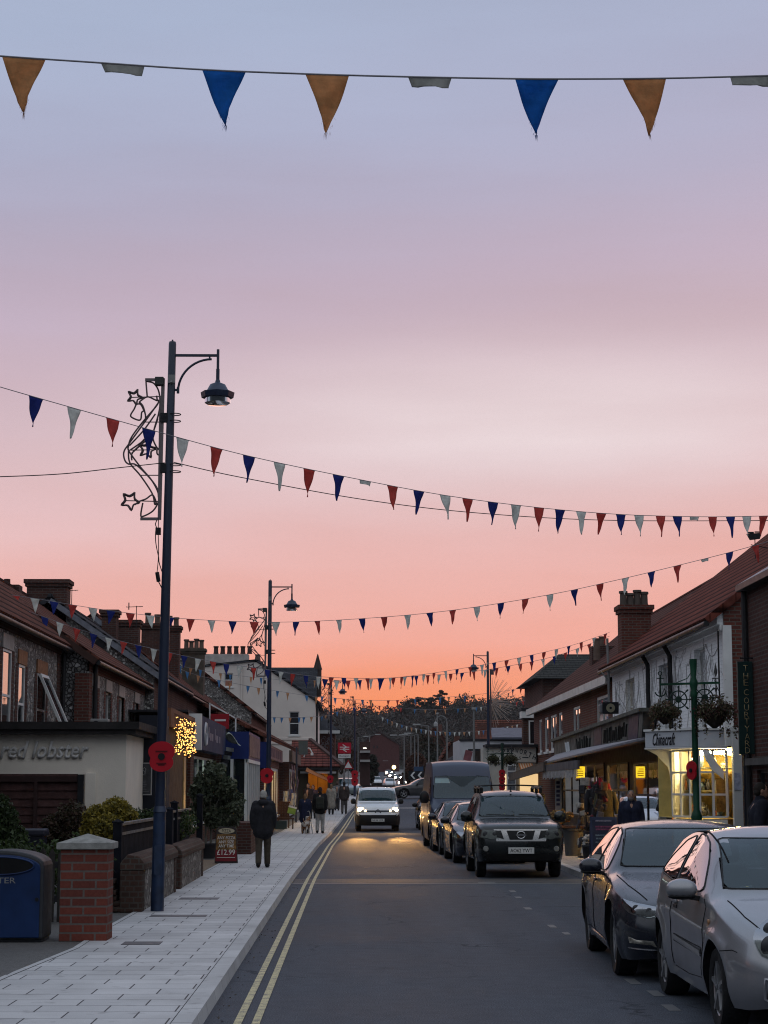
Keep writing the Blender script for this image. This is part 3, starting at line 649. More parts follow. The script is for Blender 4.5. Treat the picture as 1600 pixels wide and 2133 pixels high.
bunting('small pale blue and apricot bunting below the sash window of the cream gable',
    [(418,1484,104), (470,1490,104.5), (540,1493,105.5), (600,1495,106.5), (655,1493,107.5), (690,1490,108)],
    [(426,'O'),(444,'L'),(454,'O'),(467,'O'),(494,'L'),(509,'O'),(519,'L'),(540,'L'),(568,'L'),(584,'L'),(601,'O'),(620,'L'),(630,'L'),(646,'O')], .2, .34, .008, 10)
bunting('pale blue and apricot bunting crossing the sunset level with the pine tree',
    [(664,1450,96), (730,1457,96.5), (815,1459,97.2), (880,1455,98), (960,1450,99), (1040,1441,100), (1100,1430,101), (1160,1415,102)],
    [(668,'L'),(695,'L'),(713,'O'),(752,'L'),(769,'O'),(806,'r'),(825,'r'),(862,'L'),(882,'O'),(914,'L'),(932,'O'),(966,'L'),(984,'O'),(1036,'O'),(1066,'b'),(1083,'r'),(1118,'L'),(1130,'O')], .16, .34, .008, 11)
bunting('thin small bunting low over the wooded hill left of the pine tree',
    [(664,1494,128), (720,1478,128.5), (770,1470,129), (830,1474,130), (880,1478,131), (960,1476,132), (1040,1468,133), (1140,1452,134)],
    [(668,'L'),(676,'O'),(700,'L'),(722,'r'),(735,'b'),(769,'r'),(788,'r'),(801,'r'),(820,'r'),(833,'r'),(862,'L'),(884,'O'),(905,'O'),(925,'O'),(952,'L'),(966,'O'),(990,'L'),(1000,'w'),(1040,'O'),(1074,'r'),(1087,'r'),(1100,'r'),(1118,'w')], .17, .34, .009, 12)
bunting('sagging far bunting of tiny pale flags in front of the dark wood',
    [(792,1492,146), (834,1509,147), (870,1518,148), (915,1524,149), (960,1525,150), (1014,1521,151), (1044,1516,152), (1090,1507,153)],
    [(x, c) for x, c in zip(range(795, 1085, 10), 'wLOwLwOwLwwLwOLwwOwLwLOwwLwOw')], .2, .36, .009, 13)
# plain cable for lights, fixed to the nearest lamp post
path = smoothpath([PY(-80, 994, 25.5), PY(0, 993, 25.8), PY(130, 987, 26.3), PY(250, 974, 26.8), PY(343, 964, 27.12)], 8) 
mb = MB(); mb.tube(path, .007, 5); mb.tube(smoothpath([PY(362, 963, 27.3), PY(500, 994, 28.2), PY(760, 1041, 30), PY(1000, 1069, 31.6), PY(1280, 1084, 33.4), PY(1660, 1084, 35.5)], 10), .007, 5)
mb.build('overhead_cable', BLACK, label='thin dark cable strung from the tallest lamp post out over the road', cat='cable', smooth=60)
# ---------------------------------------------------------------- building helpers
def wall_cells(mb, o, u, W, Z0, Z1, holes, n, depth=.12, mi=0):
    """wall in the plane o + u*a + z, outward normal n, real openings with reveals; holes (a0,a1,z0,z1)"""
    o, u, n = V(o), V(u), V(n)
    A = sorted({0, W} | {h[0] for h in holes} | {h[1] for h in holes}); Zs = sorted({Z0, Z1} | {h[2] for h in holes} | {h[3] for h in holes})
    P = lambda a, z, d=0: o + u*a + V((0,0,z)) - n*d
    flip = u.cross(V((0,0,1))).dot(n) < 0
    def q(pts): mb.add(pts if not flip else pts[::-1], [(0,1,2,3)], mi)
    for a0, a1 in zip(A, A[1:]):
        for z0, z1 in zip(Zs, Zs[1:]):
            am, zm = (a0+a1)/2, (z0+z1)/2
            if any(h[0] < am < h[1] and h[2] < zm < h[3] for h in holes): continue
            q([P(a0,z0), P(a1,z0), P(a1,z1), P(a0,z1)])
    for a0, a1, z0, z1 in holes:
        for c in ([P(a0,z0), P(a0,z1), P(a0,z1,depth), P(a0,z0,depth)], [P(a1,z1), P(a1,z0), P(a1,z0,depth), P(a1,z1,depth)],
                  [P(a0,z1), P(a1,z1), P(a1,z1,depth), P(a0,z1,depth)], [P(a1,z0), P(a0,z0), P(a0,z0,depth), P(a1,z0,depth)]): q(c)
def obox(mb, o, u, n, a0, a1, d0, d1, z0, z1, mi=0):       # box in wall coordinates (d outward along n)
    o, u, n = V(o), V(u), V(n); P = lambda a, d, z: o + u*a + n*d + V((0,0,z))
    return mb.add([P(a0,d0,z0),P(a1,d0,z0),P(a1,d1,z0),P(a0,d1,z0),P(a0,d0,z1),P(a1,d0,z1),P(a1,d1,z1),P(a0,d1,z1)],
        [(0,3,2,1),(4,5,6,7),(0,1,5,4),(1,2,6,5),(2,3,7,6),(3,0,4,7)], mi)
def window(par, o, u, n, h, depth=.1, frame=.055, fmat=None, pane=None, cols=1, rows=2, sill=True, lit=None, open_=False, sillm=None, name='window'):
    a0, a1, z0, z1 = h; fm = fmat or WHITEP
    mb = MB(); d0, d1 = -depth-.02, -depth+.04
    obox(mb, o,u,n, a0, a0+frame, d0, d1, z0, z1); obox(mb, o,u,n, a1-frame, a1, d0, d1, z0, z1)
    obox(mb, o,u,n, a0+frame, a1-frame, d0, d1, z0, z0+frame); obox(mb, o,u,n, a0+frame, a1-frame, d0, d1, z1-frame, z1)
    for i in range(1, cols):
        a = a0+(a1-a0)*i/cols; obox(mb, o,u,n, a-.02, a+.02, d0, d1-.004, z0+frame, z1-frame)
    for i in range(1, rows):
        z = z0+(z1-z0)*i/rows; obox(mb, o,u,n, a0+frame, a1-frame, d0, d1-.008, z-.025, z+.025)
    w = mb.build(name, fm, par)
    mb = MB(); O = V(o) + V(n)*(-depth+.01); mb.poly([O+V(u)*a0+V((0,0,z0)), O+V(u)*a1+V((0,0,z0)), O+V(u)*a1+V((0,0,z1)), O+V(u)*a0+V((0,0,z1))])
    mb.build('pane', pane or PANE, w)
    if lit:
        mb = MB(); O = V(o) + V(n)*(-depth-.25); mb.poly([O+V(u)*a0+V((0,0,z0)), O+V(u)*a1+V((0,0,z0)), O+V(u)*a1+V((0,0,z1)), O+V(u)*a0+V((0,0,z1))]); mb.build('curtain', lit, w)
    if sill:
        mb = MB(); obox(mb, o,u,n, a0-.06, a1+.06, -.05, .06, z0-.09, z0-.004); mb.build('sill', sillm or WHITEP, w)
    return w
def chimney(par, c, w, d, z0, z1, m_, pots=4, potm=None, along='x', name='chimney'):
    mb = MB(); x, y = c
    mb.box(x-w/2, x+w/2, y-d/2, y+d/2, z0, z1-.22); mb.box(x-w/2-.05, x+w/2+.05, y-d/2-.05, y+d/2+.05, z1-.22, z1-.12); mb.box(x-w/2-.09, x+w/2+.09, y-d/2-.09, y+d/2+.09, z1-.12, z1)
    c_ = mb.build(name, m_, par)
    for i in range(pots):
        t = (i+.5)/pots-.5; px_, py_ = (x+t*w*.95, y) if along == 'x' else (x, y+t*d*.95)
        hh = (.42, .36, .45, .4)[i % 4]; mb = MB(); mb.lathe([(.12, 0), (.1, .08), (.095, hh-.08), (.125, hh-.06), (.12, hh), (.08, hh)], (px_, py_, z1), 12); mb.build('chimney_pot', potm or POT, c_, smooth=40)
    return c_
POT = mat('terracotta_pot', (.11,.075,.06), .8, var=.35)
BRK_RED = brick('red_brick', (.15,.048,.036), (.09,.034,.028), (.13,.11,.095))
BRK_DK = brick('dark_brick', (.095,.042,.034), (.06,.030,.026), (.10,.085,.078), dirt=.6)
FLINT = flint('flint_wall', 13, pale=(.36,.35,.34)); COBB = flint('cobble_wall', 11, pale=(.26,.25,.25), dark=(.10,.10,.10), mortar=(.035,.03,.03))
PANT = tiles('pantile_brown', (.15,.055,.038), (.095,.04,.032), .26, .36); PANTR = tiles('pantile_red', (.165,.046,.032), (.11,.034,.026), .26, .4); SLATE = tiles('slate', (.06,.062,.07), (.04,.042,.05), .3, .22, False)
LEAD = mat('lead', (.16,.17,.20), .5, .2, var=.35, vs=4)
GUT = mat('gutter', (.02,.02,.022), .5)
def gable_house(name, label, X, XR, XB, Y0, Y1, ze, zr, wallm, roofm, sgn=1, gablem=None, holes=(), over=.18, z0=0, cat='house', group=None, vergem=None, th=.14, gut=True, gover=.12, fgap=0):
    """terrace house, street wall at X facing sgn*x, ridge along the street at XR, gable wall facing the camera at Y0"""
    o = thing(name, label, cat, ((X+XR)/2, (Y0+Y1)/2, z0), 0, group)
    mb = MB(); wall_cells(mb, (X, Y0, 0), (0,1,0), Y1-Y0, z0, ze, [(a-Y0, b-Y0, c, d) for a, b, c, d in holes], (sgn, 0, 0))
    zb = zr - (zr-ze)*abs(XB-XR)/max(.01, abs(X-XR))
    w = mb.build('wall', wallm, o)
    for k, yy in (('gable_wall', Y0), ('gable_wall', Y1)):
        mb = MB(); p = [(X, yy, z0), (X, yy, ze), (XR, yy, zr), (XB, yy, zb), (XB, yy, z0)]; mb.poly(p if (sgn < 0) == (yy == Y0) else p[::-1]); mb.build(k, gablem or wallm, o)
    mb = MB(); mb.poly([(XB, Y0, z0), (XB, Y1, z0), (XB, Y1, zb), (XB, Y0, zb)]); mb.build('rear_wall', wallm, o)
    sl = (zr-ze)/abs(XR-X); xo, zo = X+sgn*over, ze-over*sl
    mb = MB(); mb.slab([(xo, Y0-gover, zo+.02), (xo, Y1+gover, zo+.02), (XR, Y1+gover, zr+.02), (XR, Y0-gover, zr+.02)][::1 if sgn > 0 else -1], th)
    mb.slab([(XB-sgn*over, Y0-gover, zb-over*sl+.02), (XR, Y0-gover, zr+.021), (XR, Y1+gover, zr+.021), (XB-sgn*over, Y1+gover, zb-over*sl+.02)][::1 if sgn > 0 else -1], th)
    rf = mb.build('roof', roofm, o)
    mb = MB(); mb.tube([(XR, Y0-gover, zr+th+.02), (XR, Y1+gover, zr+th+.02)], .09, 8); mb.build('ridge_tiles', roofm, rf)
    if vergem:
        mb = MB(); a, b = V((xo, Y0-gover-.03, zo+.03)), V((XR, Y0-gover-.03, zr+.03)); mb.bar(a, b, .06, .16); mb.build('verge', vergem, rf)
    if gut:
        mb = MB(); mb.tube([(xo+sgn*.05, Y0-gover, zo+.02), (xo+sgn*.05, Y1+gover, zo+.02)], .06, 8); mb.build('gutter', GUT, o, smooth=60)
    return o
def signtext(body, width, height, m_, par, centre, xdir, updir=(0,0,1), shear=0, extrude=.006, offset=0, name='lettering'):
    ob = text(body, 1, m_, None, (0,0,0), (1,0,0), (0,1,0), name, 0, shear, offset)
    me = ob.data; a = np.empty(len(me.vertices)*3); me.vertices.foreach_get('co', a); a = a.reshape(-1,3); mn, mx = a.min(0), a.max(0)
    bpy.data.objects.remove(ob)
    x = V(xdir).normalized(); up = V(updir).normalized(); n = x.cross(up); c = V(centre) - (org(par) if par else V((0,0,0)))
    k = ((a - (mn+mx)/2) / np.maximum(mx-mn, 1e-6)); out = np.array(c) + k[:,:1]*width*np.array(x) + k[:,1:2]*height*np.array(up)
    bm = bmesh.new(); me.vertices.foreach_set('co', out.astype(np.float32).ravel()); bm.from_mesh(me)
    if extrude:
        r = bmesh.ops.extrude_face_region(bm, geom=bm.faces[:]); vs = [e for e in r['geom'] if isinstance(e, bmesh.types.BMVert)]; bmesh.ops.translate(bm, verts=vs, vec=n*extrude); bmesh.ops.recalc_face_normals(bm, faces=bm.faces)
    bm.to_mesh(me); bm.free(); me.materials.clear(); me.materials.append(m_); me.name = name
    ob = bpy.data.objects.new(name, me); return put(ob, name, parent=par)
# ---------------------------------------------------------------- near left: bin, pillar, garden wall
BINB = mat('bin_blue', (.009,.026,.088), .4, var=.3); BIND = mat('bin_grey', (.035,.037,.042), .6, bump=.3)
Yb = 21.9; xr = PY(88, 1968, Yb).x; xc = PY(-4, 1968, Yb).x; bw = xr-xc
o = thing('litter_bin', 'dark blue litter bin with a wide dark mouth beside the brick pillar', 'litter bin', (xc, Yb+.33, KH-.01))
def binprof(w, z1, rise, y0=0): return [(-w, y0, 0), (w, y0, 0), (w, y0, z1-.12)] + [(w*math.cos(a), y0, z1-.12+.12*0+rise*math.sin(a)) for a in arr(0.25, math.pi-.25, 14)] + [(-w, y0, z1-.12)]
mb = MB(); mb.prism(binprof(bw, .93, .17), (0, .66, 0)); mb.xf(Matrix.Translation((0, -.33, .03))); mb.build('body', BIND, o, world=False, bevel=.03)
mb = MB(); mb.prism([(x*.92, y, z*.95) for x, y, z in binprof(bw, .93, .15)], (0, .02, 0)); mb.xf(Matrix.Translation((0, -.348, .05))); dr = mb.build('door_panel', BINB, o, world=False, bevel=.012)
mb = MB(); mb.lathe([(1, 0), (1, -.012)], (0, 0, 0), 28, 'y'); mb.xf(Matrix.Translation((0, -.35, .84)) @ Matrix.Diagonal((bw*.76, 1, .088, 1))); mb.build('mouth', mat('bin_mouth', (.004,.004,.005), .8), o, world=False)
mb = MB(); mb.tube([(bw*.77*math.cos(a), -.352, .84+.096*math.sin(a)) for a in arr(0, 2*math.pi, 40)][:-1], .014, 6, closed=True); mb.build('mouth_rim', BINB, o, world=False, smooth=60)
signtext('LITTER', .36, .062, mat('bin_letters', (.22,.22,.22), .6), o, (xc, Yb-.0205, KH+.67), (1,0,0), extrude=.003)
mb = MB(); mb.lathe([(.022, -.362), (.022, -.345)], (bw*.86, 0, .47), 10, 'y'); mb.build('lock', BLACK, o, world=False)
mb = MB(); mb.box(-bw*.96, bw*.96, -.3, .3, 0, .035); mb.build('plinth', BLACK, o, world=False)
# pillar
BRKP = brick('pillar_brick', (.175,.05,.036), (.115,.038,.031), (.13,.11,.10), bw=.27, bh=.097, mort=.012, dirt=.45)
a, b = PY(122, 1962, 22), PY(222, 1962, 22); w = b.x-a.x
o = thing('brick_pillar', 'square red brick gate pillar with pyramid concrete cap beside the blue bin', 'pillar', ((a.x+b.x)/2, 22.25, KH-.012))
mb = MB(); mb.box(-w/2, w/2, -.25, .25, 0, 1.02); mb.build('shaft', BRKP, o, world=False, bevel=.006)
CONC = mat('concrete', (.24,.235,.22), .85, var=.3, vs=9, bump=.5, bs=70)
mb = MB(); q = w/2+.045; mb.box(-q, q, -.295, .295, 1.02, 1.09)
mb.add([(-q,-.295,1.09),(q,-.295,1.09),(q,.295,1.09),(-q,.295,1.09),(0,0,1.19)], [(0,1,4),(1,2,4),(2,3,4),(3,0,4)]); mb.build('cap', CONC, o, world=False, bevel=.008)
# flint garden wall, two lengths
BRKW = brick('coping_brick', (.085,.047,.037), (.05,.035,.03), (.09,.08,.07), bw=.12, bh=.075, dirt=.7); FLG = flint('garden_flint', 10, pale=(.22,.21,.20), dark=(.07,.068,.066), mortar=(.10,.09,.085))
def gwall(Y0, Y1, h, label):
    o = thing('flint_wall', label, 'garden wall', (-3.02, (Y0+Y1)/2, KH-.012), 0, 'low flint garden walls')
    mb = MB(); mb.box(-3.15, -2.9, Y0+.3, Y1-.3, KH-.012, h-.2); mb.build('flint_panel', FLG, o)
    for y in (Y0, Y1-.3):
        mb = MB(); mb.box(-3.2 if y == Y0 else -3.17, -2.885, y, y+.3, KH-.012, h-.2); mb.build('brick_quoin', BRKW, o, bevel=.02)
    mb = MB(); pr = [(-3.2, h-.2), (-2.86, h-.2), (-2.86, h-.1), (-2.95, h+.0), (-3.1, h+.02), (-3.2, h-.1)]
    mb.prism([(x, Y0, z) for x, z in pr], (0, Y1-Y0, 0)); mb.build('coping', BRKW, o, bevel=.015); return o
gwall(27.0, 32.2, .86, 'low flint wall with crumbling brick end just behind the nearest lamp post')
gwall(33.0, 38.0, .82, 'low flint wall with sloped brick coping between the black gate posts and the pizza board')
mb = MB(); rnd = random.Random(2)
for i in range(9): mb.box(-3.42+rnd.uniform(-.04,.04), -3.2+rnd.uniform(-.02,.03)-.02*i, 27.0+rnd.uniform(0,.06), 27.3, KH+.075*i, KH+.075*i+.068)
mb.build('wall_stub', BRKW, label='stepped rough brick stub at the end of the nearer flint wall', cat='wall', bevel=.012)
# black boarded fence on the wall line
FEN = mat('black_fence', (.010,.011,.016), .9, var=.4, spec=.1)
o = thing('boarded_fence', 'black boarded fence with pale worn top rails behind the flint walls', 'fence', (-3.3, 33, KH-.012))
for Y0, Y1, z1 in ((27.6, 32.4, 1.28), (33.1, 39.6, 1.36)):
    mb = MB()
    for y in np.arange(Y0, Y1-.05, .105): mb.box(-3.32, -3.295, y, y+.09, .3, z1-.02)
    mb.build('board_panel', FEN, o)
    mb = MB(); mb.box(-3.34, -3.26, Y0, Y1, z1-.02, z1+.02); mb.box(-3.34, -3.28, Y0, Y1, z1-.16, z1-.12); mb.build('top_rail', mat('worn_rail', (.10,.10,.105), .55, var=.6, vs=6), o)
for y, z1, x in ((32.55, 1.42, -3.05), (27.5, 1.3, -3.3), (39.7, 1.62, -3.1), (36.2, 1.5, -3.3)):
    mb = MB(); mb.box(x-.06, x+.06, y-.06, y+.06, KH-.012, z1); mb.lathe([(.085, z1), (.085, z1+.02), (.0, z1+.06)], (x, y, 0), 4); mb.build('post', FEN, o)
# dark picket fence and hedge behind the bin
o = thing('picket_fence', 'dark pointed picket fence in front of the low green hedge behind the bin', 'fence', (-4.6, 25, KH-.012))
mb = MB()
for x in np.arange(-6.4, -3.25, .115):
    z = 1.02+.02*math.sin(x*9); mb.prism([(x, 25, KH), (x+.075, 25, KH), (x+.075, 25, z-.06), (x+.037, 25, z), (x, 25, z-.06)], (0, .02, 0))
mb.build('pickets', mat('old_pickets', (.03,.027,.025), .9, var=.5, vs=6), o)
mb = MB(); mb.box(-6.4, -3.25, 25.022, 25.06, .35, .43); mb.box(-6.4, -3.25, 25.022, 25.06, .78, .86); mb.build('rails', DARK, o)
mb = MB(); mb.box(-3.34, -3.22, 24.98, 25.1, KH-.012, 1.16); mb.build('post', DARK, o)
def shrub(label, blobs, n, size, cols, cat='shrub', name='shrub', seed=1, stems=True, hollow=.5):
    b = np.array(blobs); c = b[:,:3].mean(0); zb = float(min(b[:,2]-b[:,5])); base = max(KH-.012, gz(c[1]))
    o = thing(name, label, cat, (c[0], c[1], base))
    q, f = leaf_cloud(blobs, n, size, seed, hollow=hollow); raw('foliage', q, f, leafmat('leaf_%d' % seed, cols), o)
    if stems:
        mb = MB(); rnd = random.Random(seed)
        for i in range(7):
            t = b[i % len(b)]; e = V((t[0]+rnd.uniform(-.5,.5)*t[3], t[1]+rnd.uniform(-.5,.5)*t[4], t[2]+rnd.uniform(0,.5)*t[5])); s0 = V((c[0]+rnd.uniform(-.05,.05), c[1]+rnd.uniform(-.05,.05), base))
            mb.tube([s0, (s0+e)/2+V((rnd.uniform(-.05,.05),0,.05)), e], [.018, .012, .005], 5)
        mb.build('stems', mat('bark', (.05,.04,.03), .9, var=.4), o)
    return o
G1 = [(.025,.04,.012), (.045,.075,.02), (.07,.10,.03), (.03,.055,.018)]
shrub('clipped low green hedge running behind the dark picket fence', [(x, 25.9+.1*math.sin(x*3), .72, .42, .45, .42+.03*math.sin(x*5)) for x in np.arange(-6.6, -3.5, .3)], 9000, .035, G1, 'hedge', 'hedge', 21)
shrub('bright golden yellow shrub at the corner of the cream restaurant wall', [(PY(x, y, 30.5).x, 30.5+dy, PY(x, y, 30.5).z, r, r, r*.9) for x, y, dy, r in ((205,1705,0,.24), (240,1692,.1,.25), (225,1725,-.2,.27), (258,1702,.2,.2), (200,1735,0,.25), (245,1740,-.1,.25), (225,1760,0,.3))], 9500, .034, [(.22,.17,.025), (.33,.25,.035), (.15,.12,.02), (.09,.085,.02), (.27,.21,.03)], seed=22)
shrub('dark reddish brown shrub between the fence panel and the golden shrub', [(PY(x, y, 32).x, 32, PY(x, y, 32).z, r, r, r) for x, y, r in ((115,1725,.24), (150,1705,.28), (170,1730,.25), (120,1750,.28), (160,1755,.3))], 6000, .036, [(.045,.025,.018), (.07,.038,.024), (.035,.033,.018), (.055,.045,.022)], seed=23)
shrub('rounded dark green shrub at the far left edge in front of the fence panel', [(PY(x, y, 29).x, 29, PY(x, y, 29).z, r, r, r) for x, y, r in ((-10,1690,.26), (12,1705,.2), (5,1740,.3), (30,1748,.22), (-30,1730,.35))], 5000, .035, [(.02,.035,.014), (.035,.055,.02), (.05,.075,.025)], seed=24)
shrub('low green hedge seen over the black fence by the navy wall', [(PY(x, 1697, 38).x, 37.6, 1.1+.03*math.sin(x), .32, .3, .3) for x in range(285, 385, 14)], 3500, .035, G1, 'hedge', 'hedge', 25)
o = thing('storage_box', 'dark lidded garden box half hidden by the left hedge', 'box', (PY(60, 1740, 31).x, 31, KH-.012))
mb = MB(); mb.box(-.26, .26, -.2, .2, 0, .95); mb.build('body', mat('box_navy', (.01,.011,.02), .5), o, world=False, bevel=.02); mb = MB(); mb.box(-.29, .29, -.23, .23, .95, 1.06); mb.build('lid', mat('box_lid', (.03,.03,.045), .4), o, world=False, bevel=.03)
# ---------------------------------------------------------------- restaurant
REND = mat('grey_render', (.75,.68,.59), .9, var=.12, vs=.9, bump=.4, bs=45); NAVW = mat('navy_wall', (.012,.014,.022), .7, var=.3)
o = thing('restaurant', 'flat roofed single storey restaurant with raised script name on cream render', 'restaurant', (-6.5, 39, 0))
YR = 36.5; xe = PY(263, 1560, YR).x
mb = MB(); zw = PY(100,1530,YR).z+.09; wall_cells(mb, (-10, YR, 0), (1,0,0), xe+10, 0, zw, [(0, 10+PY(172,1615,YR).x, 0, PY(100,1614,YR).z)], (0,-1,0), .3); wall_cells(mb, (xe, YR, 0), (0,1,0), 3, 0, zw, [], (1,0,0)); mb.build('rendered_wall', REND, o)
mb = MB(); mb.box(PY(178,1640,YR).x, PY(200,1640,YR).x, YR-.07, YR, 0, PY(180,1610,YR).z); mb.build('pilaster', REND, o, bevel=.01)
mb = MB(); mb.box(xe+.004, PY(347, 1600, 39.5).x, 39.5, 40.2, 0, zw); mb.build('navy_wall', NAVW, o)
zt = PY(100, 1503, 36.2).z; zb = PY(100, 1529, 36.2).z
mb = MB(); mb.box(-10, PY(290,1510,36.2).x, 36.2, 40.3, zb+.09, zt); mb.box(-10, PY(283,1510,36.25).x, 36.25, 40.25, zb, zb+.088); mb.build('flat_roof', mat('roof_felt', (.022,.02,.02), .9, var=.4), o)
mb = MB(); mb.box(PY(290,1510,39.6).x, PY(346,1510,39.6).x, 39.6, 40.2, zw, PY(320,1490,39.6).z); mb.build('parapet', NAVW, o)
signtext('red lobster', 1.67, .33, mat('raised_letters', (.60,.58,.56), .6, var=.08), o, (PY(93,1562,YR).x, YR-.002, PY(93,1562,YR).z), (1,0,0), shear=.3, extrude=.05, offset=.02)
pc = PY(291.5, 1622.5, 39.45); o2 = thing('menu_board', 'pale framed chalk menu board on the navy wall behind the lamp post', 'menu board', (pc.x, 39.47, pc.z))
mb = MB(); W, H = .242, .327
for x0, x1, z0, z1 in ((-W,W,H-.02,H),(-W,W,-H,-H+.02),(-W,-W+.02,-H+.02,H-.02),(W-.02,W,-H+.02,H-.02)): mb.box(x0, x1, -.03, .03, z0, z1)
mb.build('frame', mat('board_frame', (.35,.34,.34), .5), o2, world=False); mb = MB(); mb.box(-W+.021, W-.021, -.01, .03, -H+.021, H-.021); mb.build('board', mat('chalkboard', (.06,.06,.065), .7, var=.5, vs=4), o2, world=False)
rnd = random.Random(4); CHK = mat('chalk', (.32,.32,.32), .9)
for k in range(3):
    mb = MB(); mb.tube([(-.12+.24*i/14+.02*math.sin(i*2.1+k), -.014, .2-.05*k+.03*math.sin(i*1.7+k*2)) for i in range(15)], .006, 4); mb.build('chalk_scroll', CHK, o2, world=False)
for k in range(7):
    mb = MB(); w = rnd.uniform(.1,.19); mb.box(-w, w, -.0125, -.0115, -.05-.035*k, -.038-.035*k); mb.build('chalk_line', mat('chalk_faint', (.14,.14,.145), .9), o2, world=False)
o = thing('fence_panel', 'brown horizontal larch lap fence panel left of the cream restaurant', 'fence', (-6.5, 35.3, KH-.012))
mb = MB(); x1 = PY(162,1640,35.3).x
for i in range(13):
    z = KH+.05+i*.145; mb.add([(-9, 35.27, z), (x1, 35.27, z), (x1, 35.3, z+.15), (-9, 35.3, z+.15)], [(0,1,2,3)]); mb.box(-9, x1, 35.272, 35.31, z-.004, z+.012)
mb.build('boards', mat('larch_boards', (.055,.026,.024), .85, var=.4, vs=6, bump=.5, bs=30), o)
mb = MB(); mb.box(-9, x1, 35.22, 35.31, 1.9, 2.0); 
for x in (x1-.75, x1-1.75): mb.box(x-.03, x+.03, 35.21, 35.265, KH, 1.9)
mb.build('battens', mat('larch_dark', (.035,.018,.017), .85), o)
mb = MB(); mb.box(x1+.01, x1+.12, 35.2, 35.32, KH, 2.03); mb.build('post', BLACK, o)
# ---------------------------------------------------------------- left terraces
def lintels(par, X, hs, m_, u=.12, hh=.3):
    for h in hs:
        mb = MB(); mb.box(X-.02, X+.035, h[0]-u, h[1]+u, h[3]+.004, h[3]+hh); mb.build('lintel', m_, par)
def Yx(px, X): return X*F/(px-733)
STN = mat('pale_lintel', (.33,.30,.28), .85, var=.25); ORB = mat('orange_brick_lintel', (.24,.115,.06), .85, var=.3, vs=8)
X1 = -6.95; h1 = [(38.3,39.3,2.7,4.55), (40.15,40.95,2.7,4.35), (42.55,43.75,2.7,4.3)]
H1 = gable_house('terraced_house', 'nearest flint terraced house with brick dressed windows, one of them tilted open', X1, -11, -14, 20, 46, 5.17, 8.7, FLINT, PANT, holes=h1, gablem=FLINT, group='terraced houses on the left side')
for i, h in enumerate(h1):
    window(H1, (X1,20,0), (0,1,0), (1,0,0), (h[0]-20,h[1]-20,h[2],h[3]), cols=1, rows=2, depth=.03)
lintels(H1, X1, h1[:1], STN); lintels(H1, X1, h1[1:], ORB)
mb = MB()
for h in h1:
    for y in (h[0]-.32, h[1]): mb.box(X1-.05, X1+.012, y, y+.318, 2.5, h[3])
mb.box(X1-.05, X1+.03, 20, 46, 4.92, 5.1); mb.box(X1-.05, X1+.016, 45.4, 46, 2.5, 4.9); mb.build('brick_dressing', BRK_DK, H1)
mb = MB(); mb.tube([(X1+.09, 45.9, 2.6), (X1+.09, 45.9, 5.0)], .05, 8); mb.build('downpipe', GUT, H1)
# tilted casement standing open
sash = thing('open_casement', 'white framed casement tilted outward from the nearest flint house', 'window', (X1+.05, 43.15, 4.28))
mb = MB(); Rm = Matrix.Rotation(R(-24), 4, 'Y')
for a in ((-.55,-.48,-1.25,0), (.48,.55,-1.25,0), (-.48,.48,-.08,0), (-.48,.48,-1.25,-1.17)): mb.box(-.03, .03, a[0], a[1], a[2], a[3])
mb.xf(Rm); mb.build('sash_frame', WHITEP, sash, world=False); mb = MB(); mb.box(-.004, .004, -.48, .48, -1.17, -.08); mb.xf(Rm); mb.build('pane', PANE, sash, world=False)
X2 = -6.28; h2 = [(Yx(a,X2), Yx(b,X2), 2.7, PY(a, 1430, Yx(a,X2)).z if 0 else 4.22) for a, b in ((194,206),(222,233),(249,260),(282,290))]
H2 = gable_house('terraced_house', 'second flint terraced house with four pale lintels and a cobbled gable return', X2, -9.6, -13, 46.05, 58.4, 4.85, 7.2, FLINT, PANT, holes=h2, gablem=COBB, group='terraced houses on the left side', vergem=mat('brown_verge', (.05,.025,.02), .8))
for h in h2: window(H2, (X2,46.05,0), (0,1,0), (1,0,0), (h[0]-46.05,h[1]-46.05,h[2],h[3]), rows=2)
lintels(H2, X2, h2, STN, .08)
mb = MB()
for h in h2:
    for y in (h[0]-.3, h[1]): mb.box(X2-.05, X2+.012, y, y+.298, 2.5, h[3])
mb.box(X2-.05, X2+.02, 46.05, 58.3, 4.55, 4.8); mb.box(X2-.33, X2+.016, 46.0, 46.5, 0, 4.5); mb.build('brick_dressing', BRK_RED, H2)
mb = MB(); mb.tube([(X2+.08, 46.6, 2.6), (X2+.08, 46.6, 4.75)], .06, 8); mb.build('downpipe', GUT, H2)
X3 = -6.0
H3 = gable_house('terraced_house', 'third terraced house with a tall flint gable, round vent and slate verge', X3, -9.2, -13, 58.5, 69.6, 5.2, 7.4, BRK_DK, SLATE, gablem=FLINT, group='terraced houses on the left side', vergem=LEAD)
vc = PY(208, 1342, 58.45); mb = MB(); mb.lathe([(.16, -.02), (.16, .05)], (vc.x, 58.45, vc.z), 18, 'y'); mb.build('round_vent', BLACK, H3)
bc = PY(92, 1230, 58); chimney(H3, (bc.x, 58.9), 1.22, .8, 6.5, PY(92, 1203, 58).z, BRK_DK, 0); mb = MB(); mb.lathe([(.1,0),(.09,.35)], (PY(15,1205,54).x, 54, PY(15,1232,54).z), 10); mb.box(PY(15,0,54).x-.1, PY(70,0,54).x, 54.2, 54.8, 6.2, PY(30,1216,54).z); mb.build('chimney', BRK_DK, H2)
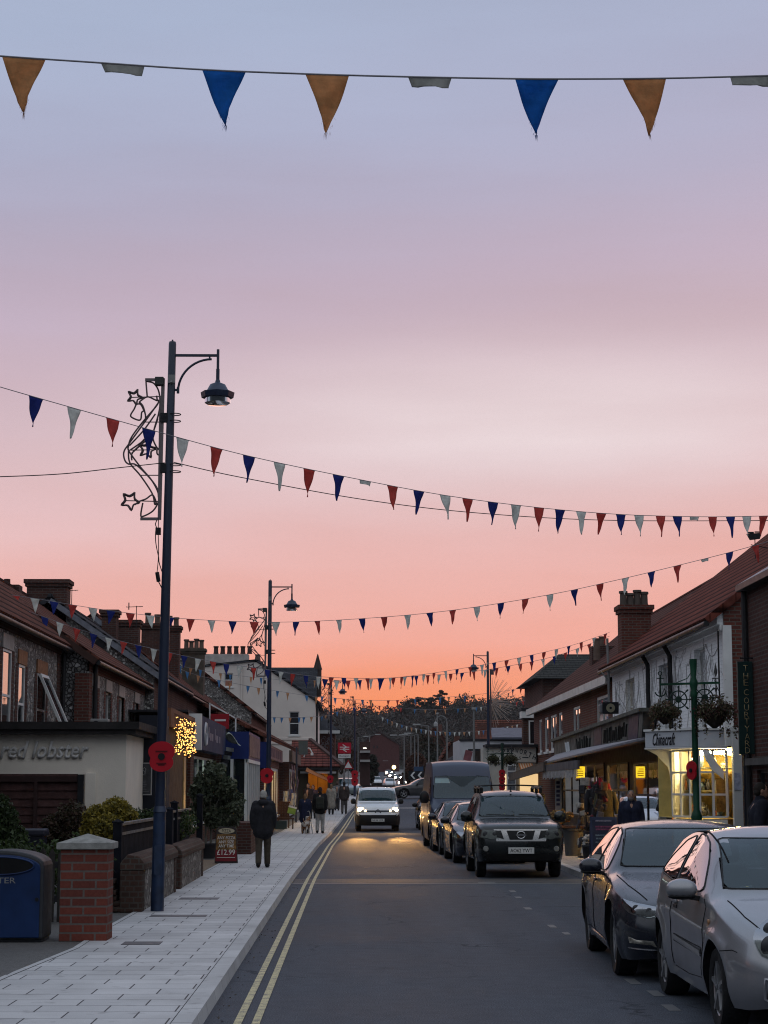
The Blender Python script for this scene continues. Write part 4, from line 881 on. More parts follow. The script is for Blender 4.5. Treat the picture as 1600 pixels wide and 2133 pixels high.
for px, py0, py1, lab in ((149, 1228, 1262, 'small tv aerial on a mast behind the big brick chimney'), (284, 1262, 1290, 'wide tv aerial above the middle terraces')):
    p = PY(px, py1, 60); top = PY(px, py0, 60); a = thing('tv_aerial', lab, 'aerial', p); mb = MB(); mb.tube([(0,0,-.3), (0,0,top.z-p.z)], .012, 5); mb.build('mast', DARK, a, world=False)
    mb = MB(); mb.bar((-.32,0,top.z-p.z-.04), (.2,0,top.z-p.z-.02), .018)
    for x in (-.3,-.2,-.1,0,.1): mb.bar((x,-.12,top.z-p.z-.03), (x,.12,top.z-p.z-.03), .008)
    mb.bar((-.24,0,top.z-p.z-.12), (-.24,0,top.z-p.z+.1), .03); mb.build('elements', DARK, a, world=False)
X4 = -6.06
H4 = gable_house('terraced_house', 'fourth terraced house with dark flint gable above the blue shop sign', X4, -9.4, -13, 69.7, 94.8, 5.2, 7.9, BRK_DK, PANT, gablem=FLINT, group='terraced houses on the left side', vergem=LEAD)
h5 = [(97.5, 99, 3.4, 4.9)]
H5 = gable_house('terraced_house', 'fifth terraced house with a steep dark flint gable in front of the cream building', -4.95, -9, -13, 95, 112, 5.45, 8.6, BRK_RED, PANT, gablem=FLINT, group='terraced houses on the left side')
for cx, w, top, bot, Y, pots, H in ((230, 30, 1272, 1330, 66, 0, H3), (262, 58, 1293, 1345, 68, 0, H3), (318, 42, 1300, 1375, 72, 2, H4), (360, 30, 1305, 1420, 76, 2, H4), (404, 44, 1352, 1410, 84, 4, H4)):
    t = PY(cx, top, Y); b = PY(cx, bot, Y); chimney(H, (t.x, Y), w*Y/F, .7, b.z-1.5, t.z, BRK_DK if pots < 4 else mat('old_stack', (.075,.062,.05), .9, var=.4, vs=3), pots)
o = thing('air_conditioner', 'pale air conditioning unit on the flat restaurant roof', 'air conditioner', (PY(208,1500,44).x, 44, zt))
mb = MB(); mb.box(-.2, .2, -.15, .15, .03, .32); mb.build('casing', mat('ac_casing', (.26,.255,.25), .6), o, world=False, bevel=.015)
mb = MB(); mb.lathe([(.1,-.158),(.1,-.152)], (-.07,0,.175), 18, 'y'); mb.build('fan_grille', DARK, o, world=False); mb = MB(); mb.box(-.18,-.13,-.1,.1,0,.03); mb.box(.13,.18,-.1,.1,0,.03); mb.build('feet', DARK, o, world=False)
# ---------------------------------------------------------------- shopfronts on the left
def room(par, x0, x1, y0, y1, z0, z1, wallm, lamps, lm, floor=None, open_=('x1',)):
    mb = MB(); P = lambda x,y,z: (x,y,z)
    faces = {'x0': [(x0,y0,z0),(x0,y1,z0),(x0,y1,z1),(x0,y0,z1)], 'x1': [(x1,y0,z0),(x1,y1,z0),(x1,y1,z1),(x1,y0,z1)], 'y0': [(x0,y0,z0),(x1,y0,z0),(x1,y0,z1),(x0,y0,z1)], 'y1': [(x0,y1,z0),(x1,y1,z0),(x1,y1,z1),(x0,y1,z1)], 'z1': [(x0,y0,z1),(x1,y0,z1),(x1,y1,z1),(x0,y1,z1)], 'z0': [(x0,y0,z0),(x1,y0,z0),(x1,y1,z0),(x0,y1,z0)]}
    for k, f in faces.items():
        if k not in open_: mb.poly(f)
    mb.build('interior', wallm, par)
    for l in lamps:
        mb = MB(); mb.cbox(l[:3], l[3:]); mb.build('ceiling_lamp', lm, par)
WARM = glow('warm_lamp', (1,.62,.25), 50); COOL = glow('cool_strip', (.85,1,.85), 14)
# cafe with fairy lights
XC = -4.52
o = thing('cafe', 'brown fronted cafe under the curtain of golden fairy lights', 'cafe', (XC-.5, 50, 0))
mb = MB(); mb.box(XC-2, XC, 47.05, 54.2, 0, 3.25); mb.build('wall', mat('brown_wall', (.075,.043,.022), .8, var=.3), o)
mb = MB(); mb.box(XC-.1, XC+.12, 47.05, 54.2, 3.26, 3.72); mb.build('fascia', mat('rust_fascia', (.16,.07,.04), .8, var=.3), o)
mb = MB(); mb.box(XC-2, XC+.1, 53.1, 54.2, 0, 3.0); mb.build('brick_pier', BRK_DK, o)
mb = MB(); mb.box(XC, XC+.03, 51.9, 52.5, .2, 2.6); mb.build('door_light_strip', mat('brass_strip', (.35,.25,.12), .4), o)
fl = thing('fairy_lights', 'curtain of golden fairy lights glowing right beside the nearest lamp post', 'fairy lights', (XC+.2, 50, 2.7))
FB = glow('fairy_bulb', (1,.46,.08), 3.4)
mb = MB(); rnd = random.Random(9)
for i in range(300):
    y = rnd.uniform(47.4, 53.2); z = rnd.uniform(2.68+.12*math.sin(y*2.2), 3.52); mb.ball((XC+.16+rnd.uniform(0,.12), y, z), rnd.uniform(.009,.017), 5, 4)
b = mb.build('bulbs', FB, fl, kind='stuff')
mb = MB()
for i in range(24):
    y = 47.4+i*.25; mb.tube([(XC+.17, y, 3.6), (XC+.2, y+rnd.uniform(-.1,.1), 3.1), (XC+.17, y+rnd.uniform(-.1,.1), 2.7)], .005, 4)
mb.build('wires', DARK, fl)
# shop with the long blue sign
XS = -4.6
o = thing('takeaway_shop', 'takeaway shop with long dark blue sign and pale green lit window', 'shop', (XS-1, 60, 0))
mb = MB(); wall_cells(mb, (XS, 54.25, 0), (0,1,0), 11.7, 0, 3.9, [(.4, 11.3, .62, 2.72)], (1,0,0)); mb.build('wall', BRK_DK, o)
mb = MB(); mb.box(XS-2.5, XS-.01, 54.25, 65.95, 3.9, 3.96); mb.build('flat_roof', DARK, o)
room(o, XS-2.2, XS-.12, 54.4, 65.8, .6, 2.85, mat('green_interior', (.30,.40,.30), .8, var=.1), [(XS-.7, 56.2, 2.78, .5, 1.3, .05), (XS-.9, 61, 2.78, .5, 1.3, .05)], COOL)
rnd = random.Random(3)
mb = MB()
for i in range(16): y = rnd.uniform(54.8, 64); z = rnd.choice([1.3,1.6,1.9,2.2,2.5]); mb.box(XS-2.19, XS-2.16, y, y+rnd.uniform(.4,.9), z, z+.2)
mb.build('wall_tiles', mat('pale_tiles', (.55,.62,.5), .5), o)
mb = MB(); mb.box(XS-.9, XS-.5, 54.6, 65.6, .6, 1.05); mb.build('counter', mat('counter', (.1,.12,.11), .5), o)
w = window(o, (XS,54.25,0), (0,1,0), (1,0,0), (.4,11.3,.62,2.72), cols=5, rows=1, pane=CLEAR, frame=.07, sill=False, name='shop_window')
s1 = MB(); s1.box(XS+.02, XS+.34, 54.7, 65.2, 2.86, 3.82); sg = s1.build('sign_box', mat('sign_navy', (.03,.042,.085), .8, var=.25, vs=2, spec=.1), o)
mb = MB(); mb.box(XS+.0, XS+.36, 54.5, 54.69, 2.84, 3.86); mb.build('sign_end', WHITEP, o)
SL = mat('sign_letters', (.42,.42,.45), .6)
mb = MB(); mb.tube([(XS+.35, 56.2+.42*math.cos(a), 3.33+.3*math.sin(a)) for a in arr(0, 2*math.pi, 24)][:-1], .05, 5, closed=True); mb.box(XS+.345, XS+.36, 55.95, 56.45, 3.3, 3.37); mb.build('sign_roundel', SL, sg)
for y, z, w_, h in ((57.6,3.42,.25,.3),(58.0,3.3,.6,.22),(58.8,3.3,.5,.22),(60.2,3.42,.25,.34),(60.6,3.3,.9,.22),(62,3.3,.5,.2)):
    mb = MB(); mb.box(XS+.342, XS+.35, y, y+w_, z-h/2, z+h/2); mb.build('blurred_letter', mat('sign_letters_faint', (.13,.14,.2), .6), sg)
# rolled awning and torn banner at the end of the sign
mb = MB(); p = PY(463, 1560, 65.4)
mb.grid(lambda a, b: (p.x+.1+.45*a+.08*math.sin(b*5), 65.4+.3*b, 3.55-.25*a+.12*math.sin(a*4+b*3)), 8, 6); mb.build('loose_canvas', mat('grey_canvas', (.20,.22,.2), .9, var=.5, vs=4), label='loose grey canvas hanging at the end of the blue shop sign', cat='canvas', smooth=60)
st = thing('striped_banner', 'black and white chequered banner hanging slanted over the olive tree', 'banner', PY(468, 1580, 64.6))
for i in range(9):
    mb = MB(); q0 = PY(477-3.4*i, 1556+8*i, 64.6); mb.grid(lambda a, b: (q0.x-.1+.26*a, q0.y+.05*math.sin(a*3+i), q0.z-.13*b-.04*a), 3, 2); mb.build('banner_stripe', (mat('banner_dark', (.015,.015,.02), .8) if i % 2 else mat('banner_pale', (.17,.18,.18), .8)), st)
# projecting glazed shop with blue box above
o = thing('corner_shop', 'projecting glazed shopfront with white posts below a plain blue box sign', 'shop', (-4, 69, 0))
xl, xr = PY(462, 1600, 66).x, PY(518, 1600, 66).x; zb_, zt_ = PY(500, 1581, 66).z, PY(500, 1524, 66).z
mb = MB(); mb.box(xl, xr, 66, 74, zb_, zt_); bx_ = mb.build('blue_box_sign', mat('box_blue', (.010,.022,.115), .5, var=.2, vs=1.5), o)
mb = MB(); mb.box(xr+.004, xr+.03, 66.1, 73.5, zb_+.1, zt_-.1); mb.build('picture_panel', mat('rosy_panel', (.14,.085,.09), .7, var=.7, vs=2.5), bx_)
mb = MB(); mb.box(xl-2, xr-.02, 66.02, 74, 0, .5); mb.build('stall_riser', BRK_RED, o)
wm_ = WHITEP
mb = MB()
for x in (xr-.14, xr-.62, xl+.02): mb.box(x, x+.1, 66.0, 66.1, .5, zb_)
for y in arr(66.1, 73.9, 6): mb.box(xr-.1, xr, y, y+.1, .5, zb_)
mb.box(xl, xr, 66.0, 66.1, .44, .5); mb.box(xr-.1, xr, 66.1, 74, .44, .5); mb.box(xr-.11, xr+.01, 66, 74, zb_-.12, zb_-.004)
mb.build('white_frame', wm_, o)
mb = MB(); mb.poly([(xl, 66.05, .5), (xr-.02, 66.05, .5), (xr-.02, 66.05, zb_), (xl, 66.05, zb_)]); mb.poly([(xr-.05, 66.1, .5), (xr-.05, 74, .5), (xr-.05, 74, zb_), (xr-.05, 66.1, zb_)]); mb.build('pane', glass('tinted_pane', clear=.55, dark=(.02,.03,.035)), o)
mb = MB(); mb.box(xl-.02, xl, 66.2, 74, .5, zb_); mb.box(xl, xr-.15, 73.9, 73.95, .5, zb_); mb.build('back_wall', mat('teal_dim', (.05,.075,.08), .8), o)
mb = MB(); mb.box(xl+.3, xl+.55, 67, 67.2, .5, 2.2); mb.box(xl+.75, xl+.9, 69, 69.2, .5, 2.0); mb.build('hanging_stock', mat('stock_navy', (.02,.03,.08), .8), o)
mb = MB(); mb.box(XS-3, xl-.004, 66, 76, 0, 3.75); mb.build('side_wall', BRK_DK, o)
# row of small shops further on
def small_shop(label, X, Y0, Y1, zf, fm, im, lamps, lm, cols, riser, name='shop', group='small shops along the left pavement', fac=.55, pic=None):
    o = thing(name, label, 'shop', (X-.8, (Y0+Y1)/2, 0), 0, group); L = Y1-Y0
    mb = MB(); wall_cells(mb, (X, Y0, 0), (0,1,0), L, 0, zf, [(.35, L-.35, .55, zf-.3)], (1,0,0)); wall_cells(mb, (X-2.5, Y0, 0), (1,0,0), 2.5, 0, zf, [], (0,-1,0)); mb.build('wall', riser, o)
    window(o, (X,Y0,0), (0,1,0), (1,0,0), (.35, L-.35, .55, zf-.3), cols=cols, rows=1, pane=CLEAR, frame=.12, sill=True, name='shop_window')
    room(o, X-1.6, X-.13, Y0+.3, Y1-.3, .5, zf-.28, im, lamps, lm)
    mb = MB(); mb.box(X+.0, X+.16, Y0, Y1, zf, zf+fac); mb.build('fascia', fm, o)
    if pic:
        for i in range(6):
            y = Y0+.4+(L-1.4)*i/6; mb = MB(); mb.box(X+.162, X+.17, y, y+(L-1)/9, zf+.1, zf+fac-.1); mb.build('fascia_panel', pic, o)
    return o
CREAMI = mat('cream_interior', (.6,.5,.35), .8)
sa = small_shop('shop with a cream lit window and rosy fascia beyond the second lamp post', -3.45, 76, 92, 2.95, mat('rosy_fascia', (.20,.12,.12), .7, var=.5, vs=2), CREAMI, [(-4.1, y, 2.55, .3, .8, .06) for y in (78.5, 82, 85.5, 89)], WARM, 6, BRK_RED, pic=mat('plum_panel', (.09,.05,.07), .7))
xl2, xr2 = PY(538,1560,75.7).x, PY(557,1560,75.7).x; mb = MB(); mb.box(xl2, xr2, 75.6, 75.95, PY(0,1600,75.7).z, PY(0,1545,75.7).z); mb.build('blue_end_sign', mat('box_blue', (.010,.022,.115)), sa)
sb = small_shop('shop with white window frames and pink patterned drapes before the pantiled lean-to', -3.0, 92.5, 108, 3.0, mat('tan_fascia', (.13,.09,.07), .8, var=.4), mat('dim_rose', (.16,.11,.11), .8), [(-3.6, 97, 2.6, .2, .5, .05)], WARM, 5, BRK_DK)
for i in range(4):
    mb = MB(); y = 94+i*3.3; mb.grid(lambda a, b: (-2.93+.05*math.sin(b*9+i), y+1.1*a, 2.9-1.5*b), 3, 6); mb.build('patterned_drape', mat('rose_cloth', (.22,.11,.13), .9, var=.8, vs=8), sb)
mb = MB(); mb.slab([(-3.2, 75.5, 3.62), (-2.75, 110, 3.62), (-5.1, 110, 4.9), (-6.1, 75.5, 5.1)], .14); mb.build('lean_to_roof', PANT, sb)
ps = thing('red_board_sign', 'small red board sign on white posts above the blue shop sign', 'sign', PY(458, 1502, 70))
a, b = PY(439, 1487, 70), PY(477, 1518, 70); mb = MB(); mb.box(a.x, b.x, 69.98, 70.02, b.z, a.z); mb.build('board', mat('sign_red', (.30,.012,.02), .6), ps)
mb = MB(); c = PY(459, 1500, 70); mb.box(c.x-.2, c.x+.2, 69.972, 69.979, c.z-.04, c.z+.03); mb.build('blurred_lettering', WHITEP, ps)
mb = MB(); mb.bar(PY(437, 1464, 70.1), PY(437, 1522, 70.1), .05); mb.bar(PY(491, 1494, 70.1), PY(491, 1525, 70.1), .05); mb.bar(PY(437, 1466, 70.1), PY(491, 1496, 70.1), .05); mb.build('post_frame', WHITEP, ps)
# cream building with stepped gable
CREAM = mat('cream_render', (.66,.59,.54), .85, var=.1, vs=.6)
Yc = 118; XA, XR_, XZ = PY(657, 1460, Yc).x, PY(534, 1379, Yc).x, PY(420, 1386, Yc).x; zE, zR = PY(657, 1461, Yc).z, PY(534, 1379, Yc).z
o = thing('cream_building', 'tall cream rendered building with a flat topped gable and six chimney pots', 'house', ((XA+XR_)/2, Yc+8, 0))
hs = [(PY(484,1,Yc).x, PY(501,1,Yc).x, PY(1,1430,Yc).z, PY(1,1402,Yc).z), (PY(613,1,Yc).x, PY(633,1,Yc).x, PY(1,1531,Yc).z, PY(1,1482,Yc).z)]
mb = MB(); x0 = -12; wall_cells(mb, (x0, Yc, 0), (1,0,0), XA-x0, 0, zE, [(h[0]-x0,h[1]-x0,h[2],h[3]) for h in hs[1:]], (0,-1,0))
wall_cells(mb, (x0, Yc, 0), (1,0,0), XR_-x0, zE, zR, [(hs[0][0]-x0, hs[0][1]-x0, hs[0][2], hs[0][3])], (0,-1,0)); mb.poly([(XR_, Yc, zE), (XA, Yc, zE), (XR_, Yc, zR)])
xm = PY(442, 1, Yc).x; mb.box(XA-.001, XA, Yc, Yc+16, 0, zE); mb.build('wall', CREAM, o)
for h in hs: window(o, (x0, Yc, 0), (1,0,0), (0,-1,0), (h[0]-x0, h[1]-x0, h[2], h[3]), rows=2)
mb = MB(); mb.box(PY(440,1,Yc).x, PY(531,1,Yc).x, Yc-.06, Yc+1.2, zR-.05, PY(1,1362,Yc).z); st_ = mb.build('chimney', mat('pale_stack', (.42,.38,.36), .9, var=.25, vs=3), o)
for i in range(6):
    p = PY(450+14*i, 1362, Yc+.5); mb = MB(); mb.lathe([(.17,0),(.14,.1),(.13,.38),(.17,.4),(.16,.47),(.1,.47)], p, 10); mb.build('chimney_pot', mat('dark_pot', (.05,.028,.025), .8), st_, smooth=40)
p = PY(536, 1385, Yc+2); mb = MB(); mb.box(p.x-.3, p.x+.35, Yc+1.5, Yc+2.5, p.z-.6, p.z+.2); mb.build('chimney', BRK_DK, o); mb = MB(); mb.lathe([(.2,0),(.15,.35),(.18,.45)], (p.x+.02, Yc+2, p.z+.2), 10); mb.build('chimney_pot', POT, o)
mb = MB(); mb.slab([(XA+.25, Yc-.1, zE-.15), (XA+.25, Yc+16, zE-.15), (XR_, Yc+16, zR+.05), (XR_, Yc-.1, zR+.05)], .12); mb.slab([(XR_, Yc-.1, zR+.05), (XR_, Yc+16, zR+.05), (-12, Yc+16, zR-.6), (-12, Yc-.1, zR-.6)], .12); mb.build('roof', SLATE, o)
for z, t in ((PY(1,1541,Yc).z, .12), (PY(1,1550,Yc).z, .1)): mb = MB(); mb.box(-6.5, XA+.03, Yc-.05, Yc-.002, z, z+t); mb.build('string_course', CREAM, o)
mb = MB(); mb.tube([PY(504, 1390, Yc-.06), PY(503, 1500, Yc-.06)], .05, 6); mb.build('downpipe', CREAM, o); mb = MB(); mb.tube([(XA+.1, Yc+.2, 3), (XA+.1, Yc+.2, zE)], .07, 6); mb.build('downpipe', GUT, o)
# dark roof and spire behind
o = thing('slate_hall', 'dark slate roofed hall with a pointed stone finial behind the cream gable', 'hall', PY(620, 1500, 150))
a, b = PY(556, 1394, 150), PY(662, 1394, 150); z2 = PY(600, 1465, 146).z
mb = MB(); mb.slab([(a.x, 144, z2-.5), (b.x, 144, z2-.5), (b.x, 150, a.z), (a.x, 150, a.z)], .15); mb.build('roof', SLATE, o); mb = MB(); mb.box(a.x, b.x, 144.3, 156, 0, z2-.6); mb.build('wall', BRK_DK, o); mb = MB(); mb.box(a.x, b.x+.05, 149.9, 150.1, a.z, a.z+.12); mb.build('ridge', LEAD, o)
p = PY(662, 1363, 150); mb = MB(); mb.lathe([(.3, -3.3), (.3, -1.2), (.36, -1.2), (.3, -1.0), (.05, -.05), (0.01, 0.05)], p, 8); mb.build('finial', mat('old_stone', (.05,.035,.03), .9), o)
# pantiled lean-to shop with the orange window
o = thing('pantiled_shop', 'little pantile roofed shop with an orange lit window at the pavement bend', 'shop', PY(675, 1690, 112)); g = gz(112)
xa, xb = PY(640, 1600, 112).x, PY(704, 1600, 112).x; ze_ = PY(1, 1598, 112).z; zr_ = PY(1, 1545, 114).z; xq = PY(646, 1545, 116).x
mb = MB(); hx = (PY(650,1,112).x, PY(690,1,112).x, PY(1,1672,112).z, PY(1,1608,112).z); wall_cells(mb, (xa-1, 112, 0), (1,0,0), xb-xa+1, g, ze_, [(hx[0]-xa+1, hx[1]-xa+1, hx[2], hx[3])], (0,-1,0), .2); wall_cells(mb, (xb, 112, 0), (0,1,0), 5, g, ze_, [], (1,0,0)); mb.build('wall', mat('olive_wall', (.09,.075,.05), .8), o)
window(o, (xa-1,112,0), (1,0,0), (0,-1,0), (hx[0]-xa+1, hx[1]-xa+1, hx[2], hx[3]), cols=2, rows=1, fmat=BLACK, pane=CLEAR, sill=False, frame=.03)
room(o, hx[0]-.3, hx[1]+.3, 112.25, 114, hx[2]-.2, hx[3]+.2, mat('amber_interior', (.5,.27,.05), .8), [((hx[0]+hx[1])/2, 112.9, hx[3]+.1, .7, .3, .05)], glow('amber_lamp', (1,.6,.2), 14), open_=('y0',))
mb = MB(); mb.slab([(xa-1, 111.7, ze_-.1), (xb+.15, 111.7, ze_-.1), (xb-.2, 112.6, ze_+.35), (xq, 115.5, zr_), (xa-1, 115.5, zr_)][:0] or [(xa-1, 111.7, ze_-.05), (xb+.15, 111.7, ze_-.05), (xq, 115.5, zr_), (xa-1, 115.5, zr_)], .12); mb.build('roof', tiles('pantile_rose', (.19,.062,.05), (.13,.045,.04), .34, .4), o)
mb = MB(); mb.bar((xq, 115.6, zr_+.12), (xb+.3, 111.6, ze_), .22, .28); mb.build('barge_board', mat('barge_brown', (.07,.04,.035), .8), o)
mb = MB(); mb.box(xa-1, xb+.1, 111.62, 111.7, ze_-.18, ze_-.02); mb.build('gutter', GUT, o); mb = MB(); mb.box(xa-.4, xb-.1, 111.75, 111.85, ze_-.36, ze_-.24); mb.build('white_trim', WHITEP, o)
mb = MB(); mb.slab([PY(636,1607,110.6), PY(683,1628,110.6), PY(681,1620,112), PY(640,1597,112)], .03); mb.build('orange_awning', mat('orange_canvas', (.34,.12,.04), .8), o)
# brick corner house beyond
o = thing('brick_corner_house', 'dark hipped brick corner house with a white eaves board behind the red station sign', 'house', PY(686, 1600, 152))
xa, xb = PY(655,1,152).x, PY(703,1,152).x; ze_ = PY(1,1524,152).z
mb = MB(); mb.box(xa, xb, 152, 160, 0, ze_); mb.build('wall', BRK_RED, o)
mb = MB(); mb.add([(xa-.3,151.6,ze_),(xb+.45,151.6,ze_),(xb+.45,160,ze_),(xa-.3,160,ze_),(xa,156,PY(1,1494,156).z),(PY(683,1,156).x,156,PY(1,1494,156).z)], [(0,1,5,4),(1,2,5),(2,3,4,5),(0,4,3),(0,3,2,1)]); mb.build('roof', SLATE, o)
mb = MB(); mb.box(xa-.3, xb+.4, 151.55, 151.62, ze_-.15, ze_+.1); mb.build('eaves_board', WHITEP, o)
mb = MB(); rnd = random.Random(8)
for i in range(18):
    p = PY(rnd.uniform(671,692), rnd.uniform(1536,1562), 151.96); s_ = rnd.uniform(.08,.16); mb.tube([(p.x+s_*math.cos(a), p.y, p.z+s_*math.sin(a)) for a in arr(0, 5.2, 8)], .022, 4)
mb.build('wall_lettering', mat('faded_mural', (.20,.17,.18), .8), o)
# railway station sign
p = PY(717, 1560, 125); o = thing('station_sign', 'red railway station sign with white double arrow symbol and name plate', 'sign', (p.x, 125, gz(125)))
a, b = PY(704, 1547, 125), PY(731.5, 1569.5, 125); mb = MB(); mb.box(a.x, b.x, 124.96, 125.04, b.z, a.z); bd = mb.build('board', mat('rail_red', (.42,.01,.03), .5), o)
cx, cz = (a.x+b.x)/2, (a.z+b.z)/2; k = (b.x-a.x)/2; mb = MB()
for z in (.1, -.14): mb.box(cx-.72*k, cx+.72*k, 124.948, 124.958, cz+(z-.045)*k*1.3, cz+(z+.045)*k*1.3)
def bar2(x0, z0, x1, z1, w): mb.bar((cx+x0*k, 124.945, cz+z0*k), (cx+x1*k, 124.945, cz+z1*k), .012, w*k)
bar2(-.28, .52, .32, .13, .13); bar2(.32, .13, -.3, -.19, .13); bar2(-.3, -.19, .3, -.56, .13)
mb.build('double_arrow', WHITEP, bd)
a2, b2 = PY(704.5, 1571, 125), PY(730.5, 1579, 125); mb = MB(); mb.box(a2.x, b2.x, 124.96, 125.04, b2.z, a2.z); np_ = mb.build('name_plate', WHITEP, o)
signtext('Sheringham', (b2.x-a2.x)*.8, .13, BLACK, np_, ((a2.x+b2.x)/2, 124.95, (a2.z+b2.z)/2), (1,0,0), extrude=0)
mb = MB(); mb.box(PY(709,1,125).x, PY(720,1,125).x, 124.97, 125.03, PY(1,1589,125).z, PY(1,1580,125).z); mb.build('lower_plate', mat('plate_grey', (.35,.35,.35), .6), o); mb = MB(); mb.tube([(p.x, 125.1, gz(125)), (p.x, 125.1, p.z)], .06, 8); mb.build('pole', GALV, o)
p = PY(725.5, 1594, 128); o = thing('warning_sign', 'small triangular road warning sign on a pole left of the van', 'road sign', (p.x, 128, gz(128)))
mb = MB(); mb.prism([(p.x-.36, 128, p.z-.25), (p.x+.36, 128, p.z-.25), (p.x, 128, p.z+.38)], (0,.02,0)); q = mb.build('triangle', mat('sign_red', (.30,.012,.02)), o); mb = MB(); mb.prism([(p.x-.25, 127.99, p.z-.18), (p.x+.25, 127.99, p.z-.18), (p.x, 127.99, p.z+.24)], (0,.006,0)); mb.build('white_field', WHITEP, q)
mb = MB(); mb.tube([(p.x, 128.06, gz(128)), (p.x, 128.06, p.z)], .035, 6); mb.build('pole', GALV, o)
# camera pole in the pavement
p = PG(628, 1738, KH); o = thing('camera_pole', 'grey pole carrying a back facing sign and a curved white camera arm', 'pole', (PY(628,1,88).x, 88, KH))
mb = MB(); mb.tube([(0,0,0), (0,0,PY(1,1556,88).z-KH)], .045, 8); mb.build('pole', mat('pole_grey', (.05,.055,.07), .5), o, world=False)
a, b = PY(622, 1543, 88), PY(641, 1572, 88); mb = MB(); mb.box(a.x, b.x, 87.95, 88.0, b.z, a.z); mb.build('sign_back', mat('sign_back', (.07,.085,.085), .6), o)
mb = MB(); mb.tube(smoothpath([PY(633,1577,88), PY(640,1560,88), PY(646,1560,88), PY(651,1570,88)], 5), .03, 6); mb.cbox(PY(650,1571,88), (.12,.2,.1)); mb.build('camera_arm', WHITEP, o)
# pizza A-board
Ya = 44; a, b = PY(447, 1795, Ya), PY(495, 1718, Ya); w = (b.x-a.x)/2; H = b.z-a.z
o = thing('pizza_board', 'dark red pizza A-board with the price £12.99 on the left forecourt', 'A-board', ((a.x+b.x)/2, Ya, KH-.01))
k = (H-.02); mb = MB()
sh = [(-w, 0), (w, 0), (w*1.0, .3*k), (w*.93, .75*k), (w*.9, .92*k), (w*.72, k), (-w*.72, k), (-w*.9, .92*k), (-w*.93, .75*k), (-w, .3*k)]
def abt(x, z, d=0): return (x, .1*z/k - d, z+.02)
mb.prism([abt(x, z) for x, z in sh], (0, .025, 0)); mb.build('board', mat('board_black', (.025,.02,.02), .5), o, world=False, bevel=.006)
mb = MB(); mb.prism([abt(x, .5-z*.0+0) for x, z in ()] or [abt(x*.93, z, .004) for x, z in ((-w,.05*k),(w,.05*k),(w,.36*k),(-w,.36*k))], (0,.003,0)); mb.build('red_band', mat('board_red', (.16,.012,.018), .5), o, world=False)
mb = MB(); mb.prism([abt(x*.9, z, .004) for x, z in ((-w,.37*k),(w,.37*k),(w*.95,.80*k),(-w*.95,.80*k))], (0,.003,0)); mb.build('pizza_photo', mat('pizza_picture', (.17,.085,.025), .5, var=.9, vs=7), o, world=False)
mb = MB(); mb.prism([abt(w*.72*math.cos(t), .89*k+.075*k*math.sin(t), .005) for t in arr(0, 2*math.pi, 20)[:-1]], (0,.003,0)); mb.build('oval_badge', mat('badge_cream', (.42,.36,.25), .6), o, world=False)
up = V((0,.1,k)).normalized(); T = mat('board_white', (.55,.53,.5), .6); oo = org(o)
for body, z, ww, hh, m_ in (('PIZZA', .89, .4, .06, BLACK), ('ANY PIZZA', .70, .8, .055, T), ('ANY SIZE', .585, .68, .055, T), ('ANY TIME', .475, .68, .055, T), ('£12.99', .30, .8, .1, T)):
    q = abt(0, z*k, .009); signtext(body, ww*w*1.9/.95, hh*k*1.55, m_, o, V(q)+oo, (1,0,0), up, extrude=0, offset=.01)
mb = MB(); mb.box(-w*.8, w*.8, .0, .004, .17*k, .185*k); mb.build('small_print', T, o, world=False)
mb = MB(); mb.prism([(-w,.3,0),(w,.3,0),(w*.8,.12,k*.95),(-w*.8,.12,k*.95)], (0,.02,0)); mb.build('rear_leg_panel', BLACK, o, world=False)
# olive tree, planter wall, crates, bench
def olive():
    o = thing('olive_tree', 'bushy grey green olive tree in front of the pale green shop window', 'tree', (PY(455,1,47.5).x, 47.5, KH-.01)); bl = []
    for x, y, r in ((420,1650,.3), (445,1625,.33), (470,1640,.28), (430,1680,.33), (460,1675,.36), (485,1665,.25), (488,1690,.25), (450,1705,.3), (478,1710,.24), (412,1690,.22), (415,1625,.14), (440,1598,.16), (455,1605,.18)):
        p = PY(x, y, 47.5); bl.append((p.x, p.y+.3*math.sin(x), p.z, r, r, r))
    q, f = leaf_cloud(bl, 8000, .06, 31, .9, .25)
    raw('crown', q, f, leafmat('olive_leaf', [(.03,.04,.022), (.055,.07,.04), (.10,.12,.075), (.04,.055,.03), (.14,.155,.10)], .6), o)
    mb = MB(); rnd = random.Random(3)
    for px in (462, 452): mb.tube([(PY(px,1,47.5).x, 47.5, KH), (PY(px-1,1,47.5).x, 47.5, .9), (PY(px-4,1,47.5).x, 47.5, 1.7)], [.035,.03,.012], 6)
    for b in bl: mb.tube([(PY(457,1,47.5).x, 47.5, .9), V((b[0]*.5+PY(457,1,47.5).x*.5, b[1], b[2]*.5+.5)), b[:3]], [.016,.01,.004], 4)
    mb.build('trunk', mat('olive_bark', (.16,.15,.13), .9), o)
    mb = MB(); mb.lathe([(.17,0),(.23,.3),(.25,.32),(.25,.36),(.2,.36)], (PY(455,1,47.5).x, 47.5, KH-.01), 16); mb.build('pot', DARK, o, smooth=40)
olive()
mb = MB(); mb.box(PY(497,1,50).x, PY(540,1,50).x, 50, 52.5, KH-.012, PY(1,1714,50).z); mb.build('brick_planter', BRK_DK, label='low dark brick planter wall behind the pizza board', cat='planter', bevel=.01)
o = thing('garden_chair', 'brown wooden slatted chair outside the rosy shop', 'chair', (PY(603,1,80).x, 80, KH)); WD = mat('old_wood', (.06,.03,.02), .8, var=.4)
mb = MB(); mb.box(-.25,.25,-.2,.2,.4,.44); mb.build('seat', WD, o, world=False); mb = MB()
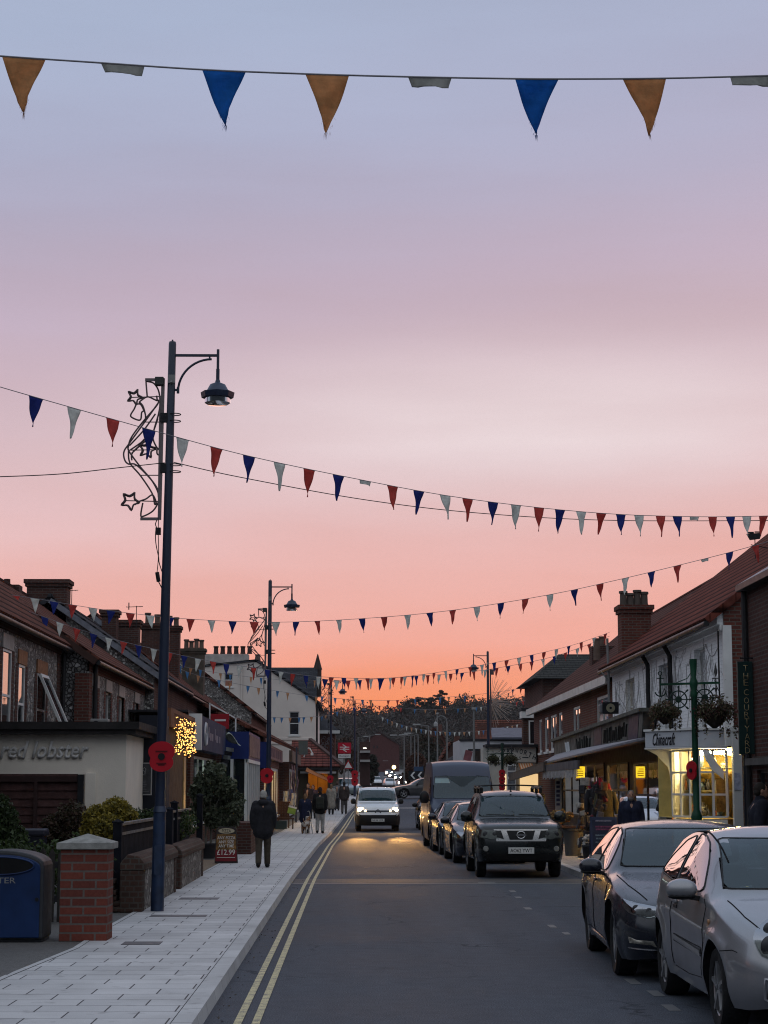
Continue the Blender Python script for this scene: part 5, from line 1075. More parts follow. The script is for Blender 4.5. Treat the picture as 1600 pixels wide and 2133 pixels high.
for i in range(5): mb.box(-.22+.1*i,-.17+.1*i,.2,.23,.44,1.05)
mb.box(-.26,.26,.19,.24,1.05,1.12); mb.build('backrest', WD, o, world=False)
for x in (-.23,.2):
    for y in (-.19,.17): mb = MB(); mb.box(x,x+.04,y,y+.04,0,.4); mb.build('leg', WD, o, world=False)
o = thing('green_crate', 'bright green box propped on the stack outside the rosy shop', 'crate', PY(608,1688,79)); mb = MB(); mb.box(-.16,.16,-.1,.1,-.15,.13); mb.xf(Matrix.Rotation(.25,4,'Y')); mb.build('box', mat('lime_green', (.16,.26,.05), .6), o, world=False, bevel=.02); mb = MB(); mb.box(-.165,.165,-.105,.105,.1,.16); mb.xf(Matrix.Rotation(.25,4,'Y')); mb.build('rim', WHITEP, o, world=False)
o = thing('goods_table', 'dark stall table with boxes outside the rosy shop', 'table', (PY(605,1,79).x, 79, KH)); mb = MB(); mb.box(-.4,.4,-.3,.3,.42,.47); mb.build('table_top', WD, o, world=False)
for x in (-.36,.32):
    for y in (-.26,.22): mb = MB(); mb.box(x,x+.04,y,y+.04,0,.42); mb.build('leg', WD, o, world=False)
mb = MB(); mb.box(-.38,.1,-.28,.2,.0,.35); mb.build('box_below', mat('teal_box', (.03,.05,.055), .7), o, world=False, bevel=.02)
for i, (px, py, c) in enumerate(((596,1658,(.35,.36,.38)), (604,1654,(.08,.08,.14)), (611,1662,(.4,.38,.36)))):
    p = PY(px, py, 84); mb = MB(); mb.grid(lambda a, b: (p.x-.12+.24*a+.02*math.sin(b*6), p.y+.06*math.sin(a*7+i), p.z+.2-.5*b), 4, 5); h_ = mb.build('hanging_garment', mat('garment_%d' % i, c, .9, var=.4, vs=6), label=('pale grey', 'dark indigo', 'cream')[i]+' garment hanging outside the rosy shop', cat='garment', smooth=60)
# ---------------------------------------------------------------- right side
def PX(px, py, X):
    d = ray(px, py); t = X / d.x; return V((X, d.y*t, CH + d.z*t))
WBRK = brick('white_painted_brick', (.84,.85,.86), (.78,.79,.80), (.68,.69,.70), bw=.225, bh=.075, mort=.007, dirt=.06)
XW = 7.3
hw = [(49.7, 51.3, 3.2, 4.62), (44.4, 45.7, 3.1, 4.66), (39.6, 40.9, 3.0, 4.7)]
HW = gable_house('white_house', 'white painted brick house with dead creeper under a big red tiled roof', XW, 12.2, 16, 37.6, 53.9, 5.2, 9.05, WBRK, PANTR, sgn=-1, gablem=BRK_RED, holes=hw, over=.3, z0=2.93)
mb = MB(); mb.box(7.56, 16, 37.61, 37.8, 0, 2.92); mb.build('gable_base', BRK_RED, HW)
LITC = mat('cream_blind', (.55,.48,.30), .8)
for i, h in enumerate(hw): window(HW, (XW,37.6,0), (0,1,0), (-1,0,0), (h[0]-37.6,h[1]-37.6,h[2],h[3]), depth=.16, rows=2, lit=(glow('dim_lit_blind', (1,.72,.3), .35) if i == 0 else None), pane=CLEAR if i == 0 else PANE)
mb = MB(); mb.box(XW-.12, XW-.002, 37.62, 53.9, 4.98, 5.2); mb.box(XW-.07, XW-.002, 37.62, 53.9, 4.86, 4.978); mb.build('cornice', WBRK, HW)
for px in (1357, 1404):
    y = XW*F/(px-733); mb = MB(); mb.tube([(XW-.24, y, 5.12), (XW-.2, y, 4.95), (XW-.09, y, 4.75), (XW-.09, y, 2.9)], .055, 8); mb.build('downpipe', GUT, HW, smooth=60)
mb = MB(); mb.box(XW-.03, XW+.14, 37.5, 37.598, 2.6, 4.95); mb.build('corner_board', WHITEP, HW); mb = MB(); mb.tube([(XW-.06, 37.85, 2.9), (XW-.06, 37.85, 4.9)], .018, 6); mb.build('cable', BLACK, HW)
cr = thing('dead_creeper', 'leafless dark creeper stems spreading over the white painted wall', 'creeper', (XW-.02, 45, 4.2)); mb = MB(); rnd = random.Random(11)
for i in range(90):
    y = rnd.uniform(38.3, 53.5); z = rnd.uniform(4.3, 4.85); pts = [(XW-.012, y, z)]; dy, dz = rnd.uniform(-.05,.05), -.06
    for k in range(rnd.randint(6, 20)):
        dy += rnd.uniform(-.05,.05); dz += rnd.uniform(-.035,.03); y += dy; z = min(4.9, z+dz); pts.append((XW-.012, y, z)); 
    if min(p[2] for p in pts) > 2.7: mb.tube(pts, rnd.uniform(.004,.008), 3)
mb.build('stems', mat('creeper_stem', (.27,.26,.26), .9), cr)
chimney(HW, (7.86, 53.3), .82, .75, 5.2, PY(1320,1262,53.2).z, BRK_RED, 4, mat('grey_pot', (.085,.07,.06), .85, var=.3))
# ---- gift shop with the lit corner bay
o = thing('gift_shop', 'white corner gift shop with brightly lit small paned bay window', 'shop', (7.1, 39.5, 0))
xb, yb = 6.82, 37.95; zt, zb = PY(1450,1562,37.95).z, PY(1450,1702,37.95).z
DL_, EL_ = (6.5, 39.2), (xb, yb)
mb = MB(); mb.prism([(7.36, yb, 0), (7.36, 41.2, 0), (7.2, 41.2, 0), (6.5, 39.2, 0), (xb, yb, 0)], (0, 0, zb-.05)); mb.build('stall_riser', WHITEP, o)
mb = MB(); mb.slab([(6.51, 39.22, zb-.05), (7.19, 41.2, zb-.05), (7.19, 41.2, zt), (6.51, 39.22, zt)], .04); mb.build('side_panel', WHITEP, o)
room(o, 6.56, 8.2, yb+.05, 41.4, zb-.04, zt+.05, mat('yellow_interior', (.66,.52,.19), .8, var=.25, vs=2), [(7.2, 38.3, zt-.05, .25, .12, .06), (7.6, 38.9, zt-.02, .18, .18, .12), (7.1, 39.4, zt-.02, .18, .18, .12), (7.8, 39.8, zt-.02, .4, .4, .08)], glow('gift_lamp', (1,.70,.28), 170), open_=('x0','y0'))
mb = MB(); mb.ball((6.8, 38.35, 2.36), .045, 10, 8); mb.build('bare_bulb', glow('bulb', (1,.78,.4), 45), o, smooth=180)
def panes(o_, u, n, L, cols, rows):
    mb = MB(); f = .05
    for i in range(cols+1): a = L*i/cols; obox(mb, o_, u, n, a-.024, a+.024, -.02, .02, zb, zt)
    for j in range(rows+1): z = zb+(zt-zb)*j/rows; obox(mb, o_, u, n, 0, L, -.016, .016, z-.02, z+.02)
    w = mb.build('bay_window', WHITEP, o); mb = MB(); mb.poly([V(o_)+V((0,0,zb)), V(o_)+V(u)*L+V((0,0,zb)), V(o_)+V(u)*L+V((0,0,zt)), V(o_)+V((0,0,zt))]); mb.build('pane', CLEAR, w)
ud = (V((xb, yb, 0))-V((6.5, 39.2, 0))); Ld = ud.length; ud.normalize()
panes((6.5, 39.2, 0), ud, V((ud.y, -ud.x, 0)), Ld, 3, 3); panes((xb, yb, 0), (1,0,0), (0,-1,0), .54, 2, 3)
rnd = random.Random(6); CH_ = [mat('china_%d' % i, c, .35) for i, c in enumerate(((.5,.5,.48),(.05,.05,.06),(.35,.12,.05),(.08,.12,.2),(.45,.35,.15)))]
for z in (zb+.0, zb+.52, zb+.98):
    if z > zb+.1: mb = MB(); mb.box(xb+.35, 8.2, yb+.5, 41.0, z-.03, z); mb.build('glass_shelf', mat('shelf_edge', (.4,.36,.22), .4), o)
    for k in range(9):
        x, y = rnd.uniform(xb+.12, 7.5), rnd.uniform(yb+.12, 40.8); h = rnd.uniform(.1,.34); r = rnd.uniform(.03,.08)
        mb = MB(); mb.lathe([(r*.6,0),(r,h*.35),(r*.9,h*.6),(r*.35,h*.8),(r*.5,h)], (x,y,z+.002), 10); mb.build('ornament', rnd.choice(CH_), o, smooth=50)
mb = MB(); mb.box(7.2, 7.45, 38.2, 38.24, zb+.1, zb+.75); mb.build('picture', mat('picture_brown', (.2,.12,.04), .6, var=.7, vs=9), o)
zf0, zf1 = 2.59, 2.91; A_, B_, C_ = (5.93, 39.0), (6.62, 37.88), (7.37, 37.85)
plan = lambda e, z: [(A_[0]-e, A_[1]-e*.3, z), (B_[0]-e*.6, B_[1]-e, z), (C_[0], C_[1]-e, z), (7.37, 41.3, z), (6.2, 40.2, z)]
mb = MB(); mb.prism(plan(0, zf0), (0,0,zf1-zf0)); fa = mb.build('fascia_box', mat('fascia_white', (.46,.48,.52), .55, var=.06), o, bevel=.01)
mb = MB(); mb.prism(plan(.035, zf1+.002), (0,0,.045)); mb.prism(plan(.02, zf0-.032), (0,0,.03)); mb.build('fascia_moulding', WHITEP, fa)
ut = (V(B_+(0,))-V(A_+(0,))).normalized(); nt_ = ut.cross(V((0,0,1))); ct = V((A_[0]*.56+B_[0]*.44, A_[1]*.56+B_[1]*.44, (zf0+zf1)/2))+nt_*.006
signtext('Chinacraft', .68, .25, mat('script_black', (.015,.015,.02), .5), fa, ct, ut, shear=.35, extrude=.004, offset=.01)
mb = MB(); mb.prism([(6.3, 39.3, zf0-.03), (6.5, 39.25, zf0-.03), (6.52, 39.2, 1.9), (6.47, 39.2, 1.9), (6.42, 39.22, 2.2), (6.2, 39.3, 2.45), (6.0, 39.33, zf0-.03)], (.03,.08,0)); mb.build('bracket', WHITEP, o)
mb = MB(); q = [PY(px_, py_, 37.86) for px_, py_ in ((1463,1560),(1476,1562),(1490,1585),(1508,1606),(1508,1624),(1484,1604),(1470,1580))]; mb.prism(q, (0,.06,0)); mb.build('bracket', WHITEP, o)
mb = MB(); mb.box(7.37, 7.54, 37.3, 37.46, KH, 2.87); mb.box(7.35, 7.56, 37.28, 37.48, 2.87, 2.95); mb.build('corner_post', mat('post_white', (.45,.45,.44), .6, var=.1), o)
mb = MB(); mb.box(7.38, 7.5, 37.285, 37.298, 1.75, 2.08); mb.build('notice', mat('notice_blue', (.3,.32,.4), .6, var=.4, vs=15), o)
# ---- dark gift stall shop under the white house
o = thing('souvenir_shop', 'dark fronted souvenir shop with weathered stone fascia and amber lit windows', 'shop', (7, 52, 0))
hs = [(50.2, 54.2, 1.0, 2.45), (55.0, 59.5, .9, 2.5), (61, 65.5, .9, 2.5)]
mb = MB(); wall_cells(mb, (7.2, 43.6, 0), (0,1,0), 24, 0, 2.95, [(1.2, 5.6, .8, 2.42)]+[(a-43.6, b-43.6, c, d) for a, b, c, d in hs], (-1,0,0)); mb.build('wall', mat('dark_shopfront', (.012,.010,.010), .6), o)
AMB = mat('amber_wood', (.50,.26,.07), .6, var=.5, vs=1.5)
room(o, 7.34, 9.6, 44, 67.4, .3, 2.9, AMB, [(7.9, y, 2.75, .2, .35, .06) for y in (45.5, 47.5, 51.5, 53.5, 56.5, 58.5, 62, 64.5)], glow('shop_lamp', (1,.56,.18), 420), open_=('x0',))
for a, b, c, d in [(44.8, 49.2, .8, 2.42)]+hs:
    mb = MB(); mb.box(7.34, 8.9, b+.03, b+.08, .4, 2.85); mb.build('display_wall', AMB, o); mb = MB(); mb.cbox((7.75, b-.5, 2.3), (.16,.16,.1)); mb.build('pendant_lamp', _mc['shop_lamp'], o)
    mb = MB(); mb.box(7.4, 8.4, a+.6, b-.1, 1.15, 1.2); mb.build('shelf', AMB, o)
    window(o, (7.2,43.6,0), (0,1,0), (-1,0,0), (a-43.6,b-43.6,c,d), cols=2, rows=2, fmat=BLACK, pane=glass('thin_pane', clear=.98, ior=1.1), sill=False, frame=.045, depth=.0, name='shop_window')
rnd = random.Random(12); GD = [mat('goods_%d' % i, c, .8, var=.4, vs=9) for i, c in enumerate(((.03,.03,.035),(.16,.11,.07),(.30,.28,.25),(.10,.02,.03),(.05,.06,.09),(.12,.12,.06),(.45,.42,.38)))]
for k in range(26):
    y, z = rnd.uniform(44.5, 65), rnd.choice((.95,1.35,1.75,2.1)); mb = MB(); w_, h_ = rnd.uniform(.08,.25), rnd.uniform(.12,.4); x_ = rnd.uniform(7.75, 8.5); mb.box(x_, x_+.25, y, y+w_, z, z+h_); mb.build('window_goods', rnd.choice(GD), o, bevel=.03)
q = [PX(1340,1482,6.95), PX(1152.5,1545.6,6.95), PX(1156,1585,6.95), PX(1336,1544,6.95)]
mb = MB(); mb.prism(q, (.3,0,0)); fs_ = mb.build('stone_fascia', mat('weathered_stone', (.085,.085,.075), .8, var=.75, vs=2.2, bump=.6, bs=14), o)
def onf(t, v, d=.0):
    a = q[0].lerp(q[1], t); b = q[3].lerp(q[2], t); p = b.lerp(a, v); return V((p.x-d, p.y, p.z))
mb = MB(); mb.prism([q[0]+V((-.1,0,.09)), q[1]+V((-.1,0,.09)), q[1]+V((-.1,0,.0)), q[0]+V((-.1,0,0))], (.4,0,0)); mb.build('fascia_coping', mat('stone_coping', (.10,.10,.085), .9, var=.5, vs=5), fs_)
for t0, t1 in ((.03,.11), (.37,.45)): mb = MB(); mb.prism([onf(t0,.02,.012), onf(t1,.02,.012), onf(t1,.98,.012), onf(t0,.98,.012)], (.01,0,0)); mb.build('dark_panel', mat('navy_panel', (.018,.02,.045), .5, var=.4), fs_)
DL = mat('worn_letters', (.022,.022,.02), .7)
for i in range(13):
    t = .13+.0175*i; mb = MB(); 
    for k in range(2): a = rnd.uniform(.2,.35); b = rnd.uniform(.6,.85); mb.bar(onf(t+.002*k, a, .012), onf(t+rnd.uniform(-.006,.008), b, .012), .05, .012)
    mb.build('worn_letter', DL, fs_)
for i in range(8): t = .5+.022*i; mb = MB(); mb.bar(onf(t, .2, .012), onf(t+rnd.uniform(-.008,.01), rnd.uniform(.6,.8), .012), .06, .012); mb.build('worn_letter', DL, fs_)
for t in (.76,.79): mb = MB(); mb.bar(onf(t,.2,.014), onf(t+.012,.75,.014), .1, .012); mb.build('white_letter', mat('letter_white', (.6,.62,.65), .5), fs_)
AWN = mat('awning_grey', (.07,.075,.09), .8, var=.3); AWN2 = mat('awning_brown', (.085,.075,.068), .8, var=.25)
aw = thing('shop_awning', 'long grey awning with fringed valance over the souvenir stall', 'awning', (6.4, 55, 2.7))
A = [PX(1342,1541,6.2), PX(1128,1593,6.0)]
mb = MB(); mb.slab([(6.2, A[0].y, A[0].z), (7.2, A[0].y+2, A[0].z+.16), (7.2, 67, 2.95), (6.0, A[1].y, A[1].z)], .05); mb.build('canopy', mat('awning_light', (.19,.20,.23), .7), aw)
B = [PX(1203,1588,6.05), PX(1130,1598,5.95)]
mb = MB(); mb.prism([PX(1203,1583,5.97), PX(1130,1594,5.97), PX(1130,1607,5.97), PX(1203,1602,5.97)], (.06,0,0)); mb.build('front_band', AWN, aw)
mb = MB(); n_ = 26
for i in range(n_):
    t0, t1 = i/n_, (i+.86)/n_; a = PX(1203-73*t0, 1602+5*t0, 5.98); b = PX(1203-73*t1, 1602+5*t1, 5.98); mb.poly([a, b, b+V((0,0,-.2-.03*(i%3))), a+V((0,0,-.2-.03*(i%2)))])
mb.build('valance', mat('valance_pale', (.26,.27,.28), .85, var=.4, vs=8), aw)
aw2 = thing('brown_awning', 'flat brown awning over the lit shop beyond the souvenir stall', 'awning', (6.3, 74, 2.4))
mb = MB(); mb.slab([PX(1132,1590,5.9), PX(1132,1606,5.9), PX(1060,1627,5.9), PX(1060,1615,5.9)], .06); mb.build('front_band', AWN2, aw2)
a, b = PX(1132,1590,5.9), PX(1060,1615,5.9); mb = MB(); mb.slab([a, (7.4, a.y+1, a.z+.3), (7.4, b.y, b.z+.4), b], .05); mb.build('canopy', AWN2, aw2)
p = PX(1208, 1608, 6.35); o2 = thing('lit_yellow_sign', 'glowing yellow box sign hanging under the souvenir shop awning', 'sign', p); mb = MB(); mb.box(-.13,.13,-.08,.08,-.16,.15); sb_ = mb.build('sign_box', glow('yellow_box', (1,.72,.03), .95, (.8,.6,.05,1)), o2, world=False, bevel=.01)
mb = MB()
for z in (.08,.02,-.04,-.1): mb.box(-.09,.09*(.5+.5*abs(math.sin(z*40))),-.087,-.082,z-.012,z+.012)
mb.build('blurred_lettering', mat('ochre_print', (.5,.3,.02), .6), sb_, world=False); mb = MB(); mb.box(-.13,.13,-.08,.08,-.2,-.165); mb.build('base_tube', WHITEP, o2, world=False); mb = MB(); mb.tube([(-.09,0,.15),(-.09,0,.5)],.008,5); mb.tube([(.09,0,.15),(.09,0,.5)],.008,5); mb.build('hangers', BLACK, o2, world=False)
# ---- near brick building with the courtyard sign
o = thing('brick_building', 'dark brick building at the right edge with lead topped parapet and a display window', 'building', (8.5, 28, 0))
mb = MB(); wall_cells(mb, (7.05, 18, 0), (0,1,0), 16, 0, 5.25, [(14.3, 15.6, .9, 2.1)], (-1,0,0)); wall_cells(mb, (7.05, 34, 0), (1,0,0), 5, 0, 5.25, [], (0,1,0)); mb.build('wall', BRK_DK, o)
mb = MB(); mb.box(6.85, 9, 18, 34.1, 5.26, 5.36); mb.build('soffit', BLACK, o); mb = MB(); mb.slab([(6.86, 18, 5.37), (6.86, 34.1, 5.37), (7.5, 34.1, 5.75), (7.5, 18, 5.75)][::-1], -.08); mb.build('lead_flashing', LEAD, o); mb = MB(); mb.tube([(7.0, 34.05, KH), (7.0, 34.05, 5.3)], .06, 8); mb.build('downpipe', GUT, o)
window(o, (7.05,18,0), (0,1,0), (-1,0,0), (14.3,15.6,.9,2.1), cols=2, rows=1, fmat=BLACK, pane=CLEAR); mb = MB(); mb.box(7.2,7.24,32.3,33.6,.9,2.1); mb.build('display_prints', mat('prints', (.26,.23,.2), .8, var=.9, vs=6), o)
mb = MB(); mb.box(6.92, 7.3, 32.0, 34, 2.18, 2.3); mb.build('window_hood', mat('stone_hood', (.08,.075,.07), .9), o)
o = thing('alley_gate', 'tall dark double gate in the alley beside the gift shop', 'gate', (8.2, 36.5, KH)); mb = MB()
for x in np.arange(7.4, 9.2, .14): mb.box(x, x+.125, 36.5, 36.54, KH, 2.4)
mb.build('boards', mat('gate_navy', (.012,.014,.022), .6), o); mb = MB(); mb.box(7.35, 9.2, 36.45, 36.6, 2.41, 2.55); mb.build('lintel', BLACK, o)
a, b = PY(1535, 1378, 33.7), PY(1572, 1571, 33.7); o = thing('vertical_sign', 'tall dark green hanging sign with gold vertical lettering THE COURTYARD', 'sign', ((a.x+b.x)/2, 33.7, b.z))
GRN = mat('sign_green', (.010,.030,.028), .45, var=.2); mb = MB(); mb.box(a.x, b.x, 33.66, 33.74, b.z, a.z); mb.build('board', GRN, o, bevel=.008)
mb = MB(); mb.tube([(b.x+.06, 33.7, a.z+.06), (a.x+.05, 33.7, a.z+.06)], .015, 6); mb.tube([((a.x+b.x)/2, 33.7, a.z), ((a.x+b.x)/2, 33.7, a.z+.2)], .02, 6); mb.build('hanging_bracket', BLACK, o)
GOLD = mat('gold_leaf', (.34,.27,.15), .45, .3); word = 'THE COURTYARD'; ys_ = [1393, 1411, 1430, 0, 1443, 1462, 1479, 1496, 1510, 1524, 1541, 1554, 1564]
ys_ = [1392,1408,1422,0,1442,1459,1474,1489,1503,1518,1534,1549,1563]
for ch, y in zip(word, ys_):
    if ch == ' ': continue
    p = PY(1553.5+.012*(y-1392)*2, y, 33.65); signtext(ch, .085, .105, GOLD, o, p, (1,0,0), extrude=.004, offset=-.01, name='gold_letter')
# ---- brick building with the white window bays beyond
X2 = 7.45; eh = 4.92
hs = [(Yx_, Yx_+d_, 3.15, 4.45) for Yx_, d_ in ((62.9,2.0),(68.3,1.2),(70.2,2.2),(73.2,1.3),(75.6,1.2))]
H = gable_house('brick_terrace', 'red brick terrace with white windows and white eaves board beyond the white house', X2, 11.2, 16, 54.1, 79, eh, 8.0, BRK_RED, tiles('tile_brown', (.10,.035,.026), (.07,.028,.022), .25, .3, False), sgn=-1, holes=hs+[(56, 58.6, 3.2, 4.5)], z0=2.97)
mb = MB(); mb.box(7.45, 9, 67.75, 78.98, 0, 2.96); mb.build('ground_floor_wall', BRK_RED, H)
for h in hs+[(56, 58.6, 3.2, 4.5)]: window(H, (X2,54.1,0), (0,1,0), (-1,0,0), (h[0]-54.1,h[1]-54.1,h[2],h[3]), cols=2 if h[1]-h[0] > 1.8 else 1, rows=1, depth=.06, frame=.09)
mb = MB(); mb.box(X2-.32, X2-.2, 54.1, 79, eh-.22, eh+.02); mb.build('eaves_board', mat('board_white', (.5,.5,.52), .6), H)
chs = PY(1250, 1325, 66); 
for px, top, Y in ((1243, 1330, 70), (1255, 1326, 72)): mb = MB(); p = PY(px, top, Y); mb.lathe([(.13,-.8),(.12,-.1),(.15,0)], p, 10); mb.build('chimney_pot', POT, H)
p = PY(1250, 1350, 71); mb = MB(); mb.box(p.x-.35, p.x+.6, 70.6, 71.4, p.z-1.5, p.z+.05); mb.build('chimney', BRK_DK, H)
o = thing('slate_house', 'dark brick house with slate hipped roof rising behind the brick terrace', 'house', (11, 99, 0)); a, b = PY(1130,1412,96), PY(1262,1412,96)
mb = MB(); mb.box(a.x, b.x+2, 96, 106, 0, a.z); mb.build('wall', BRK_DK, o); t1, t2 = PY(1168,1360,99), PY(1262,1352,99)
mb = MB(); mb.add([(a.x-.5,95.5,a.z-.05),(b.x+2,95.5,a.z-.05),(b.x+2,106,a.z-.05),(a.x-.5,106,a.z-.05),(t1.x,100,t1.z),(b.x+2,100,t1.z)], [(0,1,5,4),(1,2,5),(2,3,4,5),(0,4,3),(0,3,2,1)]); mb.build('roof', tiles('slate_green', (.055,.055,.05), (.04,.04,.038), .4, .35, False), o)
o = thing('end_annex', 'narrow dark brick annex with pale fascia at the far end of the brick terrace', 'building', (8, 82, 0)); a, b = PY(1090,1481,81.5), PY(1112,1481,81.5)
mb = MB(); mb.box(a.x, b.x+1.5, 81.5, 82.3, 0, a.z-.3); mb.build('wall', BRK_DK, o); mb = MB(); mb.box(a.x-.08, b.x+.3, 81.3, 82.4, a.z-.298, a.z); mb.build('fascia', WHITEP, o); mb = MB(); mb.box(a.x-.1, b.x+.4, 81.25, 82.5, a.z+.002, a.z+.12); mb.build('flat_roof', DARK, o)
window(o, (a.x,81.5,0), (1,0,0), (0,-1,0), (.22,.5,2.6,a.z-.4), rows=2, depth=-.06, sill=False)
# ---- sign shop facing down the street
Yp = 77.5; a, b = PY(1016,1557,Yp), PY(1116,1588,Yp)
o = thing('sign_shop', 'white fronted shop with painted name board above an orange striped awning', 'shop', ((a.x+b.x)/2, Yp, 0))
mb = MB(); mb.box(a.x-.2, 7.4, Yp, Yp+1.3, 0, a.z); mb.build('wall', mat('shop_white', (.42,.41,.38), .8), o)
mb = MB(); mb.box(a.x, b.x, Yp-.12, Yp-.01, b.z, a.z); nb = mb.build('name_board', mat('board_ivory', (.50,.49,.45), .7, var=.06), o); mb = MB(); mb.box(a.x-.1, b.x+.1, Yp-.3, Yp+1.4, a.z+.002, a.z+.12); mb.build('flat_roof', DARK, o)
INK = mat('painted_ink', (.04,.045,.055), .7)
for i, ch in enumerate('PAPWORTH'):
    px_ = 1040+ (i+1)*9.2; py_ = 1562+ .0*i + .012*(px_-1068)**2*.55; ang = -.011*(px_-1068)*.9
    p = PY(px_, py_+1.5, Yp-.13); signtext(ch, .13, .2, INK, nb, p, (math.cos(ang),0,math.sin(ang)), (-math.sin(ang),0,math.cos(ang)), extrude=0, offset=.012, name='painted_letter')
p = PY(1083, 1579, Yp-.13); signtext('S', .09, .12, INK, nb, p, (1,0,0), extrude=0, name='painted_letter'); mb = MB(); q0, q1 = PY(1088,1578,Yp-.126), PY(1101,1578,Yp-.126); mb.box(q0.x, q1.x, Yp-.128, Yp-.122, q0.z-.02, q0.z+.02); mb.build('painted_rule', INK, nb)
mb = MB(); n_ = 11; q0, q1 = PY(1080,1590,Yp-.2), PY(1113,1608,Yp-1.0)
for i in range(n_):
    x0 = q0.x+(q1.x-q0.x)*i/n_; x1 = q0.x+(q1.x-q0.x)*(i+1)/n_; mb.add([(x0,Yp-.15,q0.z),(x1,Yp-.15,q0.z),(x1,Yp-1,q1.z+.12),(x0,Yp-1,q1.z+.12),(x0,Yp-1.01,q1.z),(x1,Yp-1.01,q1.z)], [(0,1,2,3),(3,2,5,4)], i % 2)
mb.build('striped_awning', [mat('stripe_orange', (.42,.13,.03), .8), mat('stripe_cream', (.55,.42,.30), .8)], o)
mb = MB(); q0, q1 = PY(1083,1612,Yp-.05), PY(1128,1650,Yp-.05); mb.box(q0.x, q1.x, Yp-.05, Yp-.02, q1.z, q0.z); mb.build('lit_window', glow('warm_window', (1,.66,.28), .8), o)
mb = MB(); q0, q1 = PY(1044,1613,Yp-.05), PY(1055,1650,Yp-.05); mb.box(q0.x, q1.x, Yp-.05, Yp-.02, q1.z, q0.z); mb.build('lit_doorway', glow('warm_window'), o) if 0 else mb.build('lit_doorway', glow('warm_window', (1,.66,.28), .8), o)
mb = MB(); q0, q1 = PY(1056,1592,Yp-.3), PY(1075,1650,Yp-.3); mb.box(q0.x, q1.x, Yp-.35, Yp-.02, 0, q0.z); pl = mb.build('white_pillar', WHITEP, o)
for y in (1600, 1613, 1628, 1640): mb = MB(); c = PY(1065.5, y, Yp-.36); mb.box(c.x-.14, c.x+.14, Yp-.36, Yp-.352, c.z-.09, c.z+.09); mb.build('menu_panel', mat('menu_grey', (.14,.15,.17), .7, var=.5, vs=9), pl)
# white inn behind it
Yi = 116; a, b = PY(958,1541,Yi), PY(1092,1541,Yi)
o = thing('white_inn', 'long white rendered inn with slate roof behind the high-roofed van', 'inn', ((a.x+b.x)/2, Yi, gz(Yi)))
mb = MB(); mb.box(a.x, b.x+2, Yi, Yi+8, 0, a.z); mb.build('wall', mat('inn_white', (.42,.42,.44), .8, var=.1), o)
mb = MB(); t = PY(1030,1520,Yi+4); mb.slab([(PY(1012,1,Yi).x, Yi-.3, a.z+.02), (b.x+2, Yi-.3, a.z+.02), (b.x+2, Yi+4, t.z), (PY(1020,1,Yi).x, Yi+4, t.z)], .12); mb.build('slate_roof', mat('blue_slate', (.07,.075,.10), .6, var=.3, vs=3), o); mb = MB(); mb.box(a.x-.05, b.x+2, Yi-.06, Yi-.002, a.z-.08, a.z+.06); mb.build('coping', DARK, o)
mb = MB(); q0, q1 = PY(990,1560,Yi-.1), PY(1010,1596,Yi-.1); mb.box(q0.x, q1.x, Yi-.12, Yi-.01, q1.z, q0.z); mb.build('dark_doorway', mat('doorway_brown', (.035,.025,.022), .8), o)
mb = MB(); q0, q1 = PY(976,1560,Yi-1), PY(1000,1564,Yi-1); mb.box(q0.x, q1.x, Yi-.6, Yi-.5, q1.z, q0.z); mb.build('bracket', BLACK, o)
for i, (x0, y0, x1, y1) in enumerate(((952,1590,956,1597),)): mb = MB(); q0, q1 = PY(x0,y0,Yi), PY(x1,y1,Yi); mb.box(q0.x, q1.x, Yi-.02, Yi-.004, q1.z, q0.z); mb.build('window', BLACK, o)
p = PY(975, 1574, Yi-2); o = thing('inn_sign', 'tilted reddish hanging inn sign in front of the white inn', 'sign', p); mb = MB(); mb.box(-.22,.22,-.03,.03,-.3,.3); mb.xf(Matrix.Rotation(.25,4,'Y')); mb.build('board', mat('inn_red', (.17,.06,.07), .7, var=.4), o, world=False)
o = thing('low_cottage', 'low white cottage with slate roof left of the white inn', 'cottage', PY(945,1600,124)); a, b = PY(938,1584,124), PY(962,1600,124); g = gz(124)
mb = MB(); mb.box(a.x, b.x, 124, 130, g-.5, a.z); mb.build('wall', mat('inn_white', (.42,.42,.44)), o); mb = MB(); mb.add([(a.x-.4,123.7,a.z-.1),(b.x,123.7,a.z-.1),(b.x,127,PY(1,1562,124).z),(a.x+.9,127,PY(1,1562,124).z)], [(0,1,2,3)]); mb.add([(a.x-.4,123.7,a.z-.1),(a.x+.9,127,PY(1,1562,124).z),(a.x-.4,130,a.z-.1)], [(0,1,2)]); mb.build('roof', SLATE, o); mb = MB(); mb.box(a.x+.25, a.x+.5, 123.96, 123.99, g+.9, g+1.5); mb.build('window', BLACK, o)
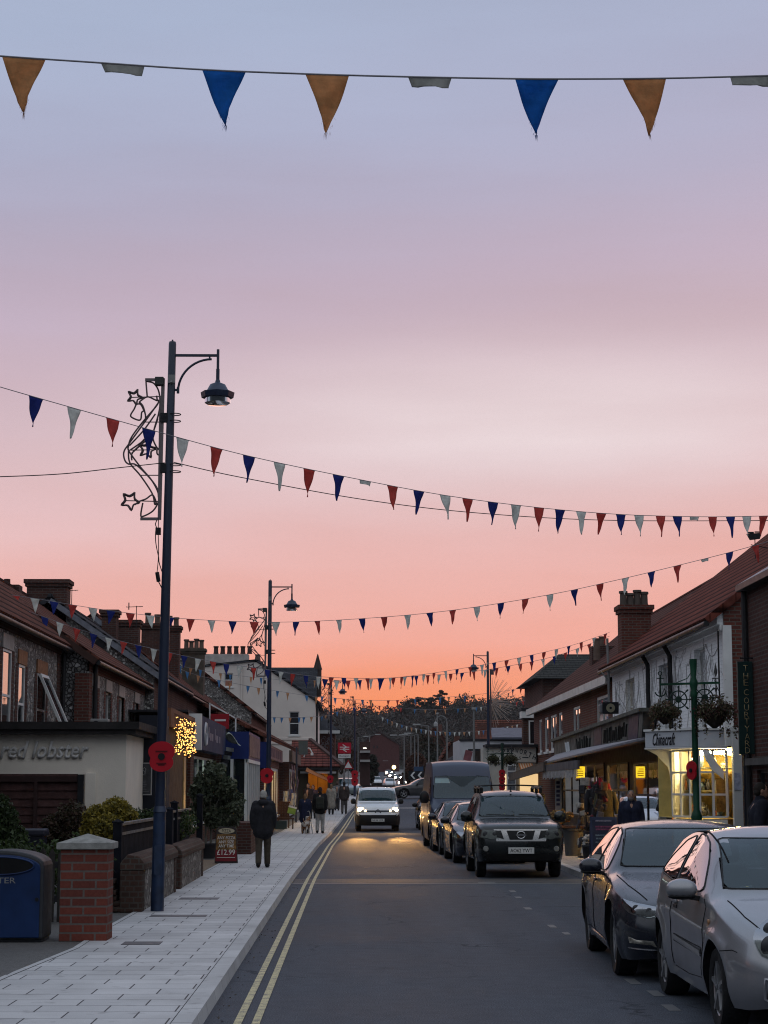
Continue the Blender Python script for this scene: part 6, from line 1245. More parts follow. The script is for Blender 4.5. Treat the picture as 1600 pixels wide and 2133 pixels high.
# ---- loudspeaker, weathervane
p = PY(1271, 1475, 52); o = thing('loudspeaker', 'square black horn loudspeaker on a bracket in front of the brick terrace', 'loudspeaker', p)
mb = MB(); mb.prism([(-.22,-.1,-.16),(.22,-.1,-.16),(.22,-.1,.16),(-.22,-.1,.16)], (0,.03,0)); mb.build('horn_frame', BLACK, o, world=False, bevel=.02); mb = MB(); mb.lathe([(.12,-.105),(.1,-.09),(.05,-.03)], (0,0,0), 18, 'y'); mb.build('horn_mouth', mat('horn_beige', (.25,.23,.16), .6), o, world=False); mb = MB(); mb.lathe([(.035,-.125),(.035,-.105)], (0,0,0), 10, 'y'); mb.build('horn_centre', BLACK, o, world=False)
mb = MB(); mb.box(-.28,.1,.0,.35,-.14,.12); mb.build('horn_body', mat('horn_grey', (.14,.14,.15), .6), o, world=False, bevel=.05); mb = MB(); mb.tube([(0,.2,.1),(0,.2,.9),(-.02,.2,1.9)], .035, 8); mb.tube([(0,.2,.75),(-.2,.25,1.0)], .02, 6); mb.tube([(.25,.3,.1),(.33,.4,.12)], .03, 6); mb.build('bracket_pole', GALV, o, world=False)
p = PY(1573, 1133, 45); o = thing('weathervane', 'small dark ship shaped weathervane on the red tiled roof ridge', 'weathervane', p); mb = MB(); mb.tube([(0,0,-.6),(0,0,.12)], .012, 5); mb.bar((-.1,0,-.02),(.3,0,-.1),.02); mb.build('rod', BLACK, o, world=False)
mb = MB(); mb.prism([(-.2,0,.24),(.17,0,.27),(.12,0,.12),(-.12,0,.09)], (0,.02,0)); mb.box(-.16,-.02,-.005,.02,.25,.29); mb.box(0,.14,-.005,.02,.27,.3); mb.build('ship', DARK, o, world=False)
# ---- flower posts with ship wheels
GPST = mat('post_green', (.010,.055,.030), .45, var=.3); GPD = mat('wheel_green', (.012,.03,.022), .5)
def wheel(mb, c, r, sp, tube=.012):
    mb.tube([(c[0]+r*math.cos(a), c[1], c[2]+r*math.sin(a)) for a in arr(0, 2*math.pi, 28)][:-1], tube, 5, closed=True)
    for k in range(8):
        a = k*math.pi/4; mb.tube([(c[0], c[1], c[2]), (c[0]+sp*math.cos(a), c[1], c[2]+sp*math.sin(a))], tube*.75, 5)
        mb.tube([(c[0]+sp*.8*math.cos(a), c[1], c[2]+sp*.8*math.sin(a)), (c[0]+sp*math.cos(a), c[1], c[2]+sp*math.sin(a))], tube*1.25, 5)
    mb.lathe([(r*.36,-.03),(r*.42,0),(r*.36,.03)], c, 14, 'y')
def flower_post(px, Y, top, label, k=1.0, gm=GPST, scale_px=None):
    x = PY(px, 1640, Y).x; h = PY(px, top, Y).z-KH; o = thing('flower_post', label, 'flower post', (x, Y, KH), 0, 'ornamental posts with hanging flower baskets')
    L = lambda n, mb, m_, **q: mb.build(n, m_, o, world=False, **q)
    mb = MB(); mb.lathe([(.09,0),(.09,.1),(.075,.12),(.075,1.05),(.1,1.08),(.1,1.14),(.08,1.18),(.095,1.22),(.07,1.3),(.052,1.34),(.048,h-.62),(.06,h-.6),(.06,h-.55),(.045,h-.5),(.066,h-.42),(.066,h-.36),(.04,h-.3),(.06,h-.08),(.06,h),(0.01,h)], (0,0,0), 14); L('post', mb, gm, smooth=40)
    zc = h-.41; mb = MB(); mb.bar((-.55,0,zc), (.42,0,zc+.03), .03, .035); mb.tube([(-.02,0,zc+.22),(-.1,0,zc+.1),(-.28,0,zc+.03)], .008, 5); L('crossbar', mb, gm)
    for cx, cz in ((-.255, zc-.24), (.17, zc-.21)): mb = MB(); wheel(mb, (cx,-.03,cz), .135, .22); L('ship_wheel', mb, GPD, smooth=60)
    mb = MB(); mb.tube([(-.54,0,zc+.15),(-.54,0,zc-.2)], .011, 5); mb.bar((-.6,0,zc+.1),(-.48,0,zc+.1),.016); mb.tube([(-.54+.09*math.sin(a),0,zc-.1-.09*math.cos(a)) for a in arr(-1.3,1.3,8)], .011, 5); mb.tube([(-.54+.03*math.cos(a),0,zc+.18+.03*math.sin(a)) for a in arr(0,6.2,10)], .008, 4); L('anchor', mb, GPD)
    mb = MB(); mb.tube([(.36,0,zc+.1),(.36,0,zc-.22)], .011, 5); mb.add([(.36,-.012,zc+.36),(.33,0,zc+.2),(.36,-.012,zc+.1),(.39,0,zc+.2),(.36,.012,zc+.2)], [(0,1,2,3),(0,3,4),(0,4,1)]); mb.bar((.3,0,zc+.1),(.42,0,zc+.1),.016); mb.add([(.33,0,zc-.05),(.39,0,zc-.05),(.36,.01,zc-.16)], [(0,1,2)]); L('spear', mb, mat('spear_grey', (.06,.06,.06), .5))
    return o, x, h, zc
def basket(c, r, label, seed, cols):
    o = thing('hanging_basket', label, 'flower basket', (c[0], c[1], c[2]-r*.5), 0, 'hanging baskets of autumn flowers')
    mb = MB(); mb.lathe([(.03,-.2*r/.25),(r*.5,-.12*r/.25),(r*.62,0)], c, 14); mb.build('bowl', mat('basket_brown', (.03,.022,.018), .9), o, smooth=60)
    bl = [(c[0], c[1], c[2]+r*.25, r*.85, r*.8, r*.6)] + [(c[0]+r*.7*math.cos(a), c[1]+r*.6*math.sin(a), c[2]+.1*r*math.sin(3*a), r*.45, r*.45, r*.42) for a in arr(0, 5.5, 7)] + [(c[0]+r*q, c[1]-.1, c[2]-r*.75, r*.12, r*.12, r*.55) for q in (-.9,-.5,.25,.6,.95)]
    q, f = leaf_cloud(bl, 2600, .022*max(1, r/.3), seed, hollow=.3); raw('foliage', q, f, leafmat('basket_leaf_%d' % seed, cols), o)
    mb = MB(); mb.tube([(c[0]-r*.6,c[1],c[2]),(c[0],c[1],c[2]+r*1.6)], .005, 4); mb.tube([(c[0]+r*.6,c[1],c[2]),(c[0],c[1],c[2]+r*1.6)], .005, 4); mb.build('chains', BLACK, o)
AUT = [(.05,.06,.03), (.10,.085,.035), (.14,.05,.045), (.08,.03,.03), (.04,.045,.025), (.18,.15,.09)]
_, x, h, zc = flower_post(1450, 31, 1373, 'dark green flower post with ship wheels and anchor in front of the gift shop bay')
p = PY(1385, 1484, 31); basket((p.x, 31, p.z), .24, 'smaller olive green hanging basket left of the near green flower post', 41, AUT[:3]+AUT[4:]); p = PY(1488, 1482, 31); basket((p.x, 31, p.z), .34, 'largest reddish hanging basket right of the near green flower post', 42, AUT)
p = PY(1441, 1605, 30.9); pq = poppy((p.x, 30.9, p.z), .13, 'red poppy sign seen edge on at the near green flower post', rot=-1.1)
flower_post(1047, 72.5, 1548, 'distant dark flower post with ship wheels before the painted name board', gm=GPD)
p = PY(1027, 1581, 72.5); basket((p.x, 72.5, p.z), .2, 'small dark hanging basket left of the distant flower post', 43, AUT[:1]+AUT[4:5]+AUT[1:2]); p = PY(1063, 1582, 72.5); basket((p.x, 72.5, p.z), .27, 'wider hanging basket right of the distant flower post', 44, AUT[:2]+AUT[4:])
for i, lab in enumerate(('topmost of the three stacked poppies on the distant flower post', 'middle of the three stacked poppies on the distant flower post', 'lowest of the three stacked poppies on the distant flower post')): p = PY(1046, 1611+14*i, 72.3); poppy((p.x, 72.3, p.z), .125, lab)
for i, lab in enumerate(('upper half hidden poppy beside the roof of the high-roofed van', 'lower half hidden poppy beside the roof of the high-roofed van')): p = PY(1021, 1621+11*i, 88.8); poppy((p.x, 88.8, p.z), .15, lab)
# ---- stall goods on the right pavement
TAN = leafmat('plush_tan', [(.30,.19,.08), (.40,.27,.12), (.24,.15,.06)], .9, .1)
def plush(px, py, Y, label, r=.17):
    p = PY(px, py, Y); o = thing('plush_dog', label, 'soft toy', (p.x, Y, p.z-r), 0, 'fluffy tan toy dogs on the grey tub')
    q, f = leaf_cloud([(p.x,Y,p.z,r,r*.8,r*.7), (p.x+r*.7,Y-.1,p.z+r*.35,r*.5,r*.5,r*.5), (p.x-r*.5,Y,p.z-r*.5,r*.4,r*.4,r*.5)], 1500, .03, int(px)); raw('fluffy_body', q, f, TAN, o)
plush(1160, 1699, 49, 'left fluffy tan toy dog on the grey tub beside the dark off-roader', .18); plush(1177, 1703, 48.6, 'right fluffy tan toy dog on the grey tub beside the dark off-roader', .16)
o = thing('grey_tub', 'big grey tub carrying the fluffy toy dogs beside the dark off-roader', 'tub', (PY(1170,1,48.8).x, 48.8, KH)); mb = MB(); mb.lathe([(.2,0),(.25,.62),(.28,.63),(.28,.68),(.22,.68)], (0,0,0), 20); mb.build('tub', mat('tub_grey', (.055,.06,.065), .6), o, world=False, smooth=40); mb = MB(); mb.box(-.3,.3,-.25,.25,.69,.74); mb.build('board', WD, o, world=False)
o = thing('toy_bucket', 'black bucket of pale toy boats and sticks on the right pavement', 'bucket', (PY(1203,1,45).x, 45, KH)); mb = MB(); mb.lathe([(.15,0),(.19,.34),(.21,.35),(.2,.38)], (0,0,0), 18); mb.build('bucket', BLACK, o, world=False, smooth=40)
rnd = random.Random(3)
for i in range(9): mb = MB(); a = rnd.uniform(0,6.3); mb.ball((.12*math.cos(a), .12*math.sin(a), .42+rnd.uniform(0,.16)), (rnd.uniform(.04,.1), .04, rnd.uniform(.025,.05)), 8, 6); mb.build('toy', rnd.choice(GD[1:3]+GD[6:]), o, world=False, smooth=180)
mb = MB(); mb.bar((-.2,0,.2),(-.08,0,.62),.05,.02); mb.build('white_stick', WHITEP, o, world=False)
def stand(px, Y, w, z1, label, n, cat='stand', name='bag_stand', seed=1, cols=GD):
    o = thing(name, label, cat, (PY(px,1,Y).x, Y, KH)); rnd = random.Random(seed)
    mb = MB(); mb.tube([(0,0,0),(0,0,z1)], .02, 6); mb.box(-.2,.2,-.2,.2,0,.04); mb.build('pole', BLACK, o, world=False)
    for i in range(n):
        a = rnd.uniform(0, 6.28); z = .25+(z1-.4)*i/n; r = w*rnd.uniform(.5,.8); mb = MB(); mb.cbox((0,0,0), (rnd.uniform(.12,.28), .07, rnd.uniform(.12,.24))); mb.xf(Matrix.Translation((r*math.cos(a), r*math.sin(a)*.7, z)) @ Matrix.Rotation(rnd.uniform(-.35,.35), 4, 'Y') @ Matrix.Rotation(a+1.57, 4, 'Z')); mb.build('hanging_bag', rnd.choice(cols), o, world=False, bevel=.02)
    return o
stand(1196, 47.5, .26, 2.05, 'tall stand of dark and grey bags at the near end of the souvenir stall', 26, seed=1, cols=GD[:1]+GD[2:3]+GD[4:5]+GD[:1]); stand(1220, 46, .24, 1.95, 'stand of dark caps and purses behind the blue blackboard sign', 22, seed=2, cols=GD[:2]+GD[3:5])
stand(1236, 47, .2, 1.9, 'slimmer stand of brown goods left of the olive jacket', 16, seed=5, cols=GD[1:2]+GD[:1]+GD[3:4]); stand(1352, 44.5, .24, 1.95, 'wire rack of pale postcards and trinkets left of the lit bay', 30, 'rack', 'trinket_rack', 3, GD[2:3]+GD[6:]+GD[:1]); stand(1382, 43.3, .2, 1.75, 'rack of dark trinkets close to the lit bay window', 18, 'rack', 'trinket_rack', 4, GD[:2])
for px, py, Y, c, lab in ((1262, 1672, 46.5, (.05,.048,.028), 'olive jacket hanging on a dummy in the stall'), (1250, 1655, 47.5, (.20,.012,.025), 'red jacket hanging behind the olive jacket'), (1243,1668,46.8,(.015,.015,.018), 'black coat hanging beside the red jacket')):
    p = PY(px, py, Y); o = thing('hanging_jacket', lab, 'jacket', (p.x, Y, p.z-.35)); mb = MB(); mb.tube([(0,0,.75),(0,0,.68),(0,0,.6),(0,0,.3),(0,0,0)], [.04,.07,.2,.19,.21], 10); mb.xf(Matrix.Diagonal((1,.6,1,1))); mb.build('jacket', mat('jacket_%d' % px, c, .9, var=.4, vs=7), o, world=False, smooth=60)
    mb = MB()
    for s_ in (-1,1): mb.tube([(.17*s_,0,.6),(.24*s_,-.02,.35),(.25*s_,-.05,.08)], [.07,.065,.05], 8)
    mb.build('sleeves', _mc['jacket_%d' % px], o, world=False, smooth=60)
    mb = MB(); mb.tube([(0,.02,-p.z+.35+KH),(0,.02,.78)], .015, 6); mb.build('stand_pole', BLACK, o, world=False)
Ya = 40; a, b = PY(1231,1702,Ya), PY(1287,1702,Ya); o = thing('blackboard_sign', 'dark blue chalk A-board on the right pavement behind the black saloon', 'A-board', ((a.x+b.x)/2, Ya, KH)); H_ = a.z-KH; w = (b.x-a.x)/2
NB = mat('board_navy', (.022,.032,.075), .6); T_ = lambda x, z: (x, .16*z-.0, z)
mb = MB(); mb.prism([T_(-w,0), T_(w,0), T_(w,H_), T_(-w,H_)], (0,.03,0)); mb.build('frame', NB, o, world=False); mb = MB(); mb.prism([V(T_(-w*.84,.1))-V((0,.006,0)), V(T_(w*.84,.1))-V((0,.006,0)), V(T_(w*.84,H_-.06))-V((0,.006,0)), V(T_(-w*.84,H_-.06))-V((0,.006,0))], (0,.004,0)); mb.build('chalk_panel', mat('chalk_navy', (.02,.025,.05), .8), o, world=False)
for i, (z, ww, c) in enumerate(((.93,.6,0),(.82,.62,1),(.77,.6,1),(.66,.66,2),(.6,.6,2),(.53,.64,2),(.46,.5,2),(.36,.4,3),(.3,.45,3))):
    mb = MB(); zz = z*H_; mb.prism([V(T_(-w*ww,zz-.018))-V((0,.011,0)), V(T_(w*ww,zz-.018))-V((0,.011,0)), V(T_(w*ww,zz+.014))-V((0,.011,0)), V(T_(-w*ww,zz+.014))-V((0,.011,0))], (0,.003,0)); mb.build('chalk_line', mat('chalkline_%d' % c, ((.14,.14,.2),(.14,.04,.09),(.09,.12,.16),(.2,.04,.04))[c], .9, var=.6, vs=30), o, world=False)
mb = MB(); mb.prism([(-w,.42,0),(w,.42,0),(w,.20,H_-.02),(-w,.20,H_-.02)], (0,.02,0)); mb.build('rear_panel', NB, o, world=False)
o = thing('sail_banner', 'narrow white vertical banner with dark lettering beyond the souvenir stall', 'banner', (PY(1163,1,61).x, 61, KH)); a, b = PY(1156,1617,61), PY(1170,1690,61); mb = MB(); mb.box(a.x, b.x, 60.98, 61.0, b.z, a.z); mb.build('cloth', mat('banner_white', (.38,.4,.44), .8), o)
for i in range(6): mb = MB(); c = PY(1163, 1630+9*i, 60.97); mb.box(c.x-.06, c.x+.05, 60.972, 60.978, c.z-.045, c.z+.04); mb.build('blurred_letter', mat('banner_navy', (.03,.04,.1), .8), o)
mb = MB(); mb.tube([(b.x+.03, 61, KH), (b.x+.03, 61, a.z+.1)], .02, 6); mb.build('pole', BLACK, o)
# ---------------------------------------------------------------- vehicles
def pchip(kn, x):
    X = np.array([k[0] for k in kn], float); Y = np.array([k[1] for k in kn], float)
    h = np.diff(X); d = np.diff(Y)/h; m = np.zeros(len(X)); m[0], m[-1] = d[0], d[-1]
    for i in range(1, len(X)-1): m[i] = 0 if d[i-1]*d[i] <= 0 else 2*d[i-1]*d[i]/(d[i-1]+d[i])
    x = np.clip(x, X[0], X[-1]); i = np.clip(np.searchsorted(X, x)-1, 0, len(h)-1); t = (x-X[i])/h[i]
    return float((2*t**3-3*t*t+1)*Y[i] + (t**3-2*t*t+t)*h[i]*m[i] + (-2*t**3+3*t*t)*Y[i+1] + (t**3-t*t)*h[i]*m[i+1])
def inpoly(u, v, P):
    c = False
    for (x0, y0), (x1, y1) in zip(P, P[1:]+P[:1]):
        if (y0 > v) != (y1 > v) and u < (x1-x0)*(v-y0)/(y1-y0)+x0: c = not c
    return c
def carpaint(name, col, metal=.0, rough=.3, dirt=.12, coat=1.0):
    if name in _mc: return _mc[name]
    t = NT(name); tc = t.coord(); n1 = t.noise(tc, 2.2, 6); n2 = t.noise(tc, 900, 1)
    c = t.mix(t.ramp(n1, [(.45, 0), (.8, dirt)]), rgb(col), (.10,.09,.08,1))
    c = t.mix(1, c, t.ramp(n2, [(.3, .82), (.7, 1.2)]), 'MULTIPLY')
    _mc[name] = t.done(t.pbr(c, t.ramp(n1, [(.3, rough), (.8, rough+.12)]), metal, .5, None, coat)); return _mc[name]
RUB = mat('tyre_rubber', (.012,.012,.013), .85, bump=.3); ALLOY = mat('alloy', (.36,.36,.37), .35, .8); ARCH = mat('arch_black', (.006,.006,.007), .9)
TRIM = mat('black_trim', (.012,.012,.013), .5); CHR = mat('chrome', (.45,.45,.46), .22, 1.0, var=.05); SEAT = mat('seat_fabric', (.11,.11,.115), .9)
WSG = glass('windscreen_glass', tint=(.55,.68,.70), clear=.78, dark=(.07,.15,.18), gl=.8); SDG = glass('side_glass', tint=(.5,.55,.55), clear=.35, dark=(.012,.014,.016), rough=.01, ior=1.5, gl=.62)
LENS = glass('headlight_lens', clear=.85, ior=1.35, gl=.4, rough=.08, dark=(.1,.1,.09)); HLB = mat('headlight_bowl', (.22,.22,.205), .6, 0, var=.25, vs=14); HLD = mat('headlight_dark', (.05,.05,.055), .3, .4)
PLT = mat('plate_white', (.62,.62,.60), .5, var=.05)
def half(poly): return list(poly) + [(-x, z) for x, z in reversed(poly)]
def chaikin(P, n=2, k=.12):
    for _ in range(n):
        Q = []
        for (a, b), (c, d) in zip(P, P[1:]+P[:1]): Q += [(a*(1-k)+c*k, b*(1-k)+d*k), (a*k+c*(1-k), b*k+d*(1-k))]
        P = Q
    return P
class Car:
    def __init__(s, name, label, cat, sp, loc, rot=0, paint=None, group=None):
        sp = dict(sp); sp['glass'] = [(a, b, chaikin(P, 2, .12) if b == 'side' else chaikin(P, 2, .035)) for a, b, P in sp.get('glass', [])]; s.sp = sp; s.o = thing(name, label, cat, loc, rot, group); s.paint = paint; s.L = sp['L']; s.body()
    def sec(s, q):
        sp = s.sp; zl, zb, zt, w = (pchip(sp[k], q) for k in ('low','belt','top','w')); zt = max(zt, zb+.012)
        zbot = zl
        for c in sp['wheels']:
            ra = sp['r']+sp.get('gap', .055); dd = ra*ra-(q-c)**2
            if dd > 0: zbot = max(zbot, sp['r']+math.sqrt(dd))
        zbot = min(zbot, zb-.03)
        pts = []; NS = 10; tu = sp.get('tuck', .055)
        for j in range(NS+1):
            z = zbot+(zb-zbot)*j/NS; u = max(0, min(1, (z-zl)/(zb-zl))); cr = sp.get('crease', .012)*math.exp(-((u-.72)/.07)**2)
            fl = 0
            for c in sp['wheels']: 
                rr = math.hypot(q-c, z-sp['r']); fl = max(fl, .022*math.exp(-((rr-sp['r']-.08)/.07)**2))
            pts.append((w - tu*max(0, (.35-u)/.35)**2 - .04*max(0, (u-.6)/.4)**2 + cr + fl*min(1, q/.5), z))
        h = zt-zb; H = max(k[1] for k in sp['top'])-zb; fr = max(0, min(1, h/H)); xb = pts[-1][0]
        xt = (xb-min(.09, h*.8))*(1-fr) + sp['rw']*fr; xt = min(xt, xb-.004); cr = min(.055, .35*h); ze = zt-cr
        for i in range(1, 8):
            t = i/7; pts.append((xb+(xt-xb)*t**1.25, zb+(ze-zb)*t))
        for i in range(1, 7):
            t = i/6; pts.append((xt*(1-t), ze+cr*(1-(1-t)**2.2)))
        return pts
    def ydisp(s, q, z):
        sp = s.sp; zn = sp.get('zn', .45); f = max(0, 1-q/.7)**2; r_ = max(0, 1-(s.L-q)/.5)**2
        a = sp.get('nose', .25); d = a*((z-zn)/.5)**2 if z > zn else .35*(zn-z)**2/.3
        return d*f - (.12*abs(z-.6))*r_
    def body(s):
        sp, L = s.sp, s.L; st = set(np.linspace(0, L, 84)) | set(np.linspace(0, .5, 14))
        for c in sp['wheels']:
            ra = sp['r']+sp.get('gap', .055); st |= {c+ra*math.sin(a) for a in np.linspace(-math.pi/2, math.pi/2, 19)}
        st = sorted(q for q in st if 0 <= q <= L); st = [q for i, q in enumerate(st) if i == 0 or q-st[i-1] > .006]
        rows = [[(x, q+s.ydisp(q, z)-L/2, z) for x, z in s.sec(q)] for q in st]; n = len(rows[0])
        vs = []; fs = []
        for r_ in rows: vs += r_ + [(-x, y, z) for x, y, z in r_[:-1][::-1]]
        m_ = 2*n-1
        for i in range(len(rows)-1):
            for j in range(m_-1): fs.append((i*m_+j, i*m_+j+1, (i+1)*m_+j+1, (i+1)*m_+j))
        for i in (0, len(rows)-1):
            for j in range(n-1):
                a, b = i*m_+j, i*m_+m_-1-j; fs.append((a, b, b-1, a+1) if b-1 != a+1 else (a, b, a+1))
        s.bvh = BVHTree.FromPolygons([V(p) for p in vs], fs); s.vs, s.fs = vs, fs
        cut = []
        g = sp.get('glass', [])
        for f in fs:
            c = sum((V(vs[i]) for i in f), V())/len(f); k = True
            for nm, kind, P in g:
                u = c.x if kind != 'side' else c.y+L/2
                if kind == 'front' and c.y > 0: continue
                if kind == 'rear' and c.y < 0: continue
                if kind == 'side' and abs(c.x) < .45: continue
                cx = sum(p[0] for p in P)/len(P); cz = sum(p[1] for p in P)/len(P)
                if inpoly(cx+(u-cx)/.95, cz+(c.z-cz)/.95, P): k = False
            if k: cut.append(f)
        bz = sp.get('blackz')
        if bz:
            lo = [f for f in cut if all(vs[i][2] < bz for i in f) and sum(vs[i][1] for i in f)/len(f) < -L/2+sp['wheels'][0]-.2]; s_ = set(map(tuple, lo)); cut = [f for f in cut if tuple(f) not in s_]; mb = MB(); mb.add(vs, lo); mb.build('bumper', TRIM, s.o, world=False, smooth=38)
        mb = MB(); mb.add(vs, cut); mb.build('body', s.paint, s.o, world=False, smooth=38)
        mb = MB(); r_ = sp['r']; w0 = max(k[1] for k in sp['w'])
        for i in range(len(rows)-1):
            for sg in (1, -1):
                a, b = rows[i][0], rows[i+1][0]; q = lambda p, d: (sg*(p[0]-d), p[1], p[2])
                mb.add([q(a,.002), q(b,.002), q(b,.34), q(a,.34)], [(0,1,2,3)])
        zf = pchip(sp['low'], L/2); mb.box(-w0+.33, w0-.33, -L/2+.2, L/2-.2, zf-.02, zf+.34); mb.box(-w0+.12, w0-.12, -L/2+sp['wheels'][0]+r_+.1, -L/2+sp['wheels'][1]-r_-.1, zf-.01, zf+.02)
        mb.build('underbody', ARCH, s.o, world=False)
        if sp.get('cabin'):
            y0, zs = sp['cabin']; mb = MB(); mb.box(-w0+.22, w0-.22, y0+.1-L/2, y0+.5-L/2, zs-.15, zs+.10); mb.box(-w0+.14, w0-.14, y0+.3-L/2, y0+2.4-L/2, zf+.3, zs-.1); mb.build('dashboard', mat('dash_grey', (.03,.034,.036), .8), s.o, world=False)
            for sg in (-1, 1):
                mb = MB(); c = sg*.37; yb = y0+1.15-L/2
                mb.prism([(c-.24,yb,zs-.3),(c+.24,yb,zs-.3),(c+.2,yb+.22,zs+.27),(c-.2,yb+.22,zs+.27)], (0,.14,.02)); mb.prism([(c-.13,yb+.22,zs+.31),(c+.13,yb+.22,zs+.31),(c+.11,yb+.24,zs+.5),(c-.11,yb+.24,zs+.5)], (0,.1,0)); mb.build('seat', SEAT, s.o, world=False, bevel=.04)
            mb = MB(); mb.tube([(.37+.19*math.cos(a), y0+.55-L/2+.08*math.sin(a), zs+.2+.17*math.sin(a)) for a in arr(0, 2*math.pi, 20)][:-1], .016, 5, closed=True); mb.build('steering_wheel', TRIM, s.o, world=False)
        for nm, kind, P in g:
            for sg in ((1, -1) if kind == 'side' else (1,)):
                ob = s.patch(nm, P, kind, WSG if kind == 'front' else SDG, sg, 14, 8, .004); s.outline('window_seal', P, kind, TRIM, sg, .008, ob)
        for i, c in enumerate(sp['wheels']):
            for sg in (-1, 1): s.wheel(c, sg)
    def hit(s, u, v, kind, sg=1, off=.004):
        if isinstance(kind, (int, float)):                # oblique view from the front corner, kind = angle in degrees
            a = R(kind)*sg; d = V((math.sin(a)*-1, math.cos(a), 0)); r_ = V((math.cos(a), math.sin(a), 0)); o = -d*8 + r_*(u*sg) + V((0, 0, v)) + V((0, -s.L/2+.4, 0))*0
            o = o + V((0, -s.L/2, 0))
        elif kind == 'front': o, d = V((u*sg, -9, v)), V((0,1,0))
        elif kind == 'rear': o, d = V((u*sg, 9, v)), V((0,-1,0))
        elif kind == 'top': o, d = V((u*sg, v-s.L/2, 5)), V((0,0,-1))
        else: o, d = V((9*sg, u-s.L/2, v)), V((-sg,0,0))
        h = s.bvh.ray_cast(o, d)
        return (h[0]-d*off) if h[0] else None
    def patch(s, nm, P, kind, m_, sg=1, nu=10, nv=6, off=.004, par=None):
        v0, v1 = min(p[1] for p in P), max(p[1] for p in P); vs = []
        last = None
        for j in range(nv+1):
            v = v0+(v1-v0)*(.002+.996*j/nv); xs = [x0+(x1-x0)*(v-y0)/(y1-y0) for (x0,y0),(x1,y1) in zip(P, P[1:]+P[:1]) if (y0 > v) != (y1 > v)]
            a, b = min(xs), max(xs)
            for i in range(nu+1):
                p = s.hit(a+(b-a)*i/nu, v, kind, sg, off) or last or V((0,0,v)); last = p; vs.append(p)
        mb = MB(); mb.add(vs, [(j*(nu+1)+i, j*(nu+1)+i+1, (j+1)*(nu+1)+i+1, (j+1)*(nu+1)+i) for j in range(nv) for i in range(nu)])
        return mb.build(nm, m_, par or s.o, world=False, smooth=60)
    def outline(s, nm, P, kind, m_, sg=1, r=.008, par=None, closed=True):
        pts = []
        Q = P+P[:1] if closed else P
        for (a, b), (c, d) in zip(Q, Q[1:]):
            n = max(2, int(math.hypot(c-a, d-b)/.05))
            for i in range(n):
                p = s.hit(a+(c-a)*i/n, b+(d-b)*i/n, kind, sg, .002)
                if p: pts.append(p)
        if len(pts) < 3: return
        mb = MB(); mb.tube(pts, r, 5, closed=closed); return mb.build(nm, m_, par or s.o, world=False, smooth=60)
    def wheel(s, c, sg):
        sp = s.sp; r = sp['r']; x = sg*(max(k[1] for k in sp['w'])-.035-sp.get('wi', 0)); y = c-s.L/2; tw = .20
        P = [(r*.66,-.01),(r*.70,0),(r*.93,.006),(r,-.025),(r,-tw+.025),(r*.93,-tw),(r*.66,-tw+.01)]
        mb = MB(); mb.lathe([(a, sg*b) for a, b in P], (x, y, r), 32, 'x', cap=False); w = mb.build('wheel', RUB, s.o, world=False, smooth=35)
        mb = MB(); mb.lathe([(r*.67, sg*-.012),(r*.63, sg*-.02),(r*.62, sg*-.09)], (x, y, r), 32, 'x', cap=False); n = sp.get('spokes', 7)
        for k in range(n):
            a = 2*math.pi*k/n+.3
            for e in (-.06, .06) if sp.get('twin') else (0,):
                p0 = V((x-sg*.03, y+r*.1*math.cos(a), r+r*.1*math.sin(a))); p1 = V((x-sg*.022, y+r*.645*math.cos(a+e*2), r+r*.645*math.sin(a+e*2))); mb.bar(p0, p1, .022 if sp.get('twin') else .05, .03)
        mb.lathe([(.001, sg*-.012),(r*.16, sg*-.014),(r*.18, sg*-.05)], (x, y, r), 16, 'x', cap=False); mb.build('rim', sp.get('rim') or ALLOY, w, world=False, smooth=35)
        mb = MB(); mb.lathe([(.001, sg*-.075),(r*.62, sg*-.08)], (x, y, r), 24, 'x', cap=False); mb.build('brake_disc', ARCH, w, world=False)
    def mirror(s, y, z, m_, w=.2, h=.15, x=None):
        for sg in (-1, 1):
            xw = x or (pchip(s.sp['w'], y)-.03); mb = MB(); c = V((sg*(xw+w*.55), y-s.L/2, z)); mb.ball((0,0,0), (w*.55, .09, h*.55), 14, 10)
            mb.v = [(a, min(b, .03), d if d > -h*.42 else -h*.42) for a, b, d in mb.v]; mb.xf(Matrix.Translation(c)); ob = mb.build('door_mirror', m_, s.o, world=False, smooth=50)
            mb = MB(); mb.box(c.x-w*.46, c.x+w*.46, c.y+.031, c.y+.036, c.z-h*.36, c.z+h*.38); mb.build('mirror_glass', CHR, ob, world=False)
            mb = MB(); mb.bar((sg*(xw-.05), c.y+.01, z-.08), (sg*(xw+.1), c.y, z-.055), .06, .04); mb.build('mirror_arm', TRIM, ob, world=False)
            mb = MB(); mb.ball((c.x, c.y+.002, c.z-h*.36), (w*.5, .08, .03), 12, 6); mb.build('mirror_base', TRIM, ob, world=False, smooth=60)
    def plate(s, z, body=None, w=.52, h=.112, off=.012):
        p = s.hit(0, z, 'front', 1, off); mb = MB(); mb.box(-w/2, w/2, p.y-.008, p.y+.03, z-h/2, z+h/2); pl = mb.build('number_plate', PLT, s.o, world=False)
        if body:
            ob = signtext(body, w*.86, h*.62, BLACK, None, (0, p.y-.0095, z), (1,0,0), extrude=0, offset=.012, name='plate_lettering'); ob.parent = pl
        return p
    def gaps(s, lines, kind='side', nm='panel_gap', r=.0035):
        for ln in lines:
            for sg in (1, -1): s.outline(nm, ln, kind, BLK2, sg, r, closed=False)
